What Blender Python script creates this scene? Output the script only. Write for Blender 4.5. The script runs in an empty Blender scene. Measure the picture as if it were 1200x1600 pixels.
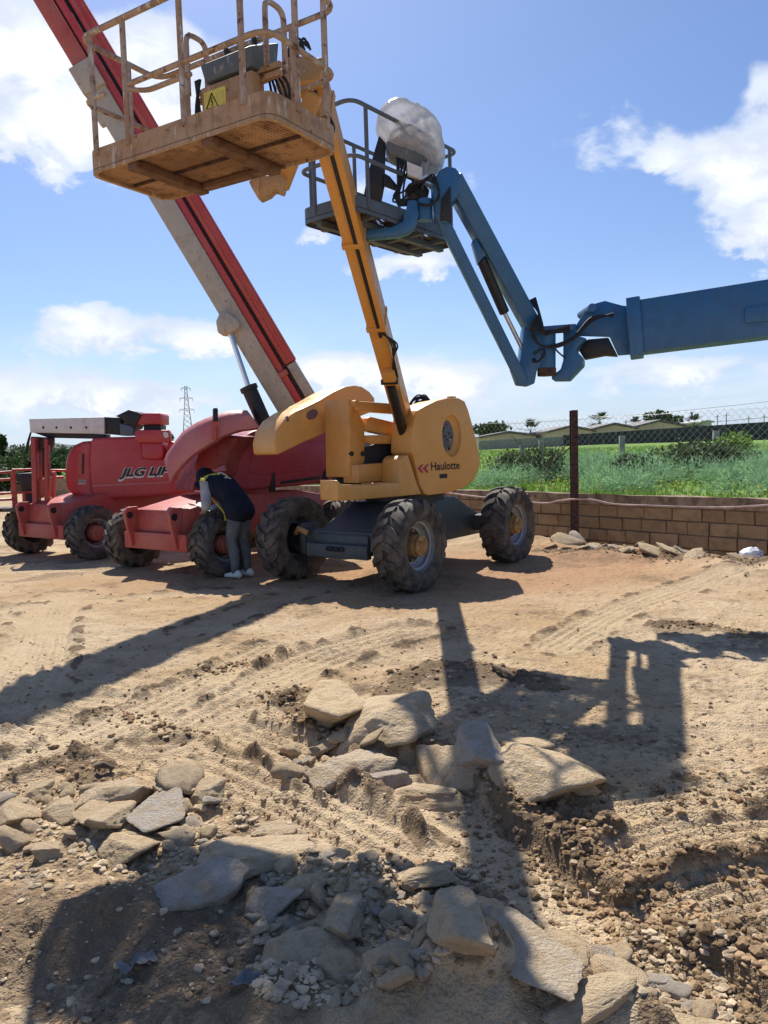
import bpy, bmesh, math, random
import numpy as np
from mathutils import Vector, Matrix, noise as mnoise

# ------------------------------------------------------------------ camera, sky, sun, exposure
scn = bpy.context.scene
COL = scn.collection
EYE = 1.6
FPX = 1200.0                                   # focal length in pixels of the 1200 x 1600 photograph
PITCH = math.atan(100 / 1200)
ROLL = math.radians(1.7)
_f = np.array([0, math.cos(PITCH), -math.sin(PITCH)])
_u0 = np.array([0, math.sin(PITCH), math.cos(PITCH)])
_r0 = np.array([1.0, 0, 0])
_R = math.cos(ROLL) * _r0 - math.sin(ROLL) * _u0
_U = math.cos(ROLL) * _u0 + math.sin(ROLL) * _r0
_C = np.array([0, 0, EYE])

cam = bpy.data.cameras.new('camera')
cam.sensor_fit = 'HORIZONTAL'
cam.sensor_width = 36
cam.lens = 36 * FPX / 1200
cam.clip_start = 0.05
cam.clip_end = 6000
cam_o = bpy.data.objects.new('camera', cam)
COL.objects.link(cam_o)
cam_o.matrix_world = Matrix(((_R[0], _U[0], -_f[0], 0), (_R[1], _U[1], -_f[1], 0), (_R[2], _U[2], -_f[2], EYE), (0, 0, 0, 1)))
scn.camera = cam_o

SUN_A, SUN_B = 0.185, -0.805                     # shadow shift on the ground per metre of height
SUN_EL = math.atan(1 / math.hypot(SUN_A, SUN_B))
SUN_AZ = math.atan2(-SUN_A, -SUN_B)            # from +Y towards +X
sun = bpy.data.lights.new('sun', 'SUN')
sun.energy = 5.0
sun.angle = math.radians(0.53)
sun.color = (1.0, 0.945, 0.86)
sun_o = bpy.data.objects.new('sun', sun)
COL.objects.link(sun_o)
sun_o.rotation_euler = Vector((SUN_A, SUN_B, -1)).to_track_quat('-Z', 'Y').to_euler()
sun_o.location = (-3, 11, 14)

scn.view_settings.view_transform = 'Standard'
scn.view_settings.look = 'None'
scn.view_settings.exposure = 0.32
scn.view_settings.gamma = 1.0
scn.cycles.use_denoising = True
scn.cycles.max_bounces = 4
scn.cycles.transparent_max_bounces = 12


def rayd(x, y):
    return _f * FPX + _R * (x - 600) + _U * (800 - y)


def G(x, y, z=0.0):                            # pixel -> point on the horizontal plane z
    d = rayd(x, y)
    return Vector(_C + d * ((z - EYE) / d[2]))


def P(x, y, Y):                                # pixel -> point at depth Y
    d = rayd(x, y)
    return Vector(_C + d * (Y / d[1]))


def PL(x, y, p0, n):                           # pixel -> point on a plane
    d = rayd(x, y)
    n = np.array(n)
    return Vector(_C + d * (((np.array(p0) - _C) @ n) / (d @ n)))


def dir_azel(x, y):
    d = rayd(x, y)
    d = d / np.linalg.norm(d)
    return math.atan2(d[0], d[1]), math.asin(d[2])


class NT:
    """small node-tree helper"""
    def __init__(s, tree):
        s.t = tree
        s.n = tree.nodes
        s.l = tree.links

    def new(s, typ, **kw):
        nd = s.n.new(typ)
        for k, v in kw.items():
            setattr(nd, k, v)
        return nd

    def link(s, a, b):
        s.l.new(a, b)

    def put(s, sock, v):
        if isinstance(v, bpy.types.NodeSocket):
            s.l.new(v, sock)
        elif v is not None:
            sock.default_value = v

    def math(s, op, a, b=None, c=None, clamp=False):
        nd = s.n.new('ShaderNodeMath')
        nd.operation = op
        nd.use_clamp = clamp
        for i, v in enumerate((a, b, c)):
            if v is not None:
                s.put(nd.inputs[i], v)
        return nd.outputs[0]

    def vmath(s, op, a, b=None):
        nd = s.n.new('ShaderNodeVectorMath')
        nd.operation = op
        s.put(nd.inputs[0], a)
        if b is not None:
            s.put(nd.inputs[1], b)
        return nd.outputs[0]

    def noise(s, vec, scale, detail=4, rough=0.55, dist=0.0, typ='FBM'):
        nd = s.n.new('ShaderNodeTexNoise')
        nd.noise_type = typ
        if vec is not None:
            s.l.new(vec, nd.inputs['Vector'])
        nd.inputs['Scale'].default_value = scale
        nd.inputs['Detail'].default_value = detail
        nd.inputs['Roughness'].default_value = rough
        nd.inputs['Distortion'].default_value = dist
        return nd.outputs['Fac']

    def mapr(s, v, a, b, c=0.0, d=1.0, smooth=True):
        nd = s.n.new('ShaderNodeMapRange')
        nd.interpolation_type = 'SMOOTHSTEP' if smooth else 'LINEAR'
        s.put(nd.inputs['Value'], v)
        for k, q in (('From Min', a), ('From Max', b), ('To Min', c), ('To Max', d)):
            s.put(nd.inputs[k], q)
        return nd.outputs[0]

    def mix(s, fac, a, b, blend='MIX'):
        nd = s.n.new('ShaderNodeMix')
        nd.data_type = 'RGBA'
        nd.blend_type = blend
        s.put(nd.inputs[0], fac)
        s.put(nd.inputs[6], a if isinstance(a, bpy.types.NodeSocket) else (*a[:3], 1))
        s.put(nd.inputs[7], b if isinstance(b, bpy.types.NodeSocket) else (*b[:3], 1))
        return nd.outputs[2]

    def scale(s, vec, v):
        nd = s.n.new('ShaderNodeVectorMath')
        nd.operation = 'MULTIPLY'
        s.l.new(vec, nd.inputs[0])
        nd.inputs[1].default_value = v
        return nd.outputs[0]

    def sep(s, vec):
        nd = s.n.new('ShaderNodeSeparateXYZ')
        s.l.new(vec, nd.inputs[0])
        return nd.outputs

    def comb(s, x, y, z):
        nd = s.n.new('ShaderNodeCombineXYZ')
        for i, v in enumerate((x, y, z)):
            s.put(nd.inputs[i], v)
        return nd.outputs[0]

    def bump(s, h, strength, dist, normal=None):
        nd = s.n.new('ShaderNodeBump')
        nd.inputs['Strength'].default_value = strength
        nd.inputs['Distance'].default_value = dist
        s.l.new(h, nd.inputs['Height'])
        if normal is not None:
            s.l.new(normal, nd.inputs['Normal'])
        return nd.outputs[0]


def make_world():
    w = bpy.data.worlds.new('World')
    scn.world = w
    w.use_nodes = True
    t = NT(w.node_tree)
    bg = next(n for n in t.n if n.type == 'BACKGROUND')
    sky = t.new('ShaderNodeTexSky', sky_type='NISHITA')
    sky.sun_disc = False
    sky.sun_elevation = SUN_EL
    sky.sun_rotation = SUN_AZ
    sky.altitude = 20
    sky.air_density = 1.0
    sky.dust_density = 0.7
    sky.ozone_density = 2.2
    co = t.new('ShaderNodeTexCoord').outputs['Generated']
    x, y, z = t.sep(co)
    az = t.math('ARCTAN2', x, y)
    el = t.math('ARCSINE', z)
    # flattening cloud-layer coordinates
    den = t.math('ADD', t.math('MAXIMUM', z, 0.0), 0.16)
    q = t.comb(t.math('DIVIDE', x, den), t.math('DIVIDE', y, den), 0.37)
    dv = t.scale(co, (1.0, 1.0, 1.55))
    n1 = t.noise(dv, 4.6, 6, 0.60, 0.25)
    n2 = t.noise(dv, 15.0, 5, 0.62, 0.35)
    warp_a = t.math('MULTIPLY', t.math('SUBTRACT', t.noise(dv, 9.0, 3, 0.62), 0.5), 0.12)
    azw = t.math('ADD', az, warp_a)
    elw = t.math('ADD', el, t.math('MULTIPLY', t.math('SUBTRACT', n2, 0.5), 0.07))
    # cumulus groups: direction (as azimuth, elevation), half widths, weight
    groups = [(20, 60, 140, 95, 1.0), (165, 200, 80, 95, 1.05), (255, 130, 130, 90, 0.85), (30, 215, 60, 40, 0.7), (240, 60, 60, 60, 0.4),
              (215, 520, 150, 34, 1.0), (120, 480, 60, 16, 0.5), (330, 540, 50, 22, 0.7),
              (1150, 260, 120, 80, 1.0), (1190, 370, 75, 60, 0.95), (1195, 130, 60, 50, 0.7), (1030, 240, 45, 20, 0.5),
              (70, 615, 190, 38, 0.85), (270, 625, 150, 30, 0.65), (520, 580, 95, 30, 1.05), (690, 592, 120, 28, 1.0), (640, 415, 80, 24, 1.0),
              (485, 365, 34, 20, 0.7), (1060, 580, 190, 28, 0.85), (820, 635, 260, 24, 0.5), (560, 290, 40, 20, 0.4)]
    dens = None
    for (cx, cy, hw, hh, wt) in groups:
        a0, e0 = dir_azel(cx, cy)
        a1, _ = dir_azel(cx + hw, cy)
        _, e1 = dir_azel(cx, cy - hh)
        da = t.math('DIVIDE', t.math('SUBTRACT', azw, a0), abs(a1 - a0))
        de = t.math('DIVIDE', t.math('SUBTRACT', elw, e0), abs(e1 - e0))
        r2 = t.math('ADD', t.math('MULTIPLY', da, da), t.math('MULTIPLY', de, de))
        g = t.math('MULTIPLY', t.math('POWER', 2.718, t.math('MULTIPLY', r2, -0.8)), wt)
        dens = g if dens is None else t.math('ADD', dens, g)
    dens = t.math('MINIMUM', dens, 1.15)
    # same kind of cloud over the rest of the sky
    wide = t.mapr(n1, 0.50, 0.72)
    dens2 = t.math('ADD', t.math('MULTIPLY', dens, 0.80), t.math('MULTIPLY', wide, 0.13))
    dens2 = t.math('ADD', dens2, t.math('MULTIPLY', t.math('SUBTRACT', n1, 0.5), 1.15))
    dens2 = t.math('ADD', dens2, t.math('MULTIPLY', t.math('SUBTRACT', n2, 0.5), 0.75))
    cover = t.mapr(dens2, 0.32, 0.60)
    core = t.mapr(dens2, 0.55, 1.1)
    # thin streaky veil low down
    veil_n = t.noise(t.scale(q, (0.55, 0.55, 1)), 2.2, 4, 0.6, 0.3)
    low = t.mapr(el, 0.02, 0.24, 1.0, 0.0)
    veil = t.math('MULTIPLY', t.mapr(veil_n, 0.38, 0.72), t.math('MULTIPLY', low, 0.42))
    skyc = t.mix(1.0, sky.outputs[0], (0.88, 1.0, 1.24), 'MULTIPLY')
    hz = t.mapr(el, -0.02, 0.20, 0.60, 0.0)
    skyc = t.mix(hz, skyc, (6.2, 7.7, 10.2))
    shade = t.mix(core, (7.9, 8.7, 10.2), (11.6, 11.8, 12.2))
    shade = t.mix(t.mapr(n2, 0.35, 0.62), t.mix(0.30, shade, (5.2, 6.0, 7.6)), shade)
    c1 = t.mix(veil, skyc, (9.0, 9.7, 11.0))
    c2 = t.mix(t.math('MULTIPLY', cover, 0.96), c1, shade)
    t.link(c2, bg.inputs['Color'])
    bg.inputs['Strength'].default_value = 0.082
    w.cycles.sampling_method = 'MANUAL'
    w.cycles.sample_map_resolution = 512


make_world()

# ------------------------------------------------------------------ tags
def tag(o, label=None, cat=None, group=None, kind=None):
    for k, v in (('label', label), ('category', cat), ('group', group), ('kind', kind)):
        if v:
            o[k] = v
    return o


def empty(name, loc=(0, 0, 0), rz=0.0, parent=None):
    o = bpy.data.objects.new(name, None)
    o.empty_display_size = 0.2
    COL.objects.link(o)
    o.location = loc
    o.rotation_euler = (0, 0, rz)
    o.parent = parent
    return o


def root_matrix(o):
    m = Matrix.LocRotScale(o.location, o.rotation_euler, o.scale)
    return root_matrix(o.parent) @ m if o.parent else m


# ------------------------------------------------------------------ mesh building
class MB:
    def __init__(s):
        s.v = []
        s.f = []

    def add(s, vs, fs):
        b = len(s.v)
        s.v += [Vector(q) for q in vs]
        s.f += [tuple(i + b for i in f) for f in fs]
        return s

    def hexa(s, q):        # 8 corners: bottom ring 0-3, top ring 4-7
        return s.add(q, [(3, 2, 1, 0), (4, 5, 6, 7), (0, 1, 5, 4), (1, 2, 6, 5), (2, 3, 7, 6), (3, 0, 4, 7)])

    def box(s, x0, x1, y0, y1, z0, z1):
        return s.hexa([(x0, y0, z0), (x1, y0, z0), (x1, y1, z0), (x0, y1, z0), (x0, y0, z1), (x1, y0, z1), (x1, y1, z1), (x0, y1, z1)])

    def beam(s, p0, p1, w, h, up=(0, 0, 1), w1=None, h1=None):
        p0, p1 = Vector(p0), Vector(p1)
        d = (p1 - p0).normalized()
        a = d.cross(Vector(up)).normalized()
        b = a.cross(d)
        w1 = w if w1 is None else w1
        h1 = h if h1 is None else h1
        q = []
        for p, ww, hh in ((p0, w, h), (p1, w1, h1)):
            q += [p - a * ww / 2 - b * hh / 2, p + a * ww / 2 - b * hh / 2, p + a * ww / 2 + b * hh / 2, p - a * ww / 2 + b * hh / 2]
        return s.hexa(q)

    def prism(s, pts, ext):
        pts = [Vector(q) for q in pts]
        n = len(pts)
        ext = Vector(ext)
        vs = pts + [q + ext for q in pts]
        fs = [tuple(range(n)), tuple(range(2 * n - 1, n - 1, -1))]
        fs += [(i, i + n, (i + 1) % n + n, (i + 1) % n) for i in range(n)]
        return s.add(vs, fs)

    def tube(s, path, r, n=8, closed=False, flat=1.0):
        path = [Vector(q) for q in path]
        m = len(path)
        rs = r if isinstance(r, (list, tuple)) else [r] * m
        vs, fs = [], []
        prev = None
        for i, q in enumerate(path):
            if closed:
                d = path[(i + 1) % m] - path[i - 1]
            else:
                d = path[min(i + 1, m - 1)] - path[max(i - 1, 0)]
            d.normalize()
            if prev is None:
                a = d.cross(Vector((0, 0, 1)))
                if a.length < 1e-3:
                    a = d.cross(Vector((0, 1, 0)))
            else:
                a = prev - d * prev.dot(d)
            a.normalize()
            prev = a
            b = d.cross(a)
            for k in range(n):
                t = 2 * math.pi * k / n
                vs.append(q + (a * math.cos(t) + b * math.sin(t) * flat) * rs[i])
        for i in range(m if closed else m - 1):
            j = (i + 1) % m
            for k in range(n):
                k2 = (k + 1) % n
                fs.append((i * n + k, i * n + k2, j * n + k2, j * n + k))
        if not closed:
            fs.append(tuple(range(n - 1, -1, -1)))
            fs.append(tuple((m - 1) * n + k for k in range(n)))
        return s.add(vs, fs)

    def lathe(s, prof, n, M):     # profile (radius, axial) about local X of M
        vs, fs = [], []
        m = len(prof)
        for r, x in prof:
            for k in range(n):
                t = 2 * math.pi * k / n
                vs.append(M @ Vector((x, r * math.cos(t), r * math.sin(t))))
        for i in range(m - 1):
            for k in range(n):
                k2 = (k + 1) % n
                fs.append((i * n + k, (i + 1) * n + k, (i + 1) * n + k2, i * n + k2))
        fs.append(tuple(range(n)))
        fs.append(tuple((m - 1) * n + k for k in range(n - 1, -1, -1)))
        return s.add(vs, fs)

    def cyl(s, p0, p1, r, n=16):
        return s.tube([p0, p1], r, n)

    def ball(s, c, r, n=10, m=7, sc=(1, 1, 1)):
        c = Vector(c)
        vs, fs = [], []
        for i in range(1, m):
            a = math.pi * i / m
            for k in range(n):
                t = 2 * math.pi * k / n
                vs.append(c + Vector((math.sin(a) * math.cos(t) * sc[0], math.sin(a) * math.sin(t) * sc[1], math.cos(a) * sc[2])) * r)
        top, bot = len(vs), len(vs) + 1
        vs += [c + Vector((0, 0, r * sc[2])), c - Vector((0, 0, r * sc[2]))]
        for k in range(n):
            k2 = (k + 1) % n
            fs.append((top, k, k2))
            fs.append((bot, (m - 2) * n + k2, (m - 2) * n + k))
            for i in range(m - 2):
                fs.append((i * n + k, (i + 1) * n + k, (i + 1) * n + k2, i * n + k2))
        return s.add(vs, fs)

    def mesh(s, name, M=None, bevel=0.0, seg=2, angle=35, smooth=True, mat=None):
        me = bpy.data.meshes.new(name)
        vs = [M @ q for q in s.v] if M is not None else s.v
        me.from_pydata([tuple(q) for q in vs], [], s.f)
        bm = bmesh.new()
        bm.from_mesh(me)
        bmesh.ops.recalc_face_normals(bm, faces=bm.faces)
        if bevel > 0:
            ed = [e for e in bm.edges if len(e.link_faces) == 2 and e.calc_face_angle(0) > math.radians(30)]
            bmesh.ops.bevel(bm, geom=ed, offset=bevel, segments=seg, profile=0.5, affect='EDGES', clamp_overlap=True)
        bm.to_mesh(me)
        bm.free()
        if smooth:
            me.polygons.foreach_set('use_smooth', [True] * len(me.polygons))
            me.set_sharp_from_angle(angle=math.radians(angle))
        if mat:
            me.materials.append(mat)
        return me

    def build(s, name, mat, parent=None, world=False, **kw):
        M = None
        if world and parent is not None:
            M = root_matrix(parent).inverted()
        o = bpy.data.objects.new(name, s.mesh(name, M, mat=mat, **kw))
        COL.objects.link(o)
        o.parent = parent
        return o


class Hoses:
    """collects tubes and links each as an object of its own"""
    def __init__(s):
        s.l = []

    def tube(s, path, r, n=6):
        s.l.append((path, r, n))
        return s

    def build(s, name, mat, parent, world=True):
        for path, r, n in s.l:
            MB().tube(path, r, n).build(name, mat, parent, world=world)


def np_mesh(name, verts, faces, mat, smooth=True):
    """verts (n,3), faces (m,3|4) numpy"""
    me = bpy.data.meshes.new(name)
    k = faces.shape[1]
    me.vertices.add(len(verts))
    me.vertices.foreach_set('co', np.ascontiguousarray(verts, dtype=np.float32).ravel())
    me.loops.add(faces.size)
    me.loops.foreach_set('vertex_index', np.ascontiguousarray(faces, dtype=np.int32).ravel())
    me.polygons.add(len(faces))
    me.polygons.foreach_set('loop_start', np.arange(0, faces.size, k, dtype=np.int32))
    me.polygons.foreach_set('loop_total', np.full(len(faces), k, dtype=np.int32))
    me.polygons.foreach_set('use_smooth', np.full(len(faces), smooth))
    me.update(calc_edges=True)
    me.validate()
    if mat:
        me.materials.append(mat)
    return me


def np_obj(name, verts, faces, mat, parent=None, smooth=True):
    o = bpy.data.objects.new(name, np_mesh(name, verts, faces, mat, smooth))
    COL.objects.link(o)
    o.parent = parent
    return o


def fillet(pts, r, n=4, closed=False):
    """round the corners of a polyline"""
    pts = [Vector(q) for q in pts]
    out = []
    m = len(pts)
    for i, q in enumerate(pts):
        if not closed and i in (0, m - 1):
            out.append(q)
            continue
        a, b = pts[i - 1], pts[(i + 1) % m]
        da, db = a - q, b - q
        ra = min(r, da.length * 0.45, db.length * 0.45)
        p0, p1 = q + da.normalized() * ra, q + db.normalized() * ra
        for k in range(n + 1):
            t = k / n
            out.append(p0 * (1 - t) ** 2 + q * 2 * t * (1 - t) + p1 * t * t)
    return out


def smooth_path(pts, n=6):
    """Catmull-Rom through points"""
    pts = [Vector(q) for q in pts]
    out = []
    for i in range(len(pts) - 1):
        p0, p1, p2, p3 = pts[max(i - 1, 0)], pts[i], pts[i + 1], pts[min(i + 2, len(pts) - 1)]
        for k in range(n):
            t = k / n
            out.append(0.5 * ((2 * p1) + (p2 - p0) * t + (2 * p0 - 5 * p1 + 4 * p2 - p3) * t * t + (3 * p1 - p0 - 3 * p2 + p3) * t ** 3))
    out.append(pts[-1])
    return out


# ------------------------------------------------------------------ materials
def new_mat(name):
    m = bpy.data.materials.new(name)
    m.use_nodes = True
    t = NT(m.node_tree)
    b = next(n for n in t.n if n.type == 'BSDF_PRINCIPLED')
    return m, t, b


def paint(name, col, rough=0.42, fade=(0.75, 0.72, 0.7), fade_amt=0.25, dirt=(0.30, 0.22, 0.14), dirt_amt=0.25, rust=0.0, streak=0.0, metal=0.0, scale=1.0, spec=0.5):
    m, t, b = new_mat(name)
    co = t.new('ShaderNodeTexCoord').outputs['Object']
    n1 = t.noise(co, 1.7 * scale, 5, 0.6)
    n2 = t.noise(co, 9.0 * scale, 6, 0.65)
    n3 = t.noise(t.scale(co, (22 * scale, 22 * scale, 2.2 * scale)), 1.0, 5, 0.6)
    c = t.mix(t.math('MULTIPLY', t.mapr(n1, 0.35, 0.7), fade_amt), col, fade)
    c = t.mix(t.math('MULTIPLY', t.mapr(n2, 0.45, 0.75), dirt_amt), c, dirt)
    c = t.mix(t.math('MULTIPLY', t.mapr(n3, 0.52, 0.72), dirt_amt * 0.7), c, dirt)
    if streak > 0:
        sp = t.noise(t.scale(co, (30, 30, 7)), 1.0, 3, 0.6)
        c = t.mix(t.math('MULTIPLY', t.mapr(sp, 0.60, 0.66), streak), c, (0.62, 0.60, 0.56))
    if rust > 0:
        rn = t.noise(co, 13, 7, 0.7)
        rf = t.mapr(rn, 0.62 - 0.2 * rust, 0.70 - 0.2 * rust)
        c = t.mix(rf, c, t.mix(t.noise(co, 40, 3), (0.05, 0.022, 0.012), (0.20, 0.075, 0.03)))
    t.link(c, b.inputs['Base Color'])
    t.link(t.mapr(n2, 0.3, 0.7, rough - 0.06, rough + 0.16), b.inputs['Roughness'])
    b.inputs['Metallic'].default_value = metal
    b.inputs['Specular IOR Level'].default_value = spec
    t.link(t.bump(n2, 0.12, 0.006), b.inputs['Normal'])
    return m


def plain(name, col, rough=0.6, metal=0.0, var=0.3, scale=20.0, bump=0.15, spec=0.5):
    m, t, b = new_mat(name)
    co = t.new('ShaderNodeTexCoord').outputs['Object']
    n = t.noise(co, scale, 5, 0.62)
    dark = tuple(q * (1 - var) for q in col)
    lite = tuple(min(1, q * (1 + var)) for q in col)
    t.link(t.mix(t.mapr(n, 0.3, 0.7), dark, lite), b.inputs['Base Color'])
    b.inputs['Roughness'].default_value = rough
    b.inputs['Metallic'].default_value = metal
    b.inputs['Specular IOR Level'].default_value = spec
    if bump:
        t.link(t.bump(n, bump, 0.01), b.inputs['Normal'])
    return m


M = {}
M['yellow'] = paint('yellow_paint', (0.72, 0.345, 0.075), 0.36, fade=(0.80, 0.50, 0.20), fade_amt=0.35, dirt_amt=0.14, rust=0.0)
M['yellow_arm'] = paint('yellow_arm_paint', (0.66, 0.30, 0.06), 0.42, fade=(0.72, 0.42, 0.16), fade_amt=0.4, dirt_amt=0.28)
M['yellow_worn'] = paint('worn_yellow_paint', (0.45, 0.265, 0.13), 0.6, fade=(0.48, 0.36, 0.25), fade_amt=0.6, dirt=(0.17, 0.085, 0.045), dirt_amt=0.7, rust=0.12, streak=0.6)
M['beam_rusty'] = paint('rusty_beam_paint', (0.15, 0.08, 0.045), 0.7, fade=(0.24, 0.13, 0.07), fade_amt=0.5, dirt=(0.07, 0.035, 0.02), dirt_amt=0.8, rust=0.4)
M['rail_worn'] = paint('splattered_rail_paint', (0.40, 0.25, 0.14), 0.6, fade=(0.52, 0.45, 0.40), fade_amt=0.7, dirt=(0.15, 0.075, 0.045), dirt_amt=0.7, rust=0.30, streak=0.8)
M['red'] = paint('red_paint', (0.50, 0.042, 0.050), 0.36, fade=(0.60, 0.14, 0.13), fade_amt=0.30, dirt=(0.34, 0.17, 0.12), dirt_amt=0.20)
M['crimson'] = paint('crimson_paint', (0.36, 0.030, 0.055), 0.34, fade=(0.46, 0.10, 0.12), fade_amt=0.30, dirt=(0.30, 0.15, 0.12), dirt_amt=0.22)
M['shaded_red'] = paint('shaded_red_paint', (0.27, 0.030, 0.036), 0.5, fade=(0.34, 0.08, 0.07), fade_amt=0.3, dirt=(0.06, 0.035, 0.03), dirt_amt=0.6)  # red paint darkened so the colour carries the shade inside the engine bay
M['red_faded'] = paint('faded_red_paint', (0.54, 0.145, 0.15), 0.45, fade=(0.68, 0.31, 0.28), fade_amt=0.40, dirt=(0.38, 0.22, 0.16), dirt_amt=0.25)
M['red_dusty'] = paint('dusty_red_paint', (0.46, 0.055, 0.05), 0.5, fade=(0.54, 0.19, 0.14), fade_amt=0.5, dirt=(0.36, 0.22, 0.15), dirt_amt=0.45, rust=0.05)
M['beige'] = paint('beige_paint', (0.47, 0.41, 0.33), 0.5, fade=(0.56, 0.52, 0.46), fade_amt=0.4, dirt=(0.22, 0.17, 0.12), dirt_amt=0.35, rust=0.04)
M['white_boom'] = paint('off_white_paint', (0.80, 0.76, 0.71), 0.5, fade=(0.68, 0.66, 0.62), fade_amt=0.4, dirt=(0.35, 0.28, 0.22), dirt_amt=0.3)
M['blue'] = paint('blue_paint', (0.026, 0.130, 0.300), 0.38, fade=(0.06, 0.19, 0.36), fade_amt=0.3, dirt=(0.05, 0.08, 0.11), dirt_amt=0.3, rust=0.02)
M['bluegrey'] = paint('blue_grey_paint', (0.095, 0.125, 0.155), 0.5, fade=(0.17, 0.20, 0.24), fade_amt=0.3, dirt=(0.10, 0.08, 0.07), dirt_amt=0.35, rust=0.05)
M['slate'] = paint('slate_paint', (0.050, 0.072, 0.082), 0.48, fade=(0.10, 0.12, 0.12), fade_amt=0.35, dirt=(0.22, 0.16, 0.11), dirt_amt=0.35)
M['black'] = plain('black_metal', (0.016, 0.016, 0.018), 0.5, 0, 0.3)
M['hose'] = plain('rubber_hose', (0.014, 0.014, 0.015), 0.55, 0, 0.3, 60)
M['chrome'] = plain('chrome_rod', (0.75, 0.76, 0.78), 0.22, 1.0, 0.06, 40, 0.03)
M['rim'] = paint('rim_paint', (0.33, 0.345, 0.36), 0.42, fade=(0.46, 0.47, 0.48), fade_amt=0.4, dirt=(0.20, 0.15, 0.10), dirt_amt=0.6, rust=0.06, metal=0.35)
M['hub'] = paint('hub_paint', (0.46, 0.25, 0.055), 0.5, fade=(0.45, 0.30, 0.14), fade_amt=0.5, dirt=(0.14, 0.08, 0.045), dirt_amt=0.7, rust=0.15)
M['hub_red'] = paint('hub_red_paint', (0.42, 0.10, 0.07), 0.55, fade=(0.45, 0.2, 0.14), fade_amt=0.5, dirt=(0.25, 0.15, 0.1), dirt_amt=0.5)
M['grey_box'] = paint('grey_box_paint', (0.10, 0.125, 0.145), 0.55, fade=(0.2, 0.22, 0.23), fade_amt=0.4, dirt=(0.12, 0.08, 0.05), dirt_amt=0.3, streak=0.35)
M['sticker_yellow'] = plain('sticker_yellow', (0.72, 0.62, 0.12), 0.6, 0, 0.15, 30, 0)
M['ink'] = plain('black_ink', (0.008, 0.008, 0.009), 0.5, 0, 0.1, 30, 0)
M['letter_white'] = plain('letter_white', (0.72, 0.70, 0.68), 0.5, 0, 0.08, 30, 0)
M['letter_red'] = plain('letter_red', (0.42, 0.035, 0.07), 0.5, 0, 0.12, 30, 0)
M['purple_grille'] = plain('grille_mesh', (0.16, 0.10, 0.12), 0.6, 0, 0.6, 90, 0.3)
M['concrete'] = plain('concrete', (0.30, 0.28, 0.25), 0.85, 0, 0.3, 12, 0.4)


def tyre_mat():
    m, t, b = new_mat('dusty_tyre_rubber')
    co = t.new('ShaderNodeTexCoord').outputs['Object']
    n = t.noise(co, 7, 6, 0.65)
    n2 = t.noise(co, 45, 4, 0.6)
    c = t.mix(t.mapr(n, 0.34, 0.70), (0.040, 0.038, 0.036), (0.165, 0.135, 0.105))
    c = t.mix(t.math('MULTIPLY', t.mapr(n2, 0.5, 0.75), 0.6), c, (0.24, 0.19, 0.14))
    t.link(c, b.inputs['Base Color'])
    b.inputs['Roughness'].default_value = 0.78
    b.inputs['Specular IOR Level'].default_value = 0.35
    t.link(t.bump(n2, 0.25, 0.006), b.inputs['Normal'])
    return m


M['tyre'] = tyre_mat()


def perforated_mat():
    """steel sheet punched with round holes in patches where it is not clogged"""
    m, t, b = new_mat('rusty_perforated_sheet')
    co = t.new('ShaderNodeTexCoord').outputs['Object']
    n1 = t.noise(co, 2.6, 5, 0.6)
    n2 = t.noise(co, 14, 6, 0.65)
    c = t.mix(t.mapr(n1, 0.35, 0.65), (0.44, 0.25, 0.13), (0.31, 0.165, 0.085))
    c = t.mix(t.mapr(n2, 0.45, 0.75), c, (0.12, 0.052, 0.028))
    pit = t.scale(co, (1 / 0.026, 1 / 0.026, 0))
    x, y, z = t.sep(pit)
    fx = t.math('SUBTRACT', t.math('FRACT', x), 0.5)
    fy = t.math('SUBTRACT', t.math('FRACT', y), 0.5)
    r = t.math('SQRT', t.math('ADD', t.math('MULTIPLY', fx, fx), t.math('MULTIPLY', fy, fy)))
    hole = t.math('LESS_THAN', r, 0.29)
    c = t.mix(t.math('MULTIPLY', hole, 0.4), c, (0.05, 0.025, 0.015))
    t.link(c, b.inputs['Base Color'])
    b.inputs['Roughness'].default_value = 0.8
    t.link(t.bump(n2, 0.3, 0.006), b.inputs['Normal'])
    op = t.math('MULTIPLY', hole, t.mapr(t.noise(co, 2.6, 2, 0.5), 0.43, 0.47))
    t.link(t.math('SUBTRACT', 1.0, op), b.inputs['Alpha'])
    return m


M['perforated'] = perforated_mat()


def grating_mat():
    m, t, b = new_mat('steel_grating')
    co = t.new('ShaderNodeTexCoord').outputs['Object']
    x, y, z = t.sep(t.scale(co, (1 / 0.055, 1 / 0.04, 0)))
    fx = t.math('ABSOLUTE', t.math('SUBTRACT', t.math('FRACT', x), 0.5))
    fy = t.math('ABSOLUTE', t.math('SUBTRACT', t.math('FRACT', y), 0.5))
    n = t.noise(co, 9, 5, 0.6)
    hole = t.math('MULTIPLY', t.math('LESS_THAN', fx, 0.34), t.math('LESS_THAN', fy, 0.30))
    hole = t.math('MULTIPLY', hole, t.mapr(t.noise(co, 5.5, 3, 0.6), 0.54, 0.60))
    t.link(t.mix(t.mapr(n, 0.35, 0.65), (0.085, 0.075, 0.07), (0.17, 0.125, 0.095)), b.inputs['Base Color'])
    b.inputs['Roughness'].default_value = 0.75
    t.link(t.math('SUBTRACT', 1.0, hole), b.inputs['Alpha'])
    return m


M['grating'] = grating_mat()


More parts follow.
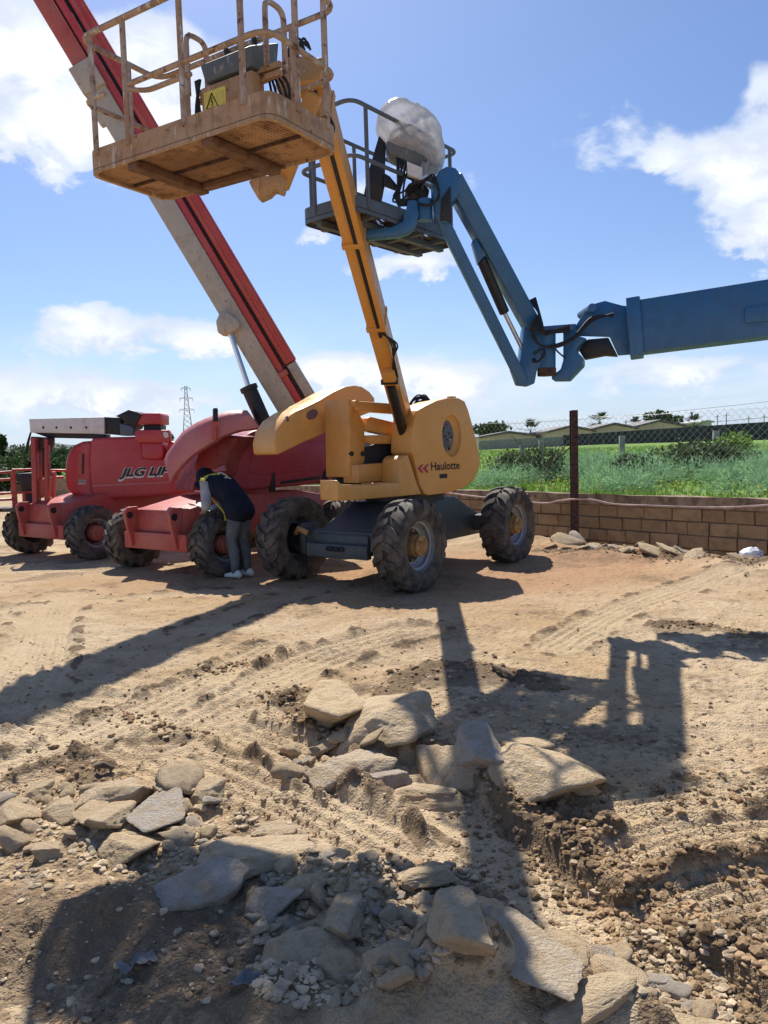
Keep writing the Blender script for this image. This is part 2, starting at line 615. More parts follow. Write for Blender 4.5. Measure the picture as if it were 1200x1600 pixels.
def plastic_mat():
    m, t, b = new_mat('translucent_plastic_sheet')
    co = t.new('ShaderNodeTexCoord').outputs['Object']
    n = t.noise(co, 6, 6, 0.6, 0.6)
    b.inputs['Base Color'].default_value = (0.70, 0.70, 0.70, 1)
    b.inputs['Roughness'].default_value = 0.22
    tr = t.new('ShaderNodeBsdfTranslucent')
    tr.inputs[0].default_value = (0.66, 0.66, 0.67, 1)
    tp = t.new('ShaderNodeBsdfTransparent')
    tp.inputs[0].default_value = (0.9, 0.9, 0.92, 1)
    m1 = t.new('ShaderNodeMixShader')
    m1.inputs[0].default_value = 0.55
    t.link(b.outputs[0], m1.inputs[1])
    t.link(tr.outputs[0], m1.inputs[2])
    m2 = t.new('ShaderNodeMixShader')
    t.link(t.mapr(n, 0.35, 0.7, 0.06, 0.42), m2.inputs[0])
    t.link(m1.outputs[0], m2.inputs[1])
    t.link(tp.outputs[0], m2.inputs[2])
    out = next(q for q in t.n if q.type == 'OUTPUT_MATERIAL')
    t.link(m2.outputs[0], out.inputs[0])
    t.link(t.bump(n, 0.6, 0.03), b.inputs['Normal'])
    return m


M['plastic'] = plastic_mat()

# ------------------------------------------------------------------ ground shape
def _hash(ix, iy, seed):
    h = (ix.astype(np.int64) * 374761393 + iy.astype(np.int64) * 668265263 + seed * 982451653) & 0xFFFFFFFF
    h = ((h ^ (h >> 13)) * 1274126177) & 0xFFFFFFFF
    return (h ^ (h >> 16)) & 0xFFFF


def perlin(x, y, seed=0):
    ix, iy = np.floor(x), np.floor(y)
    fx, fy = x - ix, y - iy
    u = fx * fx * fx * (fx * (fx * 6 - 15) + 10)
    v = fy * fy * fy * (fy * (fy * 6 - 15) + 10)

    def g(dx, dy):
        a = _hash(ix + dx, iy + dy, seed) * (2 * math.pi / 65536.0)
        return np.cos(a) * (fx - dx) + np.sin(a) * (fy - dy)
    a, b, c, d = g(0, 0), g(1, 0), g(0, 1), g(1, 1)
    return (a + u * (b - a) + v * (c + u * (d - c) - (a + u * (b - a)))) * 1.5


def fbm(x, y, octv=4, seed=0, gain=0.5):
    s, a, f = 0, 1.0, 1.0
    for i in range(octv):
        s = s + a * perlin(x * f, y * f, seed + i * 7)
        a *= gain
        f *= 2.03
    return s


def sstep(a, b, x):
    t = np.clip((x - a) / (b - a), 0, 1)
    return t * t * (3 - 2 * t)


def gpath(px):
    return [tuple(q.xy) for q in smooth_path([G(*c) for c in px], 4)]


def path_dist(x, y, path):
    """distance, signed side and run along a polyline"""
    best = np.full(x.shape, 1e9)
    side = np.zeros(x.shape)
    run = np.zeros(x.shape)
    acc = 0.0
    for (x0, y0), (x1, y1) in zip(path[:-1], path[1:]):
        dx, dy = x1 - x0, y1 - y0
        L = math.hypot(dx, dy)
        t = np.clip(((x - x0) * dx + (y - y0) * dy) / (L * L), 0, 1)
        ex, ey = x - (x0 + t * dx), y - (y0 + t * dy)
        d = np.hypot(ex, ey)
        m = d < best
        best = np.where(m, d, best)
        side = np.where(m, np.sign(dx * ey - dy * ex), side)
        run = np.where(m, acc + t * L, run)
        acc += L
    return best, side, run


WALL_Q = np.array([3.265, 13.029])
WALL_D = np.array([-0.6528, 0.7575])           # along the wall, towards the far left
WALL_N = np.array([0.7575, 0.6528])            # into the field

TRACKS = [   # pixel path, width, depth, groove amplitude, groove period, berm
    ([(-90, 1085), (120, 1128), (260, 1178), (400, 1232), (520, 1290), (600, 1345)], 0.50, 0.045, 0.0085, 0.095, 0.060),
    ([(-60, 1062), (100, 1085), (230, 1105), (340, 1128), (440, 1160), (520, 1200)], 0.36, 0.035, 0.0075, 0.085, 0.055),
    ([(250, 1150), (330, 1110), (420, 1065), (520, 1020), (640, 985)], 0.55, 0.028, 0.009, 0.105, 0.045),
    ([(20, 1100), (45, 1030), (70, 975), (100, 930)], 0.55, 0.015, 0.007, 0.10, 0.02),
    ([(-40, 1210), (60, 1180), (170, 1130), (280, 1080), (420, 1010)], 0.36, 0.028, 0.008, 0.09, 0.045),
    ([(640, 1200), (720, 1270), (800, 1345), (900, 1425), (1040, 1520), (1160, 1610)], 0.36, 0.060, 0.0, 0.05, 0.020),
    ([(1000, 1330), (1100, 1300), (1260, 1280)], 0.30, 0.028, 0.006, 0.06, 0.05),
    ([(930, 1265), (1060, 1250), (1260, 1225)], 0.26, 0.015, 0.006, 0.055, 0.03),
    ([(1060, 1420), (1140, 1390), (1290, 1370)], 0.30, 0.030, 0.006, 0.06, 0.05),
    ([(870, 1010), (980, 950), (1120, 905), (1250, 890)], 0.40, 0.012, 0.006, 0.08, 0.02),
    ([(300, 985), (420, 945), (520, 915)], 0.40, 0.010, 0.006, 0.08, 0.02),
    ([(-60, 960), (90, 945), (260, 930), (420, 925)], 0.4, 0.012, 0.005, 0.08, 0.025),
]
TRACKS = [(gpath(a), *b) for a, *b in TRACKS]
RIDGES = [   # crumbly banks: pixel path, half width, height
    ([(770, 1215), (850, 1290), (930, 1350), (1010, 1405), (1090, 1460), (1160, 1535)], 0.17, 0.115),
    ([(420, 1080), (480, 1110), (540, 1150)], 0.16, 0.06),
    ([(140, 1105), (230, 1122), (310, 1140)], 0.08, 0.05),
    ([(560, 1150), (650, 1050), (760, 1045), (860, 1075)], 0.14, 0.035),
    ([(60, 1170), (130, 1215), (190, 1260)], 0.08, 0.05),
    ([(640, 1330), (700, 1420), (760, 1560)], 0.12, 0.07),
    ([(1020, 1250), (1120, 1240), (1250, 1230)], 0.10, 0.05),
    ([(1020, 975), (1100, 980), (1190, 1000)], 0.10, 0.04),
    ([(300, 1050), (370, 1035), (420, 1035)], 0.09, 0.045),
    ([(1080, 1340), (1180, 1350), (1260, 1345)], 0.10, 0.06),
    ([(850, 868), (960, 872), (1060, 880), (1180, 890)], 0.25, 0.05),
]
RIDGES = [(gpath(a), *b) for a, *b in RIDGES]
PITS = [(235, 1150, 0.36, 0.07, 0.05), (60, 1120, 0.25, 0.07, 0.04), (150, 1520, 0.5, 0.3, 0.05)]
HEAPS = [(560, 1420, 0.55, 0.32, 0.09), (560, 1560, 0.5, 0.3, 0.10), (270, 1300, 0.7, 0.3, 0.06), (600, 1170, 0.5, 0.35, 0.05), (820, 1220, 0.35, 0.25, 0.07), (940, 1560, 0.45, 0.25, 0.08), (170, 1450, 0.4, 0.3, 0.08), (730, 1570, 0.16, 0.22, 0.10)]
PITS = [(*G(a, b).xy, *c) for a, b, *c in PITS]
HEAPS = [(*G(a, b).xy, *c) for a, b, *c in HEAPS]


def wall_t(x, y):
    return (x - WALL_Q[0]) * WALL_N[0] + (y - WALL_Q[1]) * WALL_N[1]


def wall_s(x, y):
    return (x - WALL_Q[0]) * WALL_D[0] + (y - WALL_Q[1]) * WALL_D[1]


def ground_z(x, y, full=False):
    x = np.asarray(x, dtype=float)
    y = np.asarray(y, dtype=float)
    r = np.hypot(x, y)
    near = 1 - sstep(6.0, 9.5, y)
    h = 0.022 * fbm(x * 0.45 + 3, y * 0.45, 3, 1) * (0.35 + 0.65 * near)
    rough = fbm(x * 2.3, y * 2.3, 4, 11)
    h = h + 0.014 * rough * (0.5 + 0.5 * near)
    clod = np.zeros(x.shape)
    smooth_m = np.zeros(x.shape)
    for path, w, hh in RIDGES:
        xs = [q[0] for q in path]
        ys = [q[1] for q in path]
        m = (x > min(xs) - 1) & (x < max(xs) + 1) & (y > min(ys) - 1) & (y < max(ys) + 1)
        if not m.any():
            continue
        d, sd, run = path_dist(x[m], y[m], path)
        d = d + 0.07 * fbm(x[m] * 5, y[m] * 5, 3, 23)
        a = np.exp(-(d / w) ** 2)
        lump = np.clip(fbm(x[m] * 7, y[m] * 7, 3, 31, 0.5), -0.4, 0.9)
        h[m] = h[m] + 0.62 * hh * a * (0.55 + 0.6 * lump)
        clod[m] = np.maximum(clod[m], sstep(0.25, 0.75, a))
    for cx, cy, sx, sy, dp in PITS:
        e = ((x - cx) / sx) ** 2 + ((y - cy) / sy) ** 2
        h = h - dp * (1 - sstep(0.3, 1.1, e + 0.3 * rough))
    for cx, cy, sx, sy, hp in HEAPS:
        e = ((x - cx) / sx) ** 2 + ((y - cy) / sy) ** 2
        h = h + hp * np.exp(-1.4 * e) * (0.8 + 0.5 * rough)
    for path, w, dep, ga, per, berm in TRACKS:
        xs = [q[0] for q in path]
        ys = [q[1] for q in path]
        m = (x > min(xs) - 1) & (x < max(xs) + 1) & (y > min(ys) - 1) & (y < max(ys) + 1)
        if not m.any():
            continue
        d, sd, run = path_dist(x[m], y[m], path)
        d = d + 0.022 * perlin(x[m] * 2.2, y[m] * 2.2, 5) * (w / 0.4)
        a = 1 - sstep(w * 0.42, w * 0.56, d)
        keep = 0.88 if ga > 0 else 0.6
        lug = np.cos(2 * math.pi * (run + 0.5 * d) / 0.13)
        gr = 1.5 * ga * (np.cos(2 * math.pi * d * 1.0 / per) + 0.18 * lug) * (0.45 + 0.8 * sstep(-0.5, 0.5, fbm(x[m] * 1.2, y[m] * 1.2, 2, 9)))
        bm_ = 0.7 * berm * np.exp(-((d - w * 0.62) / 0.06) ** 2) * np.clip(0.5 + 1.3 * fbm(x[m] * 4, y[m] * 4, 3, 17), 0, 1.6)
        hh = h[m]
        h[m] = hh * (1 - keep * a) + a * (-dep + gr) + bm_
        clod[m] *= 1 - 0.85 * a * (keep > 0.8)
        clod[m] = np.maximum(clod[m], sstep(0.12, 0.6, bm_ / max(berm, 1e-3)) * 0.95)
        smooth_m[m] = np.maximum(smooth_m[m], a)
    # fine crumbs and small angular bits
    crumb = fbm(x * 16, y * 16, 2, 41, 0.6)
    bits = np.clip(fbm(x * 8, y * 8, 3, 57, 0.55) - 0.3, 0, 1.3)
    fine = 1 - sstep(7, 14, r)
    h = h + fine * (1 - 0.9 * smooth_m) * (0.0080 * crumb + 0.017 * bits)
    h = h + fine * clod * (0.014 * np.abs(fbm(x * 15, y * 15, 2, 63, 0.6)))
    # bank and ditch before the boundary wall, low ground under the field
    t = wall_t(x, y)
    s = wall_s(x, y)
    lipm = sstep(-3.2, -1.6, t) * (1 - sstep(-1.35, -0.75, t))
    h = h + lipm * (0.10 + 0.06 * fbm(x * 1.4, y * 1.4, 3, 71)) * (1 - sstep(1.0, 6.0, s))
    h = h - 0.42 * sstep(-1.25, -0.55, t) * (1 - sstep(1.0, 7.0, s))
    h = np.where(t > 0.15, -0.6, h)
    # stay level under the wheels
    if full:
        return h, clod, smooth_m, t
    return h


def gz(x, y):
    return float(ground_z(np.array([x]), np.array([y]))[0])


def ground_mat():
    m, t, b = new_mat('trodden_sandy_soil')
    co = t.new('ShaderNodeTexCoord').outputs['Object']
    at = t.new('ShaderNodeAttribute', attribute_name='soil')
    clod, trk, red = t.sep(at.outputs['Vector'])
    n1 = t.noise(co, 0.55, 3, 0.6)
    n2 = t.noise(co, 3.1, 4, 0.64)
    n3 = t.noise(co, 17, 4, 0.68)
    n4 = t.noise(co, 85, 2, 0.6)
    c = t.mix(t.mapr(n1, 0.36, 0.64), (0.49, 0.345, 0.190), (0.57, 0.44, 0.285))
    c = t.mix(t.math('MULTIPLY', t.mapr(n2, 0.44, 0.68), 0.55), c, (0.31, 0.205, 0.115))
    c = t.mix(t.math('MULTIPLY', t.mapr(n2, 0.60, 0.72), 0.55), c, (0.60, 0.51, 0.39))
    c = t.mix(t.math('MULTIPLY', red, 0.75), c, t.mix(t.mapr(n3, 0.35, 0.65), (0.38, 0.19, 0.095), (0.50, 0.29, 0.155)))
    n5 = t.noise(co, 1.25, 5, 0.68, 0.6)
    patch = t.mapr(t.math('ADD', n5, t.math('MULTIPLY', t.math('SUBTRACT', n3, 0.5), 0.35)), 0.53, 0.63)
    c = t.mix(t.math('MULTIPLY', patch, 0.62), c, (0.205, 0.140, 0.082))
    c = t.mix(t.math('MULTIPLY', trk, 0.50), c, (0.56, 0.435, 0.275))
    dark_patch = t.new('ShaderNodeAttribute', attribute_name='dark_patch').outputs['Fac']
    c = t.mix(t.math('MULTIPLY', t.mapr(t.math('ADD', dark_patch, t.math('MULTIPLY', t.math('SUBTRACT', n3, 0.5), 1.1)), 0.3, 0.75), 0.75), c, (0.135, 0.092, 0.058))
    c = t.mix(t.math('MULTIPLY', t.mapr(t.math('ADD', clod, t.math('MULTIPLY', t.math('SUBTRACT', n3, 0.5), 0.9)), 0.35, 0.85), 0.80), c, (0.150, 0.100, 0.058))
    c = t.mix(t.math('MULTIPLY', t.mapr(n3, 0.52, 0.75), 0.42), c, (0.25, 0.165, 0.092))
    c = t.mix(t.math('MULTIPLY', t.mapr(n4, 0.58, 0.74), 0.35), c, (0.52, 0.45, 0.36))
    c = t.mix(t.math('MULTIPLY', t.mapr(n4, 0.30, 0.42, 1.0, 0.0), 0.30), c, (0.15, 0.10, 0.06))
    t.link(c, b.inputs['Base Color'])
    b.inputs['Roughness'].default_value = 0.95
    b.inputs['Specular IOR Level'].default_value = 0.15
    h = t.math('ADD', t.math('MULTIPLY', n3, 1.0), t.math('MULTIPLY', n4, 0.45))
    t.link(t.bump(h, 0.95, 0.032), b.inputs['Normal'])
    return m


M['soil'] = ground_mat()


def build_ground():
    rr = np.concatenate([np.linspace(0.15, 1.35, 12), 1.45 * np.exp(np.arange(0, 540) * 0.00445)])
    r_end = rr[-1]
    rr = np.concatenate([rr, r_end * np.exp(np.linspace(0.02, math.log(3000 / r_end), 70))])
    af = np.radians(np.linspace(-29, 29, 500))
    am = np.radians(np.linspace(29, 331, 140))[1:-1]
    aa = np.concatenate([af, am])
    A, Rr = np.meshgrid(aa, rr)
    X, Y = np.sin(A) * Rr, np.cos(A) * Rr
    h, clod, sm, t = ground_z(X.ravel(), Y.ravel(), True)
    x, y = X.ravel(), Y.ravel()
    nc = len(aa)
    nr = len(rr)
    idx = np.arange(nr * nc).reshape(nr, nc)
    nxt = np.roll(idx, -1, axis=1)
    faces = np.stack([idx[:-1], idx[1:], nxt[1:], nxt[:-1]], -1).reshape(-1, 4)[:, ::-1]
    verts = np.stack([x, y, h], -1)
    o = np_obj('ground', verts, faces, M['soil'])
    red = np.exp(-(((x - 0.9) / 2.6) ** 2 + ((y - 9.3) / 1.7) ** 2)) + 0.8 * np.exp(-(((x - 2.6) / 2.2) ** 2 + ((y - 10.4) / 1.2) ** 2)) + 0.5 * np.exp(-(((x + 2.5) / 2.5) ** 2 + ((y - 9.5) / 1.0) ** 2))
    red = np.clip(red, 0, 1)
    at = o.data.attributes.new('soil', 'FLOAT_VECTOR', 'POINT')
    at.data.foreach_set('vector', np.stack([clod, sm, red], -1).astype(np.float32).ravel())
    dark_patch = np.zeros(x.shape)  # soft dark patches mixed into the ground colour at set spots
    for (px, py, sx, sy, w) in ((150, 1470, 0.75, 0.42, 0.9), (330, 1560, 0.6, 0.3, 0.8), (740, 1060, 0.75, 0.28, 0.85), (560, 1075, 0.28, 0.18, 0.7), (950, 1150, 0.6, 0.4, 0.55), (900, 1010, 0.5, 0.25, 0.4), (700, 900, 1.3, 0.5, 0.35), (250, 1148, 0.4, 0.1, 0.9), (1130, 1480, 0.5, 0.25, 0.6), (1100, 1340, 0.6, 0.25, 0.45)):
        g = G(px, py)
        dark_patch = np.maximum(dark_patch, w * np.exp(-(((x - g.x) / sx) ** 2 + ((y - g.y) / sy) ** 2)))
    at = o.data.attributes.new('dark_patch', 'FLOAT', 'POINT')
    at.data.foreach_set('value', dark_patch.astype(np.float32))
    tag(o, kind='structure')


build_ground()

# ------------------------------------------------------------------ field behind the wall, far land
def field_z(x, y):
    t = wall_t(x, y)
    s = wall_s(x, y)
    rise = 0.60 + 0.95 * (1 - np.exp(-np.maximum(t, 0) / 30.0))
    side = sstep(25, 70, s)
    z = rise * (1 - side) + (0.35 + 0.4 * (1 - np.exp(-np.maximum(t, 0) / 40.0))) * side
    return z + 0.05 * fbm(x * 0.35, y * 0.35, 3, 5) * np.exp(-t / 60)


def field_mat():
    m, t, b = new_mat('green_field')
    co = t.new('ShaderNodeTexCoord').outputs['Object']
    n1 = t.noise(co, 0.10, 5, 0.6)
    n2 = t.noise(co, 1.4, 6, 0.65)
    n3 = t.noise(co, 9.0, 4, 0.65)
    c = t.mix(t.mapr(n1, 0.35, 0.65), (0.135, 0.255, 0.038), (0.21, 0.33, 0.06))
    c = t.mix(t.math('MULTIPLY', t.mapr(n2, 0.4, 0.7), 0.6), c, (0.085, 0.165, 0.035))
    c = t.mix(t.math('MULTIPLY', t.mapr(n3, 0.5, 0.75), 0.5), c, (0.28, 0.36, 0.07))
    t.link(c, b.inputs['Base Color'])
    b.inputs['Roughness'].default_value = 0.9
    b.inputs['Specular IOR Level'].default_value = 0.2
    t.link(t.bump(t.math('ADD', n2, n3), 0.7, 0.12), b.inputs['Normal'])
    return m


M['field'] = field_mat()


def leaf_mat(name, c0, c1, c2, rough=0.6, transl=0.35):
    m, t, b = new_mat(name)
    at = t.new('ShaderNodeAttribute', attribute_name='tint').outputs['Fac']
    co = t.new('ShaderNodeTexCoord').outputs['Object']
    n = t.noise(co, 0.9, 3, 0.6)
    c = t.mix(at, c0, c1)
    c = t.mix(t.mapr(n, 0.4, 0.7), c, c2)
    t.link(c, b.inputs['Base Color'])
    b.inputs['Roughness'].default_value = rough
    b.inputs['Specular IOR Level'].default_value = 0.25
    tr = t.new('ShaderNodeBsdfTranslucent')
    t.link(c, tr.inputs[0])
    mx = t.new('ShaderNodeMixShader')
    mx.inputs[0].default_value = transl
    t.link(b.outputs[0], mx.inputs[1])
    t.link(tr.outputs[0], mx.inputs[2])
    t.link(mx.outputs[0], next(q for q in t.n if q.type == 'OUTPUT_MATERIAL').inputs[0])
    return m


M['grass'] = leaf_mat('grass_blades', (0.13, 0.245, 0.030), (0.26, 0.38, 0.065), (0.17, 0.29, 0.04))
M['fennel'] = leaf_mat('feathery_fennel', (0.16, 0.31, 0.15), (0.36, 0.55, 0.30), (0.23, 0.42, 0.18))
M['bush'] = leaf_mat('dark_bush_leaves', (0.035, 0.065, 0.022), (0.085, 0.125, 0.045), (0.06, 0.09, 0.035))
M['tree'] = leaf_mat('tree_leaves', (0.030, 0.060, 0.020), (0.075, 0.115, 0.040), (0.05, 0.08, 0.03))
M['palm'] = leaf_mat('palm_fronds', (0.030, 0.055, 0.022), (0.070, 0.095, 0.040), (0.05, 0.07, 0.03), 0.5, 0.2)
M['flower'] = plain('yellow_petals', (0.75, 0.60, 0.03), 0.6, 0, 0.2, 8, 0)
M['bark'] = plain('bark', (0.12, 0.085, 0.06), 0.9, 0, 0.4, 25, 0.5)
M['twig'] = plain('dry_twigs', (0.16, 0.115, 0.085), 0.9, 0, 0.4, 25, 0.2)

rng = np.random.default_rng(7)


def build_field():
    tt = np.concatenate([[0.10], np.exp(np.linspace(math.log(0.35), math.log(1500), 110))])
    ss = np.concatenate([np.linspace(-60, -12, 20), np.linspace(-11.5, 40, 150), np.linspace(42, 400, 60)])
    T, S = np.meshgrid(tt, ss)
    # keep the far field spreading to both sides
    x = WALL_Q[0] + WALL_D[0] * S + WALL_N[0] * T
    y = WALL_Q[1] + WALL_D[1] * S + WALL_N[1] * T
    z = field_z(x.ravel(), y.ravel())
    idx = np.arange(x.size).reshape(x.shape)
    f = np.stack([idx[:-1, :-1], idx[1:, :-1], idx[1:, 1:], idx[:-1, 1:]], -1).reshape(-1, 4)
    o = np_obj('field', np.stack([x.ravel(), y.ravel(), z], -1), f, M['field'])
    tag(o, kind='structure')


build_field()


def st2xy(s, t):
    return WALL_Q[0] + WALL_D[0] * s + WALL_N[0] * t, WALL_Q[1] + WALL_D[1] * s + WALL_N[1] * t


def blades(name, base, height, width, mat, lean=0.4, parent=None):
    """one triangle per blade; base (n,3)"""
    n = len(base)
    a = rng.uniform(0, 2 * math.pi, n)
    w = np.stack([np.cos(a), np.sin(a), np.zeros(n)], -1) * (width * rng.uniform(0.6, 1.4, n))[:, None]
    l = rng.uniform(0, 2 * math.pi, n)
    k = rng.uniform(0, lean, n) * height
    tip = base + np.stack([np.cos(l) * k, np.sin(l) * k, height], -1)
    v = np.stack([base - w, base + w, tip], 1).reshape(-1, 3)
    f = np.arange(3 * n).reshape(-1, 3)
    o = np_obj(name, v, f, mat, parent, smooth=False)
    at = o.data.attributes.new('tint', 'FLOAT', 'POINT')
    at.data.foreach_set('value', np.repeat(rng.uniform(0, 1, n), 3).astype(np.float32))
    return o


def build_grass():
    n = 52000
    s = rng.uniform(-13, 34, n)
    t = 0.12 + 30 * rng.uniform(0, 1, n) ** 2.0
    x, y = st2xy(s, t)
    z = field_z(x, y)
    base = np.stack([x, y, z - 0.02], -1)
    h = rng.uniform(0.08, 0.26, n) * (0.7 + 0.5 * fbm(x * 0.6, y * 0.6, 2, 3))
    o = blades('grass', base, h, 0.016 + 0.0012 * t.mean(), M['grass'])
    tag(o, 'short bright green grass covering the field behind the block wall', 'grass', kind='stuff')
    # low yellow wild flowers close to the wall
    n = 900
    s = rng.uniform(-11, 2, n)
    t = rng.uniform(0.2, 1.8, n)
    x, y = st2xy(s, t)
    keep = fbm(x * 0.8, y * 0.8, 2, 77) > 0.1
    x, y = x[keep], y[keep]
    z = field_z(x, y) + rng.uniform(0.16, 0.36, len(x))
    mb = MB()
    for q in zip(x, y, z):
        a = rng.uniform(0, 6.28)
        r = rng.uniform(0.018, 0.034)
        c = Vector(q)
        mb.add([c + Vector((math.cos(a + k * 1.571) * r, math.sin(a + k * 1.571) * r, 0.008 * (k % 2))) for k in range(4)] + [c - Vector((0, 0, 0.02))], [(0, 1, 2, 3), (0, 1, 4), (2, 3, 4)])
    o = mb.build('wildflowers', M['flower'], smooth=False)
    tag(o, 'small yellow wildflowers scattered in the grass along the wall', 'flowers', kind='stuff')


build_grass()


def feather_cloud(centres, radii, per, length, width, up=0.55):
    """thin tapering fronds bursting out of domes; returns verts, faces, tint"""
    V, T = [], []
    for (c, r) in zip(centres, radii):
        n = int(per * (0.6 + 0.8 * rng.random()))
        d = rng.normal(size=(n, 3))
        d[:, 2] = np.abs(d[:, 2]) * up + 0.12
        d /= np.linalg.norm(d, axis=1)[:, None]
        k = rng.uniform(0.35, 1.0, n) ** 0.6
        b = np.array(c) + d * np.array(r) * k[:, None]
        o = d + rng.normal(size=(n, 3)) * 0.55
        o /= np.linalg.norm(o, axis=1)[:, None]
        tip = b + o * (length * rng.uniform(0.5, 1.3, n))[:, None]
        w = np.cross(o, rng.normal(size=(n, 3)))
        w /= np.linalg.norm(w, axis=1)[:, None] + 1e-6
        w *= (width * rng.uniform(0.6, 1.4, n))[:, None]
        V.append(np.stack([b - w, b + w, tip], 1).reshape(-1, 3))
        T.append(np.repeat(np.clip(k * 0.8 + rng.uniform(-0.2, 0.2, n), 0, 1), 3))
    v = np.concatenate(V)
    return v, np.arange(len(v)).reshape(-1, 3), np.concatenate(T)


def tinted(name, v, f, tint, mat, parent=None):
    o = np_obj(name, v, f, mat, parent, smooth=False)
    at = o.data.attributes.new('tint', 'FLOAT', 'POINT')
    at.data.foreach_set('value', tint.astype(np.float32))
    return o


def build_fennel():
    cs, rs = [], []
    for i in range(420):
        s = rng.uniform(-12, 5.5)
        t = rng.uniform(1.7, 8.5)
        if s > 1.5 and t < 1.2:
            continue
        x, y = st2xy(s, t)
        dens = float(fbm(np.array([x * 0.45]), np.array([y * 0.45]), 2, 91)[0]) + 0.35 - 0.06 * max(0, s)
        if dens < rng.uniform(-0.2, 0.5):
            continue
        r = rng.uniform(0.26, 0.50) * (1 + 0.05 * t)
        cs.append((x, y, float(field_z(np.array([x]), np.array([y]))[0]) - 0.02))
        rs.append((r * 1.25, r * 1.25, r * 1.05))
    v, f, tint = feather_cloud(cs, rs, 420, 0.15, 0.011)
    o = tinted('wild_fennel', v, f, tint, M['fennel'])
    tag(o, 'mass of feathery blue green wild fennel growing behind the block wall', 'wild fennel', kind='stuff')


build_fennel()


def leaf_cloud(c, r, n, size, flat=0.6, shell=0.5):
    """small leaf quads through a lumpy crown volume"""
    d = rng.normal(size=(n, 3))
    d /= np.linalg.norm(d, axis=1)[:, None]
    lump = 0.72 + 0.45 * np.array([mnoise.noise(Vector(q) * 2.1 + Vector(c)) for q in d])
    k = rng.uniform(shell, 1, n)
    p = np.array(c) + d * np.array(r) * (k * lump)[:, None]
    a = rng.normal(size=(n, 3))
    a /= np.linalg.norm(a, axis=1)[:, None]
    b = np.cross(a, rng.normal(size=(n, 3)))
    b /= np.linalg.norm(b, axis=1)[:, None]
    s = (size * rng.uniform(0.6, 1.5, n))[:, None]
    v = np.stack([p - a * s, p + b * s * flat, p + a * s, p - b * s * flat], 1).reshape(-1, 3)
    return v, np.arange(4 * n).reshape(-1, 4), np.repeat(rng.uniform(0, 1, n), 4)


def bush(px, py, Y, rx, rz, label, mat='bush', n=1500, size=0.03, twigs=0):
    c = P(px, py, Y)
    zb = float(field_z(np.array([c.x]), np.array([c.y]))[0]) if wall_t(c.x, c.y) > 0 else gz(c.x, c.y)
    root = empty('bush', (c.x, c.y, zb))
    tag(root, label, 'bush')
    v, f, ti = leaf_cloud((0, 0, rz * 0.62), (rx, rx * 0.8, rz * 0.75), n, size)
    tinted('foliage', v, f, ti, M[mat], root)
    mb = MB()
    for k in range(7 + twigs):
        a = rng.uniform(0, 6.28)
        q = 0.7 if k < 7 else rng.uniform(1.0, 1.35)
        e = Vector((math.cos(a) * rx * q * rng.uniform(0.3, 1), math.sin(a) * rx * 0.7 * q, rz * q * rng.uniform(0.8, 1.15)))
        mb.tube(smooth_path([(0, 0, -0.05), e * 0.5 + Vector((0, 0, rz * 0.12)), e], 3), [0.02 - 0.0025 * j for j in range(7)], 5)
    mb.build('stem', M['twig'], root)
    return root


bush(800, 722, 19.0, 0.75, 0.62, 'dark olive thorny bush behind the yellow lift, left of the rusty post', n=1700, size=0.035)
bush(850, 724, 18.0, 0.85, 0.75, 'twiggy grey green bush with bare branches just left of the rusty post', n=1500, size=0.03, twigs=16)
bush(990, 713, 17.0, 0.75, 0.5, 'broad leaved dark green bush in the field right of the rusty post', n=1300, size=0.04)
bush(1100, 706, 17.5, 1.5, 0.72, 'largest dark green thicket rising above the fennel near the far wall', n=2600, size=0.045)
bush(1150, 690, 19.5, 0.75, 0.75, 'yellow green leafy bush by the rightmost concrete post', mat='grass', n=1500, size=0.04)


def tree(px, py, Y, h, rx, label, group=None, zg=None, mat='tree', n=1400, name='broadleaf_tree', trunk=0.35, leaf=0.22):
    c = P(px, py, Y)
    z = float(field_z(np.array([c.x]), np.array([c.y]))[0]) if zg is None else zg
    root = empty(name, (c.x, c.y, z))
    tag(root, label, 'tree', group)
    mb = MB()
    mb.tube([(0, 0, -0.2), (0.05 * h * 0.2, 0, h * 0.3), (0, 0.02, h * 0.62)], [0.045 * h, 0.03 * h, 0.012 * h], 7)
    for k in range(5):
        a = rng.uniform(0, 6.28)
        mb.tube([(0, 0, h * (0.25 + 0.06 * k)), (math.cos(a) * rx * 0.4, math.sin(a) * rx * 0.4, h * 0.6), (math.cos(a) * rx * 0.75, math.sin(a) * rx * 0.75, h * 0.75)], [0.018 * h, 0.01 * h, 0.004 * h], 5)
    mb.build('trunk', M['bark'], root)
    V, F, T = [], [], []
    off = 0
    for k in range(6):
        a = rng.uniform(0, 6.28)
        q = rx * rng.uniform(0.1, 0.55)
        cc = (math.cos(a) * q, math.sin(a) * q, h * rng.uniform(trunk + 0.15, 0.8))
        v, f, ti = leaf_cloud(cc, (rx * 0.6, rx * 0.6, h * 0.24), n // 6, leaf)
        V.append(v)
        F.append(f + off)
        T.append(ti)
        off += len(v)
    tinted('crown', np.concatenate(V), np.concatenate(F), np.concatenate(T), M[mat], root)
    return root


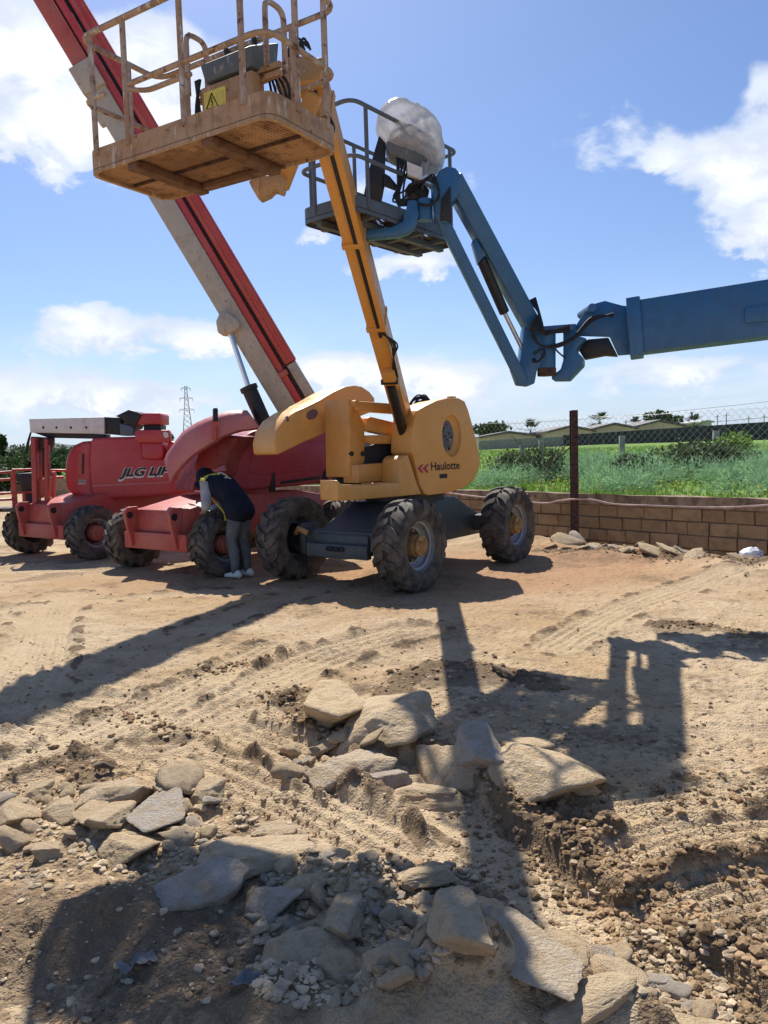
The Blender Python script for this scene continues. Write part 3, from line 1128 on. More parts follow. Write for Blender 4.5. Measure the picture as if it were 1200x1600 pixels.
def palm(px, ptop, Y, r, label, base_py=None):
    c = P(px, ptop, Y)
    z = float(field_z(np.array([c.x]), np.array([c.y]))[0])
    h = c.z - z - r * 0.35
    root = empty('palm_tree', (c.x, c.y, z))
    tag(root, label, 'palm tree')
    mb = MB()
    mb.tube([(0, 0, -0.3), (0.05, 0, h * 0.5), (0, 0, h)], [0.32, 0.24, 0.2], 8)
    mb.build('trunk', M['bark'], root)
    V, T = [], []
    for k in range(38):
        a = rng.uniform(0, 6.28)
        e0 = rng.uniform(-0.7, 1.3)
        L = r * rng.uniform(0.75, 1.1)
        d = np.array([math.cos(a), math.sin(a), 0])
        side = np.array([-math.sin(a), math.cos(a), 0])
        # stalk then fan of blades
        tip = np.array([0, 0, h]) + d * L * 0.45 * math.cos(e0) + np.array([0, 0, L * 0.45 * math.sin(e0)])
        V.append(np.stack([np.array([0, 0, h]) - side * 0.03, np.array([0, 0, h]) + side * 0.03, tip], 0))
        for j in range(11):
            b = (j / 10 - 0.5) * 2.3
            q = d * math.cos(b) + side * math.sin(b)
            e = tip + q * L * 0.6 * math.cos(e0) + np.array([0, 0, L * 0.6 * (math.sin(e0) - 0.25)])
            w = np.cross(q, [0, 0, 1]) * 0.07
            V.append(np.stack([tip - w * 0.5, e * 0.5 + tip * 0.5 + w, e], 0))
    v = np.concatenate(V)
    tinted('crown', v, np.arange(len(v)).reshape(-1, 3), rng.uniform(0, 1, len(v)), M['palm'], root)


palm(937, 652, 95, 1.9, 'tall fan palm rising behind the middle shed')
palm(829, 667, 92, 2.1, 'fan palm beside the small shed left of the rusty post')
palm(785, 670, 96, 1.9, 'smaller fan palm half hidden behind the leftmost shed')
palm(1085, 656, 92, 1.9, 'bushy fan palm right of the long shed, against the dark wall')
palm(993, 658, 110, 1.5, 'distant small palm above the roof of the long shed')
tree(1023, 654, 120, 5.6, 2.4, 'small dark round tree peeking over the long shed roof', n=500, leaf=0.3)
tree(1048, 657, 125, 5.4, 3.0, 'wide dark tree behind the right end of the long shed', n=600, leaf=0.3)
tree(760, 678, 110, 4.5, 4.0, 'grey green hedge tree at the far left of the sheds', n=700, leaf=0.3)

# far hills
def hills_mat():
    m, t, b = new_mat('hazy_hillside')
    co = t.new('ShaderNodeTexCoord').outputs['Object']
    n1 = t.noise(co, 0.012, 5, 0.6)
    n2 = t.noise(co, 0.06, 5, 0.6)
    c = t.mix(t.mapr(n1, 0.4, 0.6), (0.16, 0.19, 0.19), (0.24, 0.25, 0.22))
    c = t.mix(t.math('MULTIPLY', t.mapr(n2, 0.45, 0.7), 0.7), c, (0.09, 0.12, 0.11))
    t.link(c, b.inputs['Base Color'])
    b.inputs['Roughness'].default_value = 1
    b.inputs['Specular IOR Level'].default_value = 0
    return m


def build_hills():
    aa = np.radians(np.linspace(-60, 20, 240))
    dd = np.array([820, 900, 1000, 1120, 1250, 1400])
    A, D = np.meshgrid(aa, dd)
    prof = np.array([0, 0.45, 0.8, 1.0, 0.9, 0])
    deg = np.degrees(A)
    top = 20 * sstep(-2, -22, -(-deg) if False else deg) * (0.85 + 0.35 * fbm(deg * 0.22 + 4, deg * 0 + 2.0, 3, 3)) + 3.5
    z = prof[:, None] * top + 0.2
    x, y = np.sin(A) * D, np.cos(A) * D
    idx = np.arange(x.size).reshape(x.shape)
    f = np.stack([idx[:-1, :-1], idx[1:, :-1], idx[1:, 1:], idx[:-1, 1:]], -1).reshape(-1, 4)[:, ::-1]
    o = np_obj('hills', np.stack([x.ravel(), y.ravel(), z.ravel()], -1), f, hills_mat())
    tag(o, kind='structure')


build_hills()

# trees and land seen far left behind the red lifts
for i, (px, Y, h, rx, lb) in enumerate([
        (12, 150, 7.0, 6, 'bushy dark tree at the left edge under the tall pine'),
        (-28, 140, 6.5, 6, 'dark tree cut by the left edge of the view'),
        (55, 165, 6.6, 6, 'wide dark green tree left of the red jib posts'),
        (90, 170, 6.0, 5, 'dark green tree seen between the red jib posts'),
        (125, 175, 6, 5, 'dark tree behind the red hood numbered 600'),
        (264, 190, 10.5, 2.2, 'grey green tree top showing behind the open red hood')]):
    tree(px, 700, Y, h, rx, lb, group='dark trees far left', zg=-3.0, n=900, leaf=0.5)
tree(4, 690, 150, 8.8, 1.3, 'tall slim pine standing above the trees at the left edge', zg=-2.0, n=400, leaf=0.4, trunk=0.6, name='pine_tree')

for (px, py, Y, rx, rz, lb) in ((-12, 745, 36, 2.0, 1.15, 'dense green shrub at the left edge behind the red platform rails'), (22, 742, 40, 2.2, 1.0, 'grey green shrub behind the black cover of the red platform'), (48, 730, 46, 2.0, 1.6, 'dark shrub between the platform and the red jib posts'), (70, 735, 38, 1.6, 1.0, 'leafy shrub seen between the red jib posts'), (92, 735, 42, 1.8, 1.3, 'dark shrub just left of the hood numbered 600'), (118, 730, 48, 2.4, 1.4, 'dark shrub hidden mostly by the hood numbered 600')):
    bush(px, py, Y, rx, rz, lb, mat='tree', n=1300, size=0.10)

# ------------------------------------------------------------------ sheds and the dark boundary wall beyond the field
M['shed_wall'] = plain('shed_render', (0.95, 0.62, 0.42), 0.85, 0, 0.15, 0.8, 0.2)
M['shed_roof'] = plain('shed_roof', (0.16, 0.14, 0.13), 0.7, 0, 0.2, 0.8, 0.2)
M['dark_wall'] = plain('dark_netting_wall', (0.045, 0.050, 0.052), 0.9, 0, 0.25, 0.7, 0.3)
M['glass_dark'] = plain('dark_glass', (0.02, 0.022, 0.025), 0.15, 0, 0.2, 2, 0)
M['pale_wall'] = plain('pale_wall', (0.58, 0.55, 0.50), 0.85, 0, 0.12, 0.8, 0.2)


def shed(x0, x1, y_eave, y_peak, Y, label, wins, name='shed', cat='shed', roofmat='shed_roof', wallmat='shed_wall'):
    a, b = P(x0, y_eave, Y), P(x1, y_eave, Y)
    pk = P((x0 + x1) / 2, y_peak, Y).z
    z0 = min(float(field_z(np.array([a.x]), np.array([a.y]))[0]), 1.2) - 0.3
    root = empty(name, (a.x, a.y, z0))
    tag(root, label, cat, 'low sheds beyond the field' if name == 'shed' else None)
    dep = 8.0
    w, ze, zp = b.x - a.x, (a.z + b.z) / 2 - z0, pk - z0
    mb = MB().prism([(0, 0, 0), (w, 0, 0), (w, 0, ze), (w / 2, 0, zp), (0, 0, ze)], (0, dep, 0))
    mb.build('wall', M[wallmat], root)
    rf = MB()
    for s0, s1 in (((-0.3, ze - 0.05), (w / 2, zp + 0.06)), ((w / 2, zp + 0.06), (w + 0.3, ze - 0.05))):
        rf.prism([(s0[0], -0.35, s0[1]), (s1[0], -0.35, s1[1]), (s1[0], -0.35, s1[1] + 0.22), (s0[0], -0.35, s0[1] + 0.22)], (0, dep + 0.7, 0))
    rf.build('roof', M[roofmat], root)
    for (f0, f1, g0, g1) in wins:
        win = MB().box(w * f0, w * f1, -0.05, 0.1, ze * g0, ze * g1).build('window', M['glass_dark'], root)
        MB().box(w * f0 - 0.1, w * f1 + 0.1, -0.12, 0.05, ze * g0 - 0.12, ze * g0).build('sill', M['pale_wall'], win)
    return root


shed(752, 838, 683, 677, 88, 'leftmost low cream shed with shallow roof, between two palms', [(0.42, 0.58, 0.55, 0.8), (0.7, 0.82, 0.5, 0.75)])
shed(858, 926, 675, 668, 84, 'cream gabled shed right beside the rusty fence post', [(0.15, 0.32, 0.45, 0.7), (0.6, 0.75, 0.5, 0.72)])
shed(927, 993, 671, 664, 86, 'cream shed under the tall palm, second from the right', [(0.15, 0.35, 0.5, 0.75), (0.62, 0.78, 0.5, 0.75)])
shed(994, 1068, 667, 659, 90, 'long pale shed on the right with dark window boxes', [(0.1, 0.2, 0.55, 0.8), (0.35, 0.47, 0.5, 0.75), (0.7, 0.8, 0.55, 0.85)])
shed(1097, 1112, 660, 659, 120, 'tiny white hut standing behind the dark wall', [(0.3, 0.6, 0.6, 0.8)], 'hut', 'hut', 'pale_wall', 'pale_wall')


def far_wall(x0, x1, top0, top1, Y0, Y1, bot0, bot1, label, mat, n):
    a, b = P(x0, top0, Y0), P(x1, top1, Y1)
    c, d = P(x0, bot0, Y0), P(x1, bot1, Y1)
    root = empty('boundary_wall', (a.x, a.y, c.z - 0.5))
    tag(root, label, 'wall')
    for i in range(n):
        t0, t1 = i / n, (i + 1) / n - 0.004
        p0, p1 = a.lerp(b, t0), a.lerp(b, t1)
        q0, q1 = c.lerp(d, t0) - Vector((0, 0, 1.2)), c.lerp(d, t1) - Vector((0, 0, 1.2))
        MB().prism([q0, q1, p1, p0], (0, 0.25, 0)).build('panel', M[mat], root, world=True)
    return root


far_wall(880, 1215, 680, 658, 70, 58, 700, 683, 'long dark netted wall running across the back of the field', 'dark_wall', 14)
far_wall(748, 884, 689, 682, 74, 71, 707, 700, 'rough grey stone wall at the far left end of the field', 'concrete', 6)

# concrete posts of an old fence in the field
for (px, y0, y1, Y, lb) in ((845, 688, 713, 27, 'leaning grey concrete post left of the rusty post'), (971, 681, 705, 25, 'grey concrete post in the field right of the rusty post'), (1118, 673, 695, 24, 'rightmost grey concrete post beside the yellow green bush'), (815, 695, 708, 31, 'short far concrete post beside the thorny bush')):
    a = P(px, y0, Y)
    z = float(field_z(np.array([a.x]), np.array([a.y]))[0]) - 0.2
    o = MB().beam((0, 0, 0), (0.02, 0, a.z - z), 0.17, 0.15, (0, 1, 0)).build('concrete_post', M['concrete'], bevel=0.012)
    o.location = (a.x, a.y, z)
    tag(o, lb, 'post', 'old concrete posts in the field')

# thin poles on the skyline at the right
for (px, y0, Y, lb) in ((1121, 648, 120, 'thin lamp pole on the skyline left of a pair'), (1135, 646, 120, 'taller thin pole with a crossbar on the skyline'), (1170, 651, 115, 'short thin pole near the right end of the dark wall'), (978, 656, 100, 'thin mast above the long shed'), (1194, 648, 115, 'thin pole on the skyline at the right edge')):
    a = P(px, y0, Y)
    o = MB().tube([(0, 0, 0), (0, 0, a.z - 1.0)], 0.07, 6).beam((-0.4, 0, a.z - 1.3), (0.4, 0, a.z - 1.3), 0.06, 0.06).build('utility_pole', M['concrete'])
    o.location = (a.x, a.y, 1.0)
    tag(o, lb, 'pole', 'thin poles on the skyline')

# ------------------------------------------------------------------ lattice pylon and wires
M['steel_far'] = plain('galvanised_steel', (0.33, 0.36, 0.39), 0.6, 0.2, 0.1, 1, 0)


def build_pylon():
    Y = 420
    top = P(290, 603, Y)
    z0 = -3.0
    h = top.z - z0
    root = empty('lattice_pylon', (top.x, top.y, z0), 0.3)
    tag(root, 'grey lattice electricity pylon far away above the red lifts', 'pylon')

    def hw(z):
        t = z / h
        return 3.6 * (1 - t) ** 1.3 + 0.55

    for sx in (-1, 1):
        for sy in (-1, 1):
            MB().tube([(sx * hw(z), sy * hw(z), z) for z in np.linspace(0, h, 8)], 0.16, 4).build('leg', M['steel_far'], root)
    br = MB()
    zs = np.linspace(0, h, 15)
    for z, zn in zip(zs[:-1], zs[1:]):
        for (ax, bx) in (((-1, -1), (1, -1)), ((1, -1), (1, 1)), ((1, 1), (-1, 1)), ((-1, 1), (-1, -1))):
            br.tube([(ax[0] * hw(z), ax[1] * hw(z), z), (bx[0] * hw(zn), bx[1] * hw(zn), zn)], 0.08, 3)
            br.tube([(bx[0] * hw(z), bx[1] * hw(z), z), (ax[0] * hw(zn), ax[1] * hw(zn), zn)], 0.08, 3)
    br.build('bracing', M['steel_far'], root)
    for zf, w in ((0.97, 2.4), (0.84, 3.4), (0.69, 3.8)):
        for sx in (-1, 1):
            a = MB().tube([(0, 0, h * zf + 0.8), (sx * w, 0, h * zf)], 0.11, 4).tube([(0, 0, h * zf - 0.5), (sx * w, 0, h * zf)], 0.11, 4)
            arm = a.build('cross_arm', M['steel_far'], root)
            MB().tube([(sx * w, 0, h * zf), (sx * w, 0, h * zf - 1.6)], 0.12, 5).build('insulator', M['concrete'], arm)


build_pylon()
for i, (pa, pb, lb) in enumerate((((560, 668), (1330, 612), 'upper thin power line sloping across the sky behind the sheds'), ((560, 676), (1330, 640), 'lower thin power line crossing the sky behind the sheds'))):
    a, b = P(*pa, 260), P(*pb, 170)
    pts = [a.lerp(b, t) - Vector((0, 0, 2.2 * 4 * t * (1 - t))) for t in np.linspace(0, 1, 14)]
    o = MB().tube(pts, 0.045, 4).build('power_line', M['black'])
    tag(o, lb, 'power line', 'power lines')

# ------------------------------------------------------------------ block wall, fence, rusty post, hose
def block_mat():
    m, t, b = new_mat('weathered_limestone_block')
    oi = t.new('ShaderNodeObjectInfo').outputs['Random']
    co = t.vmath('ADD', t.new('ShaderNodeTexCoord').outputs['Object'], t.comb(t.math('MULTIPLY', oi, 31.0), oi, t.math('MULTIPLY', oi, 17.0)))
    n1 = t.noise(co, 5, 5, 0.62)
    n2 = t.noise(co, 32, 5, 0.65)
    base = t.mix(oi, (0.43, 0.305, 0.18), (0.32, 0.225, 0.135))
    c = t.mix(t.math('MULTIPLY', t.mapr(n1, 0.42, 0.68), 0.6), base, (0.20, 0.145, 0.095))
    c = t.mix(t.math('MULTIPLY', t.mapr(n2, 0.55, 0.75), 0.5), c, (0.38, 0.30, 0.21))
    t.link(c, b.inputs['Base Color'])
    b.inputs['Roughness'].default_value = 0.95
    b.inputs['Specular IOR Level'].default_value = 0.1
    t.link(t.bump(t.math('ADD', n1, n2), 0.6, 0.02), b.inputs['Normal'])
    return m


M['block'] = block_mat()
M['mortar'] = plain('old_mortar', (0.15, 0.11, 0.075), 0.95, 0, 0.35, 14, 0.5)
M['capping'] = plain('rough_capping', (0.27, 0.195, 0.125), 0.95, 0, 0.5, 7, 0.6)
M['rust'] = plain('rusted_steel', (0.085, 0.045, 0.035), 0.8, 0.2, 0.5, 18, 0.4)
M['wire'] = plain('galvanised_wire', (0.42, 0.43, 0.44), 0.5, 0.4, 0.2, 30, 0)
M['hose_pink'] = plain('pinkish_hose', (0.46, 0.33, 0.28), 0.6, 0, 0.25, 6, 0.1)


def build_wall():
    ang = math.atan2(WALL_D[1], WALL_D[0])
    root = empty('block_wall', (WALL_Q[0], WALL_Q[1], -0.45), ang)      # local x along wall, local y to the yard side is -n
    tag(root, 'low limestone block wall with a rough capping between yard and field', 'wall')
    rnd = random.Random(3)
    # local frame: x along, y = left of direction; field lies at local y negative or positive
    left = Vector((-WALL_D[1], WALL_D[0]))
    fy = 1.0 if left.dot(Vector(WALL_N)) > 0 else -1.0
    ch, n_course = 0.2, 5
    variants = []
    for k in range(7):
        L = 0.42
        mb = MB().box(0.006, L - 0.006, -0.10, 0.10, 0.006, ch - 0.006)
        me = mb.mesh('block', bevel=0.012, seg=1, mat=M['block'])
        for q in me.vertices:
            q.co += Vector((rnd.uniform(-1, 1) * 0.006, rnd.uniform(-1, 1) * 0.012, rnd.uniform(-1, 1) * 0.005))
        variants.append(me)
    count = 0
    for c in range(n_course):
        s = -10.2 + (0.21 if c % 2 else 0)
        while s < 13.5 and count < 290:
            if not (c == 0 and s > 5):
                o = bpy.data.objects.new('block', variants[rnd.randrange(7)])
                COL.objects.link(o)
                o.parent = root
                f = rnd.choice((1, 1, 1, 0.8, 1.12))
                o.scale = (f, 1, 1)
                o.location = (s, rnd.uniform(-0.008, 0.008), 0.02 + c * ch)
                s += 0.42 * f
                count += 1
            else:
                s += 0.42
    rest = MB()
    for c in range(n_course):
        s = 13.9
        while s < 60:
            rest.box(s, s + 0.41, -0.1 + rnd.uniform(-0.008, 0.008), 0.1, 0.02 + c * ch, 0.012 + (c + 1) * ch)
            s += 0.42
    o = rest.build('far_blocks', M['block'], root, bevel=0.0)
    o['kind'] = 'stuff'
    MB().box(-10.3, 60, -0.075, 0.075, -0.05, 1.02).build('mortar_core', M['mortar'], root)
    # rough capping strip
    xs = np.linspace(-10.3, 60, 200)
    cap = MB()
    vs, fs = [], []
    for i, x in enumerate(xs):
        j = rnd.uniform(-0.012, 0.012)
        vs += [(x, -0.115 + j, 1.02), (x, 0.115, 1.02), (x, 0.105, 1.19 + j), (x, -0.105 + j, 1.19 + rnd.uniform(-0.015, 0.012))]
    for i in range(len(xs) - 1):
        for k in range(4):
            fs.append((4 * i + k, 4 * i + (k + 1) % 4, 4 * i + 4 + (k + 1) % 4, 4 * i + 4 + k))
    cap.add(vs, fs).build('capping', M['capping'], root, smooth=False)

    # chain link fence standing on the wall
    fr = empty('chain_link_fence', (WALL_Q[0], WALL_Q[1], 0.74), ang)
    tag(fr, 'sagging chain link fence wire standing on the block wall', 'fence')
    s0, s1, hh, cell = -10.0, 16.0, 1.28, 0.115
    wire = MB()
    k0 = int((s0 - hh) / cell) - 1
    for k in range(k0, int(s1 / cell) + 1):
        for sg in (1, -1):
            xa = k * cell if sg > 0 else k * cell + hh
            p = []
            for z in (0.0, hh * 0.5, hh):
                x = xa + (z if sg > 0 else -z) * 1.0
                p.append((min(max(x, s0), s1), fy * 0.05 + 0.012 * math.sin(x * 1.7), z))
            if p[0][0] == p[2][0]:
                continue
            wire.tube(p, 0.0018, 3)
    o = wire.build('wire_mesh', M['wire'], fr, smooth=False)
    o['kind'] = 'stuff'
    for z in (hh,):
        MB().tube([(x, fy * 0.05, z - 0.03 * abs(math.sin(x * 1.3))) for x in np.linspace(s0, s1, 60)], 0.003, 4).build('tension_wire', M['wire'], fr)

    # rusty I-beam post on the yard side
    q = P(898, 838, 12.55)
    top = P(896, 641, 12.55)
    post = empty('rusty_post', (q.x, q.y, -0.45))
    tag(post, 'tall rusty steel post standing in front of the block wall', 'post')
    zt = top.z + 0.45
    MB().box(-0.055, 0.055, -0.06, -0.05, 0, zt).box(-0.055, 0.055, 0.05, 0.06, 0, zt - 0.003).build('flange', M['rust'], post)
    MB().box(-0.006, 0.006, -0.05, 0.05, 0, zt - 0.006).build('web', M['rust'], post)

    # hose hung along the wall
    pts = [P(*c) for c in ((690, 769, 15.2), (745, 776, 14.4), (843, 786, 13.1), (870, 783, 12.75), (896, 780, 12.42), (925, 781, 12.2), (960, 788, 11.9), (1010, 790, 11.5), (1060, 792, 11.2), (1110, 793, 10.9), (1160, 792, 10.5), (1230, 787, 10.0))]
    o = MB().tube(smooth_path(pts, 4), 0.016, 7).build('hose', M['hose_pink'])
    tag(o, 'pale pinkish hose strung along the block wall past the rusty post', 'hose')


build_wall()

# ------------------------------------------------------------------ machine helpers
class Frame:
    def __init__(s, x, y, ang, z=0.0):
        s.o = Vector((x, y, z))
        s.a = ang
        s.u = Vector((math.cos(ang), math.sin(ang), 0))
        s.v = Vector((-s.u.y, s.u.x, 0))

    def side(s, px, py, y):            # pixel on the vertical plane local y = const
        return PL(px, py, s.o + s.v * y, -s.v)

    def front(s, px, py, x):
        return PL(px, py, s.o + s.u * x, -s.u)

    def w(s, x, y, z):
        return s.o + s.u * x + s.v * y + Vector((0, 0, z))

    def loc(s, q):
        d = Vector(q) - s.o
        return Vector((d.dot(s.u), d.dot(s.v), d.z))


def zpx(pts, sc, ox, oy):              # coordinates read in an enlarged crop -> photograph pixels
    return [(ox + a / sc, oy + b / sc) for a, b in pts]


def side_prism(fr, px, y, thick, name, mat, parent, bevel=0.01, seg=2):
    pts = [fr.side(a, b, y) for a, b in px]
    return MB().prism(pts, fr.v * thick).build(name, mat, parent, world=True, bevel=bevel, seg=seg)


def depth_prism(px, Y, thick, name, mat, parent, bevel=0.01, seg=2, yaw=0.0, ref=None):
    """outline on a vertical plane through depth Y at pixel ref, turned by yaw"""
    ref = ref or px[0]
    p0 = P(*ref, Y)
    n = Vector((math.sin(yaw), -math.cos(yaw), 0))
    pts = [PL(a, b, p0, n) for a, b in px]
    return MB().prism(pts, -n * thick).build(name, mat, parent, world=True, bevel=bevel, seg=seg)


def boolean_cut(o, cutter):
    md = o.modifiers.new('cut', 'BOOLEAN')
    md.operation = 'DIFFERENCE'
    md.object = cutter
    md.solver = 'EXACT'
    bpy.context.view_layer.update()
    dg = bpy.context.evaluated_depsgraph_get()
    me = bpy.data.meshes.new_from_object(o.evaluated_get(dg))
    o.modifiers.clear()
    old = o.data
    o.data = me
    bpy.data.meshes.remove(old)
    me.polygons.foreach_set('use_smooth', [True] * len(me.polygons))
    me.set_sharp_from_angle(angle=math.radians(35))
    cm = cutter.data
    bpy.data.objects.remove(cutter)
    bpy.data.meshes.remove(cm)


def text_obj(txt, origin, ux, up, width, mat, parent, name='lettering', shear=0.0, bold=0.0, lift=0.003, height=None):
    cu = bpy.data.curves.new('t', 'FONT')
    cu.body = txt
    cu.size = 1.0
    cu.shear = shear
    cu.offset = bold
    cu.extrude = 0.0
    cu.resolution_u = 3
    tmp = bpy.data.objects.new('t', cu)
    COL.objects.link(tmp)
    bpy.context.view_layer.update()
    me = bpy.data.meshes.new_from_object(tmp.evaluated_get(bpy.context.evaluated_depsgraph_get()))
    bpy.data.objects.remove(tmp)
    bpy.data.curves.remove(cu)
    xs = [q.co.x for q in me.vertices]
    ys = [q.co.y for q in me.vertices]
    k = width / (max(xs) - min(xs))
    ky = k if height is None else height / (max(ys) - min(ys))
    ux, up = Vector(ux).normalized(), Vector(up).normalized()
    nn = ux.cross(up).normalized()
    Mi = root_matrix(parent).inverted()
    x0, y0 = min(xs), 0.0
    for q in me.vertices:
        q.co = Mi @ (Vector(origin) + ux * (q.co.x - x0) * k + up * (q.co.y - y0) * ky + nn * lift)
    me.name = name
    me.materials.clear()
    me.materials.append(mat)
    o = bpy.data.objects.new(name, me)
    COL.objects.link(o)
    o.parent = parent
    return o


# ------------------------------------------------------------------ wheels
def wheel_meshes(D, W, rim_r, hubmat, nl=17):
    R = D / 2
    I = Matrix.Identity(4)
    prof = [(rim_r, -W * 0.40), (rim_r + 0.03, -W * 0.47), (R * 0.72, -W * 0.50), (R * 0.88, -W * 0.485), (R - 0.045, -W * 0.43), (R - 0.032, -W * 0.2),
            (R - 0.030, 0), (R - 0.032, W * 0.2), (R - 0.045, W * 0.43), (R * 0.88, W * 0.485), (R * 0.72, W * 0.50), (rim_r + 0.03, W * 0.47), (rim_r, W * 0.40)]
    mb = MB().lathe(prof, 56, I)
    mb.f = mb.f[:-2]
    rnd = random.Random(5)
    for sgn in (-1, 1):
        for k in range(nl):
            t0 = 2 * math.pi * (k + (0.5 if sgn > 0 else 0)) / nl
            st = [(0.02, 0.0, R), (0.22, 0.05, R), (0.36, 0.12, R - 0.004), (0.46, 0.19, R - 0.014), (0.512, 0.23, R - 0.055), (0.515, 0.25, R - 0.095)]
            wd = 0.5 * math.pi / nl * 1.12
            vs = []
            jit = rnd.uniform(-0.006, 0.004)
            for (yy, sk, r) in st:
                for (da, rr) in ((-wd, r - 0.05), (-wd * 0.78, r + jit), (wd * 0.78, r + jit), (wd, r - 0.05)):
                    t = t0 + sk * 1.25 + da
                    vs.append((sgn * yy * W, rr * math.cos(t), rr * math.sin(t)))
            fs = []
            m = len(st)
            for i in range(m - 1):
                for j in range(3):
                    fs.append((i * 4 + j, i * 4 + j + 1, i * 4 + 5 + j, i * 4 + 4 + j))
            fs += [(0, 1, 2, 3), tuple((m - 1) * 4 + j for j in (3, 2, 1, 0))]
            mb.add(vs, fs)
    tyre = mb.mesh('tyre', mat=M['tyre'], angle=40)
    # rim: outer side is +X
    o = W * 0.42
    pr = [(rim_r + 0.022, o + 0.012), (rim_r + 0.022, o - 0.01), (rim_r, o - 0.012), (rim_r - 0.012, o - 0.05), (rim_r - 0.035, o - 0.06), (rim_r - 0.04, o - 0.10), (rim_r - 0.07, o - 0.13), (0.15, o - 0.15), (0.0, o - 0.15)]
    rim = MB().lathe([(rim_r + 0.022, -o)] + [(rim_r + 0.024, o + 0.010)] + pr, 48, I)
    rim.f = rim.f[:-2]
    rim = rim.mesh('rim', mat=M['rim'], angle=25)
    hb = MB().lathe([(0.125, o - 0.149), (0.125, o - 0.06), (0.115, o - 0.045), (0.115, o + 0.0), (0.095, o + 0.012), (0.06, o + 0.014), (0.055, o + 0.03), (0.0, o + 0.03)], 24, I)
    for k in range(8):
        t = 2 * math.pi * k / 8
        hb.cyl((o - 0.15, 0.165 * math.cos(t), 0.165 * math.sin(t)), (o - 0.115, 0.165 * math.cos(t), 0.165 * math.sin(t)), 0.016, 6)
    for k in range(5):
        t = 2 * math.pi * k / 5
        hb.cyl((o - 0.01, 0.085 * math.cos(t), 0.085 * math.sin(t)), (o + 0.022, 0.085 * math.cos(t), 0.085 * math.sin(t)), 0.012, 6)
    hub = hb.mesh('hub', mat=hubmat, angle=30)
    # inner drum / drive housing
    dr = MB().lathe([(0.17, -W * 0.38), (0.19, -W * 0.2), (0.19, W * 0.05), (0.1, W * 0.05)], 20, I).mesh('drive_housing', mat=M['black'])
    return tyre, rim, hub, dr


WH_Y = wheel_meshes(1.04, 0.37, 0.285, M['hub'])
WH_R = wheel_meshes(0.86, 0.34, 0.235, M['hub_red'], 16)


def place_wheel(meshes, parent, x, y, R, side, spin, steer=0.0):
    w = empty('wheel', (x, y, R - 0.012), 0, parent)
    w.rotation_euler = (0, 0, (math.pi / 2 if side > 0 else -math.pi / 2) + steer)
    for me in meshes:
        o = bpy.data.objects.new(me.name, me)
        COL.objects.link(o)
        o.parent = w
        o.rotation_euler = (spin, 0, 0)
    return w


def rails(parent, fr, L, W, z0, zs, r, mat, corner=0.12, n=6, skip=()):
    """rounded rail loops round a platform; fr = local frame at the platform centre (u long, v short)"""
    for z in zs:
        loop = fillet([fr.w(-L / 2, -W / 2, z0 + z), fr.w(L / 2, -W / 2, z0 + z), fr.w(L / 2, W / 2, z0 + z), fr.w(-L / 2, W / 2, z0 + z)], corner, 5, True)
        MB().tube(loop, r, 8, closed=True).build('rail', mat, parent, world=True)


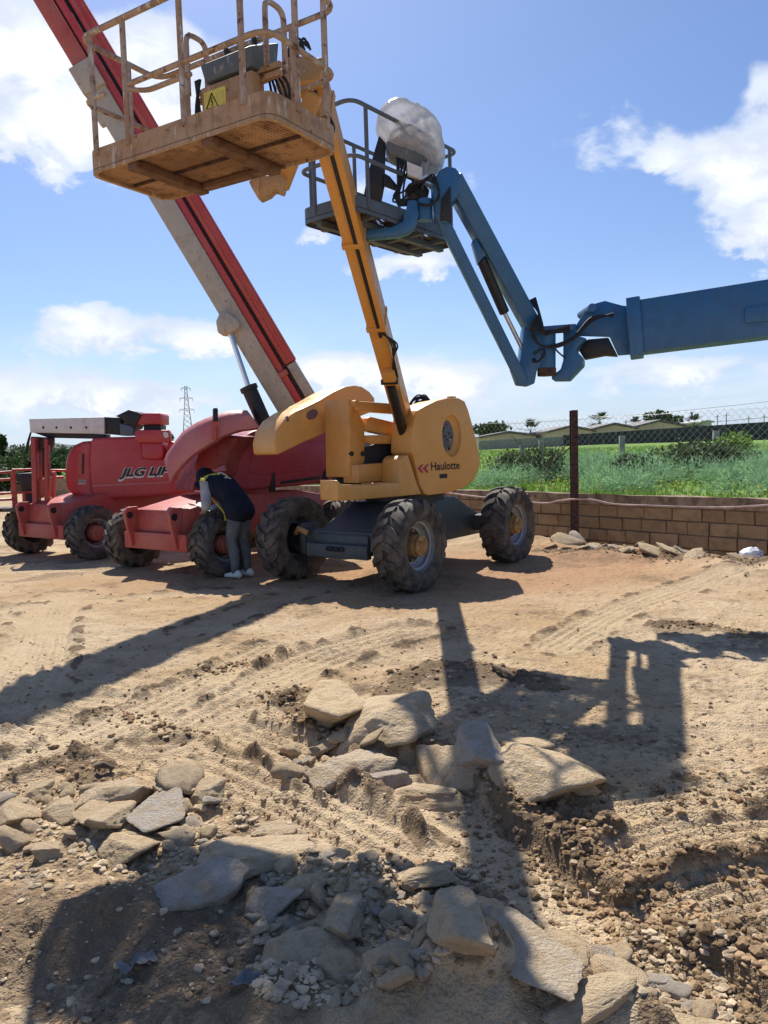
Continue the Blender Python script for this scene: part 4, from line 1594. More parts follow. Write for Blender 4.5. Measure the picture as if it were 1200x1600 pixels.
# ------------------------------------------------------------------ yellow lift
def build_yellow():
    cx, cy = 0.278, 10.008
    ca = math.atan2(0.806, 0.592)
    root = empty('boom_lift', (cx, cy, 0), ca)
    tag(root, 'yellow boom lift with dark chassis and its rusty basket raised at the front', 'boom lift')
    T = Frame(cx, cy, math.radians(40))
    C = Frame(cx, cy, ca)
    # chassis, local x towards the back right, y to the left
    ch = MB().prism([(-1.34, -0.40, 0.36), (-1.34, -0.40, 0.60), (-0.60, -0.40, 0.93), (0.60, -0.40, 0.93), (1.34, -0.40, 0.60), (1.34, -0.40, 0.36)], (0, 0.80, 0)).build('chassis', M['slate'], root, bevel=0.02)
    MB().cyl((0, 0, 0.92), (0, 0, 1.03), 0.52, 32).build('turntable_ring', M['black'], ch)
    for x in (-1.19, 1.19):
        MB().box(x - 0.11, x + 0.11, -0.70, 0.70, 0.42, 0.64).build('axle', M['slate'], root, bevel=0.02)
        for sy in (-1, 1):
            MB().box(x - 0.14, x + 0.14, sy * 0.62 - 0.05, sy * 0.62 + 0.05, 0.34, 0.72).build('steering_knuckle', M['slate'], root, bevel=0.03)
    MB().box(-1.44, -1.352, -0.46, 0.46, 0.34, 0.50).build('front_bar', M['slate'], root, bevel=0.015)
    for k in range(3):
        MB().tube([(-1.46 + 0.012 * (k % 2), -0.08 + 0.08 * k + 0.045 * math.cos(t), 0.45 + 0.022 * math.sin(t)) for t in np.linspace(0, 6.28, 11)[:-1]], 0.012, 6, closed=True).build('chain_link', M['black'], root)
    MB().tube([(-1.35, 0.5, 0.6), (-1.38, 0.62, 0.66), (-1.34, 0.7, 0.60)], 0.035, 8).build('steering_cylinder', M['hub'], root)
    for (x, sp) in ((-1.19, 0.1), (1.19, 0.33)):
        for sy in (-1, 1):
            place_wheel(WH_Y, root, x, sy * 0.88, 0.52, sy, sp + sy * 0.2)
    # turret ------------------------------------------------------------------
    frm = MB()
    frm.hexa([T.w(-0.95, -0.16, 1.03), T.w(0.75, -0.16, 1.03), T.w(0.75, 0.42, 1.03), T.w(-0.95, 0.42, 1.03), T.w(-0.7, -0.10, 1.62), T.w(0.75, -0.16, 1.95), T.w(0.75, 0.42, 1.95), T.w(-0.7, 0.36, 1.62)])
    frm.build('turret_frame', M['black'], root, world=True)  # inner box coloured black to stand in for the dark cavity between the hoods
    hood_px = zpx([(503, 705), (506, 560), (512, 470), (528, 372), (560, 305), (640, 262), (740, 215), (850, 190), (940, 190), (1000, 222), (1032, 300), (1066, 420), (1100, 560), (1132, 700), (1143, 780), (1130, 870), (1085, 960), (1000, 1030), (850, 1080), (660, 1104), (622, 1088), (578, 1000), (548, 860), (520, 720)], 6, 560, 590)
    hood = side_prism(T, hood_px, -0.62, 0.40, 'engine_hood', M['yellow'], root, bevel=0.10, seg=5)
    rc = T.side(706, 681, -0.62)
    cut = MB().ball((0, 0, 0), 1.0, 28, 16).build('cut', None, None)
    cut.matrix_world = Matrix.Translation(rc) @ Matrix.Rotation(T.a, 4, 'Z') @ Matrix.Diagonal((0.17, 0.11, 0.265, 1))
    bpy.context.view_layer.update()
    # express cutter in the root frame too
    boolean_cut(hood, cut)
    cp = zpx([(775, 410), (850, 405), (880, 460), (895, 540), (882, 630), (858, 685), (805, 690), (780, 640), (770, 500)], 6, 560, 590)
    pan = side_prism(T, cp, -0.565, 0.05, 'control_panel', M['grey_box'], hood, bevel=0.006)
    for (kx, ky, rr, mt) in ((795, 440, 9, 'letter_red'), (835, 440, 9, 'letter_red'), (800, 475, 8, 'ink'), (850, 522, 8, 'ink'), (812, 552, 8, 'ink'), (866, 560, 8, 'ink'), (828, 582, 8, 'ink'), (855, 580, 7, 'sticker_yellow'), (845, 620, 9, 'hub'), (848, 665, 13, 'ink'), (790, 500, 7, 'ink')):
        q = T.side(560 + kx / 6, 590 + ky / 6, -0.566)
        MB().cyl(q, q - T.v * 0.012, rr / 6 / 1200 * 9.4, 10).build('button', M[mt], hood, world=True)
    tp0, tp1 = T.side(673.5, 735, -0.62), T.side(718, 731.5, -0.62)
    text_obj('Haulotte', tp0, T.u, (0, 0, 1), (tp1 - tp0).length, M['ink'], hood, bold=0.014, lift=0.004)
    for off in (0, 50):
        cpx = zpx([(553 + off, 852), (590 + off, 815), (612 + off, 813), (586 + off, 850), (612 + off, 890), (590 + off, 893)], 6, 560, 590)
        pts = [T.side(a, b, -0.624) for a, b in cpx]
        MB().prism(pts, T.v * 0.003).build('chevron', M['letter_red'], hood, world=True)
    side_prism(T, zpx([(768, 905), (830, 900), (836, 908), (836, 935), (828, 942), (770, 946), (763, 940), (763, 912)], 6, 560, 590), -0.626, 0.02, 'latch', M['black'], hood, bevel=0.004)
    q = T.side(560 + 872 / 6, 590 + 186 / 6, -0.45)
    MB().hexa([q + T.u * a + T.v * b + Vector((0, 0, c)) for c in (-0.05, 0.012) for a, b in ((-0.04, -0.04), (0.04, -0.04), (0.04, 0.04), (-0.04, 0.04))]).build('cap', M['hub'], hood, world=True)
    side_prism(T, [(527, 750), (534, 757), (560, 757.5), (592, 757), (594, 755), (624, 754), (626, 718), (631, 712.5), (637.5, 711), (641.5, 722), (647.5, 742), (653.5, 760), (659, 772), (627, 775.5), (590, 778.5), (528, 783)], -0.60, 0.34, 'front_cowl', M['yellow'], root, bevel=0.025, seg=3)
    # folded linkage between the hoods
    pr = [T.side(a, b, -0.12) for a, b in ((545, 622), (552, 625), (561, 645), (570, 662), (570, 723), (559, 745), (547, 746))]
    wbox = T.loc(T.front(507, 625, T.loc(pr[0]).x)).y + 0.12
    riser = MB().prism(pr, T.v * wbox).build('riser_box', M['yellow_arm'], root, world=True, bevel=0.012)
    for (a, b) in ((549.5, 709), (566.5, 709)):
        q = T.side(a, b, -0.121)
        MB().cyl(q + T.v * 0.02, q - T.v * 0.004, 0.032, 14).build('hole', M['black'], riser, world=True)
    for (a, b) in ((552, 631), (578, 686), (560, 734)):
        q = T.side(a, b, -0.12)
        MB().cyl(q + T.v * 0.1, q - T.v * 0.075, 0.042, 16).build('pin', M['yellow_arm'], riser, world=True)
    for nm, px, y, th in (('upper_link', [(553, 626), (668, 634.5), (655, 649.5), (560, 642.5)], -0.19, 0.09),
                          ('middle_arm', [(574, 653), (580, 651), (646, 667), (646, 682), (600, 679), (570, 672)], -0.12, 0.12),
                          ('lower_link', [(575, 680), (646, 679), (646, 693), (580, 694), (575, 690)], -0.20, 0.09),
                          ('lower_arm', [(560, 726), (626, 721.5), (626, 750), (560, 755)], -0.26, 0.30)):
        side_prism(T, px, y, th, nm, M['yellow_arm'], root, bevel=0.012)
    # raised left hood
    lh = [(430, 708), (428.5, 692), (433, 672), (445, 655), (462, 643), (480, 635), (500, 625), (522, 612), (540, 604), (555, 602), (566, 604), (578, 612), (586, 622), (586, 642), (545, 657), (505, 678), (470, 693), (434, 711)]
    lhood = side_prism(T, lh, 0.48, 0.52, 'raised_hood', M['yellow'], root, bevel=0.07, seg=4)
    for (rx, rz, off, nm, mt) in ((0.155, 0.095, 0.0, 'grille_surround', 'yellow'), (0.092, 0.058, 0.012, 'grille', 'purple_grille')):
        c0 = T.side(487, 647.5, 0.48) - T.v * (0.006 + off)
        tilt = 0.42
        ring = [c0 + T.u * (rx * math.cos(t) * math.cos(tilt) - rz * math.sin(t) * math.sin(tilt)) + Vector((0, 0, rx * math.cos(t) * math.sin(tilt) + rz * math.sin(t) * math.cos(tilt))) for t in np.linspace(0, 2 * math.pi, 25)[:-1]]
        MB().prism(ring, T.v * (0.03 + off)).build(nm, M[mt], lhood, world=True, bevel=0.008)
    side_prism(T, [(446, 651), (450, 650), (452, 658), (448, 659)], 0.474, 0.01, 'decal', M['grey_box'], lhood, bevel=0)
    # boom ---------------------------------------------------------------------
    b0, b1 = P(632, 660, 9.75), P(484, 108, 5.62)
    d = (b1 - b0).normalized()
    side = d.cross(Vector((0, 0, 1))).normalized()
    upv = side.cross(d)
    boom = MB().beam(b0, b1, 0.185, 0.25, (0, 0, 1), 0.175, 0.235).build('boom', M['yellow_arm'], root, world=True, bevel=0.012)

    def bp(t, a=0.0, b=0.0):
        return b0.lerp(b1, t) + side * a + upv * b
    MB().beam(bp(0.40, -0.03, -0.135), bp(0.985, -0.03, -0.131), 0.035, 0.012, upv).build('groove', M['black'], boom, world=True)
    MB().beam(bp(0.40, -0.075, -0.137), bp(0.985, -0.075, -0.133), 0.05, 0.018, upv).build('cover_strip', M['yellow_arm'], boom, world=True)
    for t in (0.42, 0.665, 0.93):
        MB().beam(bp(t, 0, -0.002), bp(t + 0.012, 0, -0.002), 0.20, 0.285, (0, 0, 1)).build('clamp_band', M['yellow_arm'], boom, world=True, bevel=0.004)
    MB().beam(bp(0.215, -0.01, -0.155), bp(0.285, -0.01, -0.155), 0.15, 0.09, (0, 0, 1)).build('cylinder_lug', M['yellow_arm'], boom, world=True, bevel=0.015)
    MB().cyl(bp(0.245, -0.10, -0.175), bp(0.245, 0.09, -0.175), 0.035, 12).build('lug_pin', M['black'], boom, world=True)
    MB().cyl(bp(0.0, -0.02, -0.26), bp(0.235, -0.01, -0.18), 0.058, 16).build('lift_cylinder', M['black'], root, world=True)
    hz = Hoses()
    rnd = random.Random(4)
    for k in range(4):
        hz.tube(smooth_path([bp(0.42, -0.08 + 0.015 * k, -0.15), bp(0.385, -0.13 - 0.02 * k, -0.17 - 0.03 * rnd.random()), bp(0.33, -0.11, -0.15), bp(0.25, -0.10 + 0.02 * k, -0.14)], 5), 0.009, 6)
    for k in range(7):
        a = P(640 + 2 * k, 632 - 2 * (k % 3), 9.85)
        m_ = P(655 + 2 * k, 617 + 3 * (k % 4), 9.9)
        e = P(676, 632 + (k % 3) * 3, 9.9)
        hz.tube(smooth_path([a + Vector((0, 0, -0.12)), a, m_, e, e + Vector((0.05, 0.05, -0.15))], 5), 0.011, 6)
    hz.build('hydraulic_hose', M['hose'], root, world=True)
    MB().beam(bp(0.03, 0.12, 0.10), bp(0.98, 0.115, 0.08), 0.03, 0.05, (0, 0, 1)).build('cable_tray', M['bluegrey'], boom, world=True)
    # jib bracket behind the platform ----------------------------------------
    pl = [zpx(q, 4.615, 270, 0) for q in ([(742, 600), (760, 540), (835, 405), (985, 400), (1048, 545), (1112, 800), (1060, 835), (1000, 760), (1000, 640), (930, 600), (885, 740), (800, 700)],)][0]
    depth_prism(pl, 5.55, 0.06, 'jib_plate', M['yellow_worn'], root, bevel=0.01, yaw=0.25)
    depth_prism(pl, 5.75, 0.06, 'jib_plate', M['yellow_worn'], root, bevel=0.01, yaw=0.25)
    MB().beam(P(492, 150, 5.62), P(437, 292, 5.72), 0.12, 0.13, (0, 1, 0)).build('jib', M['yellow_arm'], root, world=True, bevel=0.015)
    MB().cyl(P(440, 283, 5.66), P(440, 283, 5.82), 0.05, 14).build('jib_pin', M['black'], root, world=True)
    depth_prism([(388, 283), (400, 275), (440, 272), (446, 280), (441, 297), (428, 292), (420, 300), (405, 307), (398, 300)], 5.6, 0.16, 'rotator', M['yellow_worn'], root, bevel=0.01)
    hz = Hoses()
    for k in range(6):
        hz.tube(smooth_path([P(470 + k * 3, 72 + 3 * (k % 3), 5.6), P(458 + 4 * k, 60 + 5 * (k % 2), 5.6), P(450 + 3 * k, 85, 5.6), P(454 + 2 * k, 110, 5.58)], 5), 0.009, 6)
    for k in range(5):
        hz.tube(smooth_path([P(508 + k, 170 + 2 * k, 5.5), P(514 + 2 * k, 185 + 4 * k, 5.45), P(510 + k, 205 + 3 * k, 5.5)], 4), 0.01, 6)
    hz.build('jib_hose', M['hose'], root, world=True)
    # platform -----------------------------------------------------------------
    B = Frame(-1.02, 4.98, math.atan2(-0.53, 0.85))          # u to the right and nearer, v to the back right
    L, W, z0 = 1.52, 0.66, 3.40
    plat = empty('platform', (0, 0, 0), 0, root)
    rect = fillet([B.w(-L / 2, -W / 2, z0), B.w(L / 2, -W / 2, z0), B.w(L / 2, W / 2, z0), B.w(-L / 2, W / 2, z0)], 0.10, 4, True)
    MB().prism([q + Vector((0, 0, 0.022)) for q in rect], (0, 0, 0.006)).build('floor_sheet', M['perforated'], plat, world=True, smooth=False)
    n = len(rect)
    toe = MB()
    vs = []
    for q in rect:
        inn = (Vector((B.o.x, B.o.y, q.z)) - q).normalized() * 0.012
        vs += [q, q + Vector((0, 0, 0.145)), q + inn + Vector((0, 0, 0.145)), q + inn * 2.6]
    fs = [(4 * i + k, 4 * i + (k + 1) % 4, 4 * ((i + 1) % n) + (k + 1) % 4, 4 * ((i + 1) % n) + k) for i in range(n) for k in range(4)]
    toe.add(vs, fs).build('toe_board', M['yellow_worn'], plat, world=True)
    for x in (-0.36, 0.27):
        MB().beam(B.w(x, -W / 2 + 0.02, z0 - 0.012), B.w(x, W / 2 - 0.02, z0 - 0.012), 0.085, 0.05).build('floor_beam', M['beam_rusty'], plat, world=True, bevel=0.008)
    MB().beam(B.w(-0.31, W / 2 - 0.06, z0 - 0.004), B.w(0.22, W / 2 - 0.06, z0 - 0.004), 0.07, 0.04).build('floor_beam', M['beam_rusty'], plat, world=True, bevel=0.008)
    MB().beam(B.w(-L / 2 + 0.05, 0.0, z0 + 0.012), B.w(L / 2 - 0.05, 0.0, z0 + 0.012), 0.012, 0.02).build('floor_seam', M['rust'], plat, world=True)
    rm = M['rail_worn']
    r = 0.0185
    zt, zm = 0.84, 0.45
    rails(plat, B, L + 0.02, W + 0.0, z0, (zt,), r, rm, 0.12)
    # middle rail with the entry gap on the near left
    mid = fillet([B.w(-0.33, -W / 2, z0 + zm), B.w(L / 2, -W / 2, z0 + zm), B.w(L / 2, W / 2, z0 + zm), B.w(-L / 2, W / 2, z0 + zm), B.w(-L / 2, -W / 2, z0 + zm), B.w(-0.55, -W / 2, z0 + zm)], 0.12, 5)
    MB().tube(mid, r * 0.92, 8).build('rail', rm, plat, world=True)
    MB().tube(fillet([B.w(-0.33, -W / 2, z0 + zm - 0.03), B.w(-0.2, -W / 2 + 0.03, z0 + zm - 0.06), B.w(0.1, -W / 2 + 0.03, z0 + zm - 0.06), B.w(0.16, -W / 2 + 0.03, z0 + zm - 0.06)], 0.05, 4), r * 0.85, 8).build('rail', rm, plat, world=True)
    for (x, y, top) in ((-0.66, -W / 2, zt), (-0.36, -W / 2, zt), (0.12, -W / 2, zt), (0.58, -W / 2, zt), (L / 2, -0.08, zt), (L / 2, 0.2, zt), (0.42, W / 2, zt), (-0.05, W / 2, zt), (-0.5, W / 2, zt), (-L / 2, 0.05, zt)):
        MB().tube([B.w(x, y, z0 + 0.10), B.w(x, y, z0 + top)], r, 8).build('post', rm, plat, world=True)
    # control console on the far side, document box, loops
    k = Frame(*B.w(0.02, W / 2 - 0.02, 0).xy, B.a)
    con = MB()
    con.hexa([k.w(-0.20, -0.14, z0 + 0.60), k.w(0.20, -0.14, z0 + 0.60), k.w(0.20, 0.10, z0 + 0.60), k.w(-0.20, 0.10, z0 + 0.60), k.w(-0.22, -0.16, z0 + 0.71), k.w(0.22, -0.16, z0 + 0.71), k.w(0.22, 0.12, z0 + 0.84), k.w(-0.22, 0.12, z0 + 0.84)])
    con = con.build('control_console', M['grey_box'], plat, world=True, bevel=0.012)
    for x in (-0.12, 0.0, 0.12):
        MB().cyl(k.w(x, 0.0, z0 + 0.76), k.w(x, -0.02, z0 + 0.87), 0.016, 8).build('joystick', M['black'], con, world=True)
    bx = MB().hexa([k.w(-0.24, -0.14, z0 + 0.16), k.w(0.20, -0.14, z0 + 0.16), k.w(0.20, -0.02, z0 + 0.16), k.w(-0.24, -0.02, z0 + 0.16), k.w(-0.24, -0.14, z0 + 0.58), k.w(0.20, -0.14, z0 + 0.58), k.w(0.20, -0.02, z0 + 0.58), k.w(-0.24, -0.02, z0 + 0.58)]).build('document_box', M['yellow_worn'], plat, world=True, bevel=0.012)
    st0 = k.w(-0.21, -0.142, z0 + 0.41)
    MB().prism([st0, st0 + B.u * 0.19, st0 + B.u * 0.19 + Vector((0, 0, 0.13)), st0 + Vector((0, 0, 0.13))], -B.v * 0.003).build('warning_sticker', M['sticker_yellow'], bx, world=True)
    tri = [st0 + B.u * a + Vector((0, 0, c)) - B.v * 0.004 for a, c in ((0.02, 0.02), (0.12, 0.02), (0.07, 0.11))]
    MB().tube(tri, 0.006, 4, closed=True).build('warning_triangle', M['ink'], bx, world=True)
    MB().tube([st0 + B.u * 0.07 + Vector((0, 0, 0.085)) - B.v * 0.004, st0 + B.u * 0.063 + Vector((0, 0, 0.055)) - B.v * 0.004, st0 + B.u * 0.075 + Vector((0, 0, 0.058)) - B.v * 0.004, st0 + B.u * 0.068 + Vector((0, 0, 0.03)) - B.v * 0.004], 0.004, 4).build('warning_bolt', M['ink'], bx, world=True)
    for x in (-0.33, 0.34):
        MB().tube(fillet([k.w(x, 0.02, z0 + 0.1), k.w(x, 0.02, z0 + 0.95), k.w(x + 0.0, -0.16, z0 + 0.95), k.w(x, -0.16, z0 + 0.55)], 0.07, 5), r, 8).build('console_guard', rm, plat, world=True)
    for z in (0.55, 0.60):
        MB().beam(k.w(-0.34, -0.05, z0 + z), k.w(0.36, -0.05, z0 + z), 0.03, 0.035).build('console_bar', M['yellow_worn'], plat, world=True)
    hz = Hoses()
    for j in range(5):
        hz.tube(smooth_path([k.w(-0.28 - 0.01 * j, -0.1, z0 + 0.66), k.w(-0.31, -0.12 + 0.01 * j, z0 + 0.45), k.w(-0.29 + 0.015 * j, -0.1, z0 + 0.28), k.w(-0.16 + 0.02 * j, -0.04, z0 + 0.30 + 0.01 * j)], 5), 0.010, 6)
        hz.tube(smooth_path([k.w(0.2 + 0.02 * j, 0.02, z0 + 0.6), k.w(0.26 + 0.03 * j, 0.0, z0 + 0.38 + 0.02 * j), k.w(0.3, 0.04, z0 + 0.15)], 5), 0.009, 6)
    hz.build('control_cable', M['hose'], plat, world=True)
    return root


build_yellow()

# ------------------------------------------------------------------ red lifts
UA = math.atan2(0.806, 0.592)                 # heading of the parked chassis


def red_chassis(root, front_z=0.86):
    """chassis in root coordinates: x to the back right, front axle at x = -1.25"""
    ch = MB().prism([(-1.52, -0.50, 0.56), (-1.50, -0.50, front_z), (-0.7, -0.50, 1.0), (0.7, -0.50, 1.0), (1.5, -0.50, 0.86), (1.5, -0.50, 0.45), (-1.2, -0.50, 0.45)], (0, 1.0, 0)).build('chassis', M['red_dusty'], root, bevel=0.02)
    MB().box(-1.60, -1.22, -0.66, 0.66, 0.33, 0.557).build('bumper_plate', M['red_dusty'], root, bevel=0.012)
    MB().box(1.22, 1.58, -0.62, 0.62, 0.33, 0.60).build('rear_bumper', M['red_dusty'], root, bevel=0.012)
    for sy in (-0.47, 0.47):
        g = MB().prism([(-1.50, sy - 0.025, 0.90), (-1.66, sy - 0.025, 0.90), (-1.72, sy - 0.025, 0.84), (-1.70, sy - 0.025, 0.70), (-1.62, sy - 0.025, 0.36), (-1.52, sy - 0.025, 0.36)], (0, 0.05, 0)).build('tie_down_gusset', M['red_dusty'], root, bevel=0.008)
        MB().cyl((-1.64, sy - 0.03, 0.79), (-1.64, sy + 0.03, 0.79), 0.048, 16).build('eye_hole', M['black'], g)
    MB().cyl((0, 0, 0.99), (0, 0, 1.10), 0.5, 28).build('turntable_ring', M['red_dusty'], root)
    for x in (-1.25, 1.25):
        MB().box(x - 0.10, x + 0.10, -0.74, 0.74, 0.34, 0.52).build('axle', M['black'], root, bevel=0.02)
        for sy in (-1, 1):
            place_wheel(WH_R, root, x, sy * 0.91, 0.43, sy, 0.1 + x + sy, 0.0)


def build_red_open():
    root = empty('boom_lift', (-2.14, 11.51, 0.0), UA)
    tag(root, 'red boom lift with open hood and long red and beige boom raised high', 'boom lift')
    red_chassis(root)
    T = Frame(-2.14, 11.51, math.radians(33))
    # right pod
    pod_px = [(352, 742), (354, 719), (361, 701), (376, 684), (396, 673), (430, 664.5), (470, 660), (530, 656), (532, 750), (505, 755.5), (440, 761.5), (386, 767.5), (366, 766), (356, 757)]
    pod = side_prism(T, pod_px, -0.62, 0.55, 'engine_hood', M['crimson'], root, bevel=0.11, seg=5)
    side_prism(T, [(390, 738), (391, 722), (398, 708), (414, 699), (440, 694), (520, 689), (520, 733), (405, 742)], -0.632, 0.03, 'hood_panel', M['crimson'], pod, bevel=0.012, seg=3)
    side_prism(T, [(438, 752), (500, 744), (500, 748), (438, 757)], -0.625, 0.02, 'vent_slot', M['black'], pod, bevel=0.003)
    for px in ([(427, 738), (429.5, 737), (431, 769), (421, 768)], [(508, 734), (512, 732), (512, 762), (500, 757)]):
        side_prism(T, px, -0.635, 0.03, 'hood_stay', M['black'], root, bevel=0.003)
    frm = MB().hexa([T.w(-0.85, -0.3, 1.08), T.w(1.0, -0.3, 1.08), T.w(1.0, 0.5, 1.08), T.w(-0.85, 0.5, 1.08), T.w(-0.6, -0.22, 1.75), T.w(1.0, -0.3, 1.95), T.w(1.0, 0.5, 1.95), T.w(-0.6, 0.45, 1.75)])
    frm.build('turret_frame', M['shaded_red'], root, world=True, bevel=0.02)
    # engine bay wall and tray under the open hood
    depth_prism([(303, 762), (302, 728), (308, 708), (320, 695), (338, 686), (358, 680), (374, 682), (362, 702), (355, 722), (354, 742), (340, 760)], 10.75, 0.5, 'engine_bay', M['shaded_red'], root, bevel=0.04, seg=3, yaw=-0.35)
    depth_prism([(330, 736), (349, 727), (352, 736), (332, 738)], 10.45, 0.3, 'bay_tray', M['red_faded'], root, bevel=0.005)
    hz = Hoses()
    for k in range(7):
        a = P(308 + 4 * k, 758 - (k % 3), 10.2)
        hz.tube(smooth_path([a, a + Vector((0.08, 0.05, 0.03 + 0.03 * (k % 3))), a + Vector((0.14, 0.0, 0.02)), a + Vector((0.2, 0.1, -0.06))], 4), 0.011, 6)
    hz.build('engine_hose', M['hose'], root)
    # open hood leaf: curved shell
    top = zpx([(92, 585), (120, 520), (160, 462), (205, 395), (262, 322), (330, 270), (400, 228), (480, 192), (560, 164), (630, 142), (700, 126), (780, 119), (860, 121)], 6, 240, 620)
    bot = zpx([(155, 805), (180, 745), (215, 695), (262, 640), (320, 580), (375, 535), (430, 495), (500, 455), (560, 418), (620, 375), (700, 345), (800, 312), (990, 290)], 6, 240, 620)
    n = len(top)
    vs, fs = [], []
    Y0 = 10.25
    for i in range(n):
        t = i / (n - 1)
        a = P(*top[i], Y0 + 0.40)
        b = P(*bot[i], Y0)
        mid = P((top[i][0] * 0.6 + bot[i][0] * 0.4), (top[i][1] * 0.6 + bot[i][1] * 0.4) - 2.0, Y0 - 0.02)
        m2 = P((top[i][0] * 0.92 + bot[i][0] * 0.08), (top[i][1] * 0.92 + bot[i][1] * 0.08) - 1.5, Y0 + 0.10)
        vs += [b, mid, m2, a + Vector((0, 0.15, 0.0)), a + Vector((0, 0.25, -0.05)), b + Vector((0.02, 0.10, -0.02))]
    for i in range(n - 1):
        for k in range(6):
            fs.append((6 * i + k, 6 * i + (k + 1) % 6, 6 * i + 6 + (k + 1) % 6, 6 * i + 6 + k))
    fs += [tuple(range(5, -1, -1)), tuple(6 * (n - 1) + k for k in range(6))]
    leaf = MB().add(vs, fs).build('open_hood', M['red_faded'], root, world=True, angle=60)
    MB().tube([P(336.5, 641, 10.18), P(336.5, 658, 10.16)], [0.036, 0.036], 10).ball(P(336.5, 641, 10.18), 0.036).build('hood_bumper', M['black'], leaf, world=True)
    MB().beam(P(335.5, 658, 10.19), P(335, 688, 10.2), 0.06, 0.03, (0, 1, 0)).build('hood_bracket', M['red_dusty'], leaf, world=True)
    # boom
    A, B = P(468, 668, 11.15), P(134, 110, 10.75)
    d = (B - A).normalized()
    e = (d.cross(Vector((0, 1, 0)))).normalized()
    if e.x < 0:
        e = -e
    w = e.cross(d).normalized()
    if w.y < 0:
        w = -w

    def bp(s, a=0.0, b=0.0):
        return A + d * s + e * a + w * b
    Ln = (B - A).length
    MB().beam(bp(0.12), bp(Ln), 0.34, 0.28, e).build('base_boom', M['beige'], root, world=True, bevel=0.015)
    MB().beam(bp(Ln - 0.35, -0.01, -0.02), bp(Ln + 0.02, -0.01, -0.02), 0.40, 0.33, e).build('boom_collar', M['beige'], root, world=True, bevel=0.012)
    MB().beam(bp(Ln - 0.75, -0.15, -0.1), bp(Ln - 0.42, -0.15, -0.1), 0.12, 0.1, e).build('sensor_box', M['beige'], root, world=True, bevel=0.012)
    MB().beam(bp(0.3), bp(Ln + 4.6), 0.26, 0.22, e).build('fly_boom', M['red_dusty'], root, world=True, bevel=0.012)
    MB().beam(bp(0.2, 0.27, 0.03), bp(Ln + 1.9, 0.27, 0.03), 0.03, 0.34, e).build('track_backing', M['red_dusty'], root, world=True)
    MB().beam(bp(0.1, 0.19, -0.08), bp(Ln + 2.0, 0.19, -0.08), 0.085, 0.10, e).build('cable_track', M['red'], root, world=True, bevel=0.012)
    MB().beam(bp(0.2, 0.262, -0.02), bp(Ln + 1.9, 0.262, -0.02), 0.05, 0.035, e).build('track_groove', M['black'], root, world=True)
    MB().beam(bp(0.85, 0.375, -0.05), bp(Ln + 2.0, 0.375, -0.05), 0.17, 0.175, e).build('track_cover', M['red'], root, world=True, bevel=0.018)
    for o_ in (0.335, 0.42):
        MB().beam(bp(0.85, o_, -0.142), bp(Ln + 2.0, o_, -0.142), 0.02, 0.022, e).build('cover_rib', M['red_dusty'], root, world=True, bevel=0.004)
    MB().beam(bp(0.2, 0.37, -0.04), bp(0.84, 0.37, -0.04), 0.14, 0.15, e).build('cover_end', M['beige'], root, world=True, bevel=0.03)
    MB().beam(bp(0.72, 0.20, -0.11), bp(0.80, 0.20, -0.11), 0.12, 0.14, e).build('track_clamp', M['red_dusty'], root, world=True, bevel=0.01)
    # lift cylinder
    c0, c1, c2 = P(357, 512, 10.85), P(389, 607, 10.8), P(416, 668, 10.8)
    MB().cyl(c0, c1, 0.036, 14).build('cylinder_rod', M['chrome'], root, world=True)
    MB().cyl(c1, c2 + (c2 - c1) * 0.5, 0.105, 18).build('lift_cylinder', M['black'], root, world=True)
    MB().cyl(c1 - (c2 - c1).normalized() * 0.03, c1 + (c2 - c1).normalized() * 0.03, 0.125, 18).build('cylinder_gland', M['black'], root, world=True)
    depth_prism([(337, 502), (343, 488), (352, 485), (372, 500), (374, 512), (356, 521), (340, 520)], 10.7, 0.34, 'cylinder_bracket', M['beige'], root, bevel=0.02)
    # platform far above the view
    E_ = bp(Ln + 4.6)
    F = Frame(E_.x - 0.7, E_.y, math.radians(95))
    plat = empty('platform', (0, 0, 0), 0, root)
    MB().beam(E_, E_ + Vector((-0.45, 0, -0.35)), 0.2, 0.2).build('rotator', M['red_dusty'], plat, world=True, bevel=0.02)
    z0 = E_.z - 0.5
    MB().hexa([F.w(-1.2, -0.4, z0), F.w(1.2, -0.4, z0), F.w(1.2, 0.4, z0), F.w(-1.2, 0.4, z0), F.w(-1.2, -0.4, z0 + 0.05), F.w(1.2, -0.4, z0 + 0.05), F.w(1.2, 0.4, z0 + 0.05), F.w(-1.2, 0.4, z0 + 0.05)]).build('floor', M['grating'], plat, world=True)
    rails(plat, F, 2.4, 0.8, z0, (0.15, 0.55, 1.1), 0.02, M['red_dusty'])
    for x in (-1.1, -0.4, 0.4, 1.1):
        for y in (-0.4, 0.4):
            MB().tube([F.w(x, y, z0 + 0.05), F.w(x, y, z0 + 1.1)], 0.02, 8).build('post', M['red_dusty'], plat, world=True)
    return root


build_red_open()


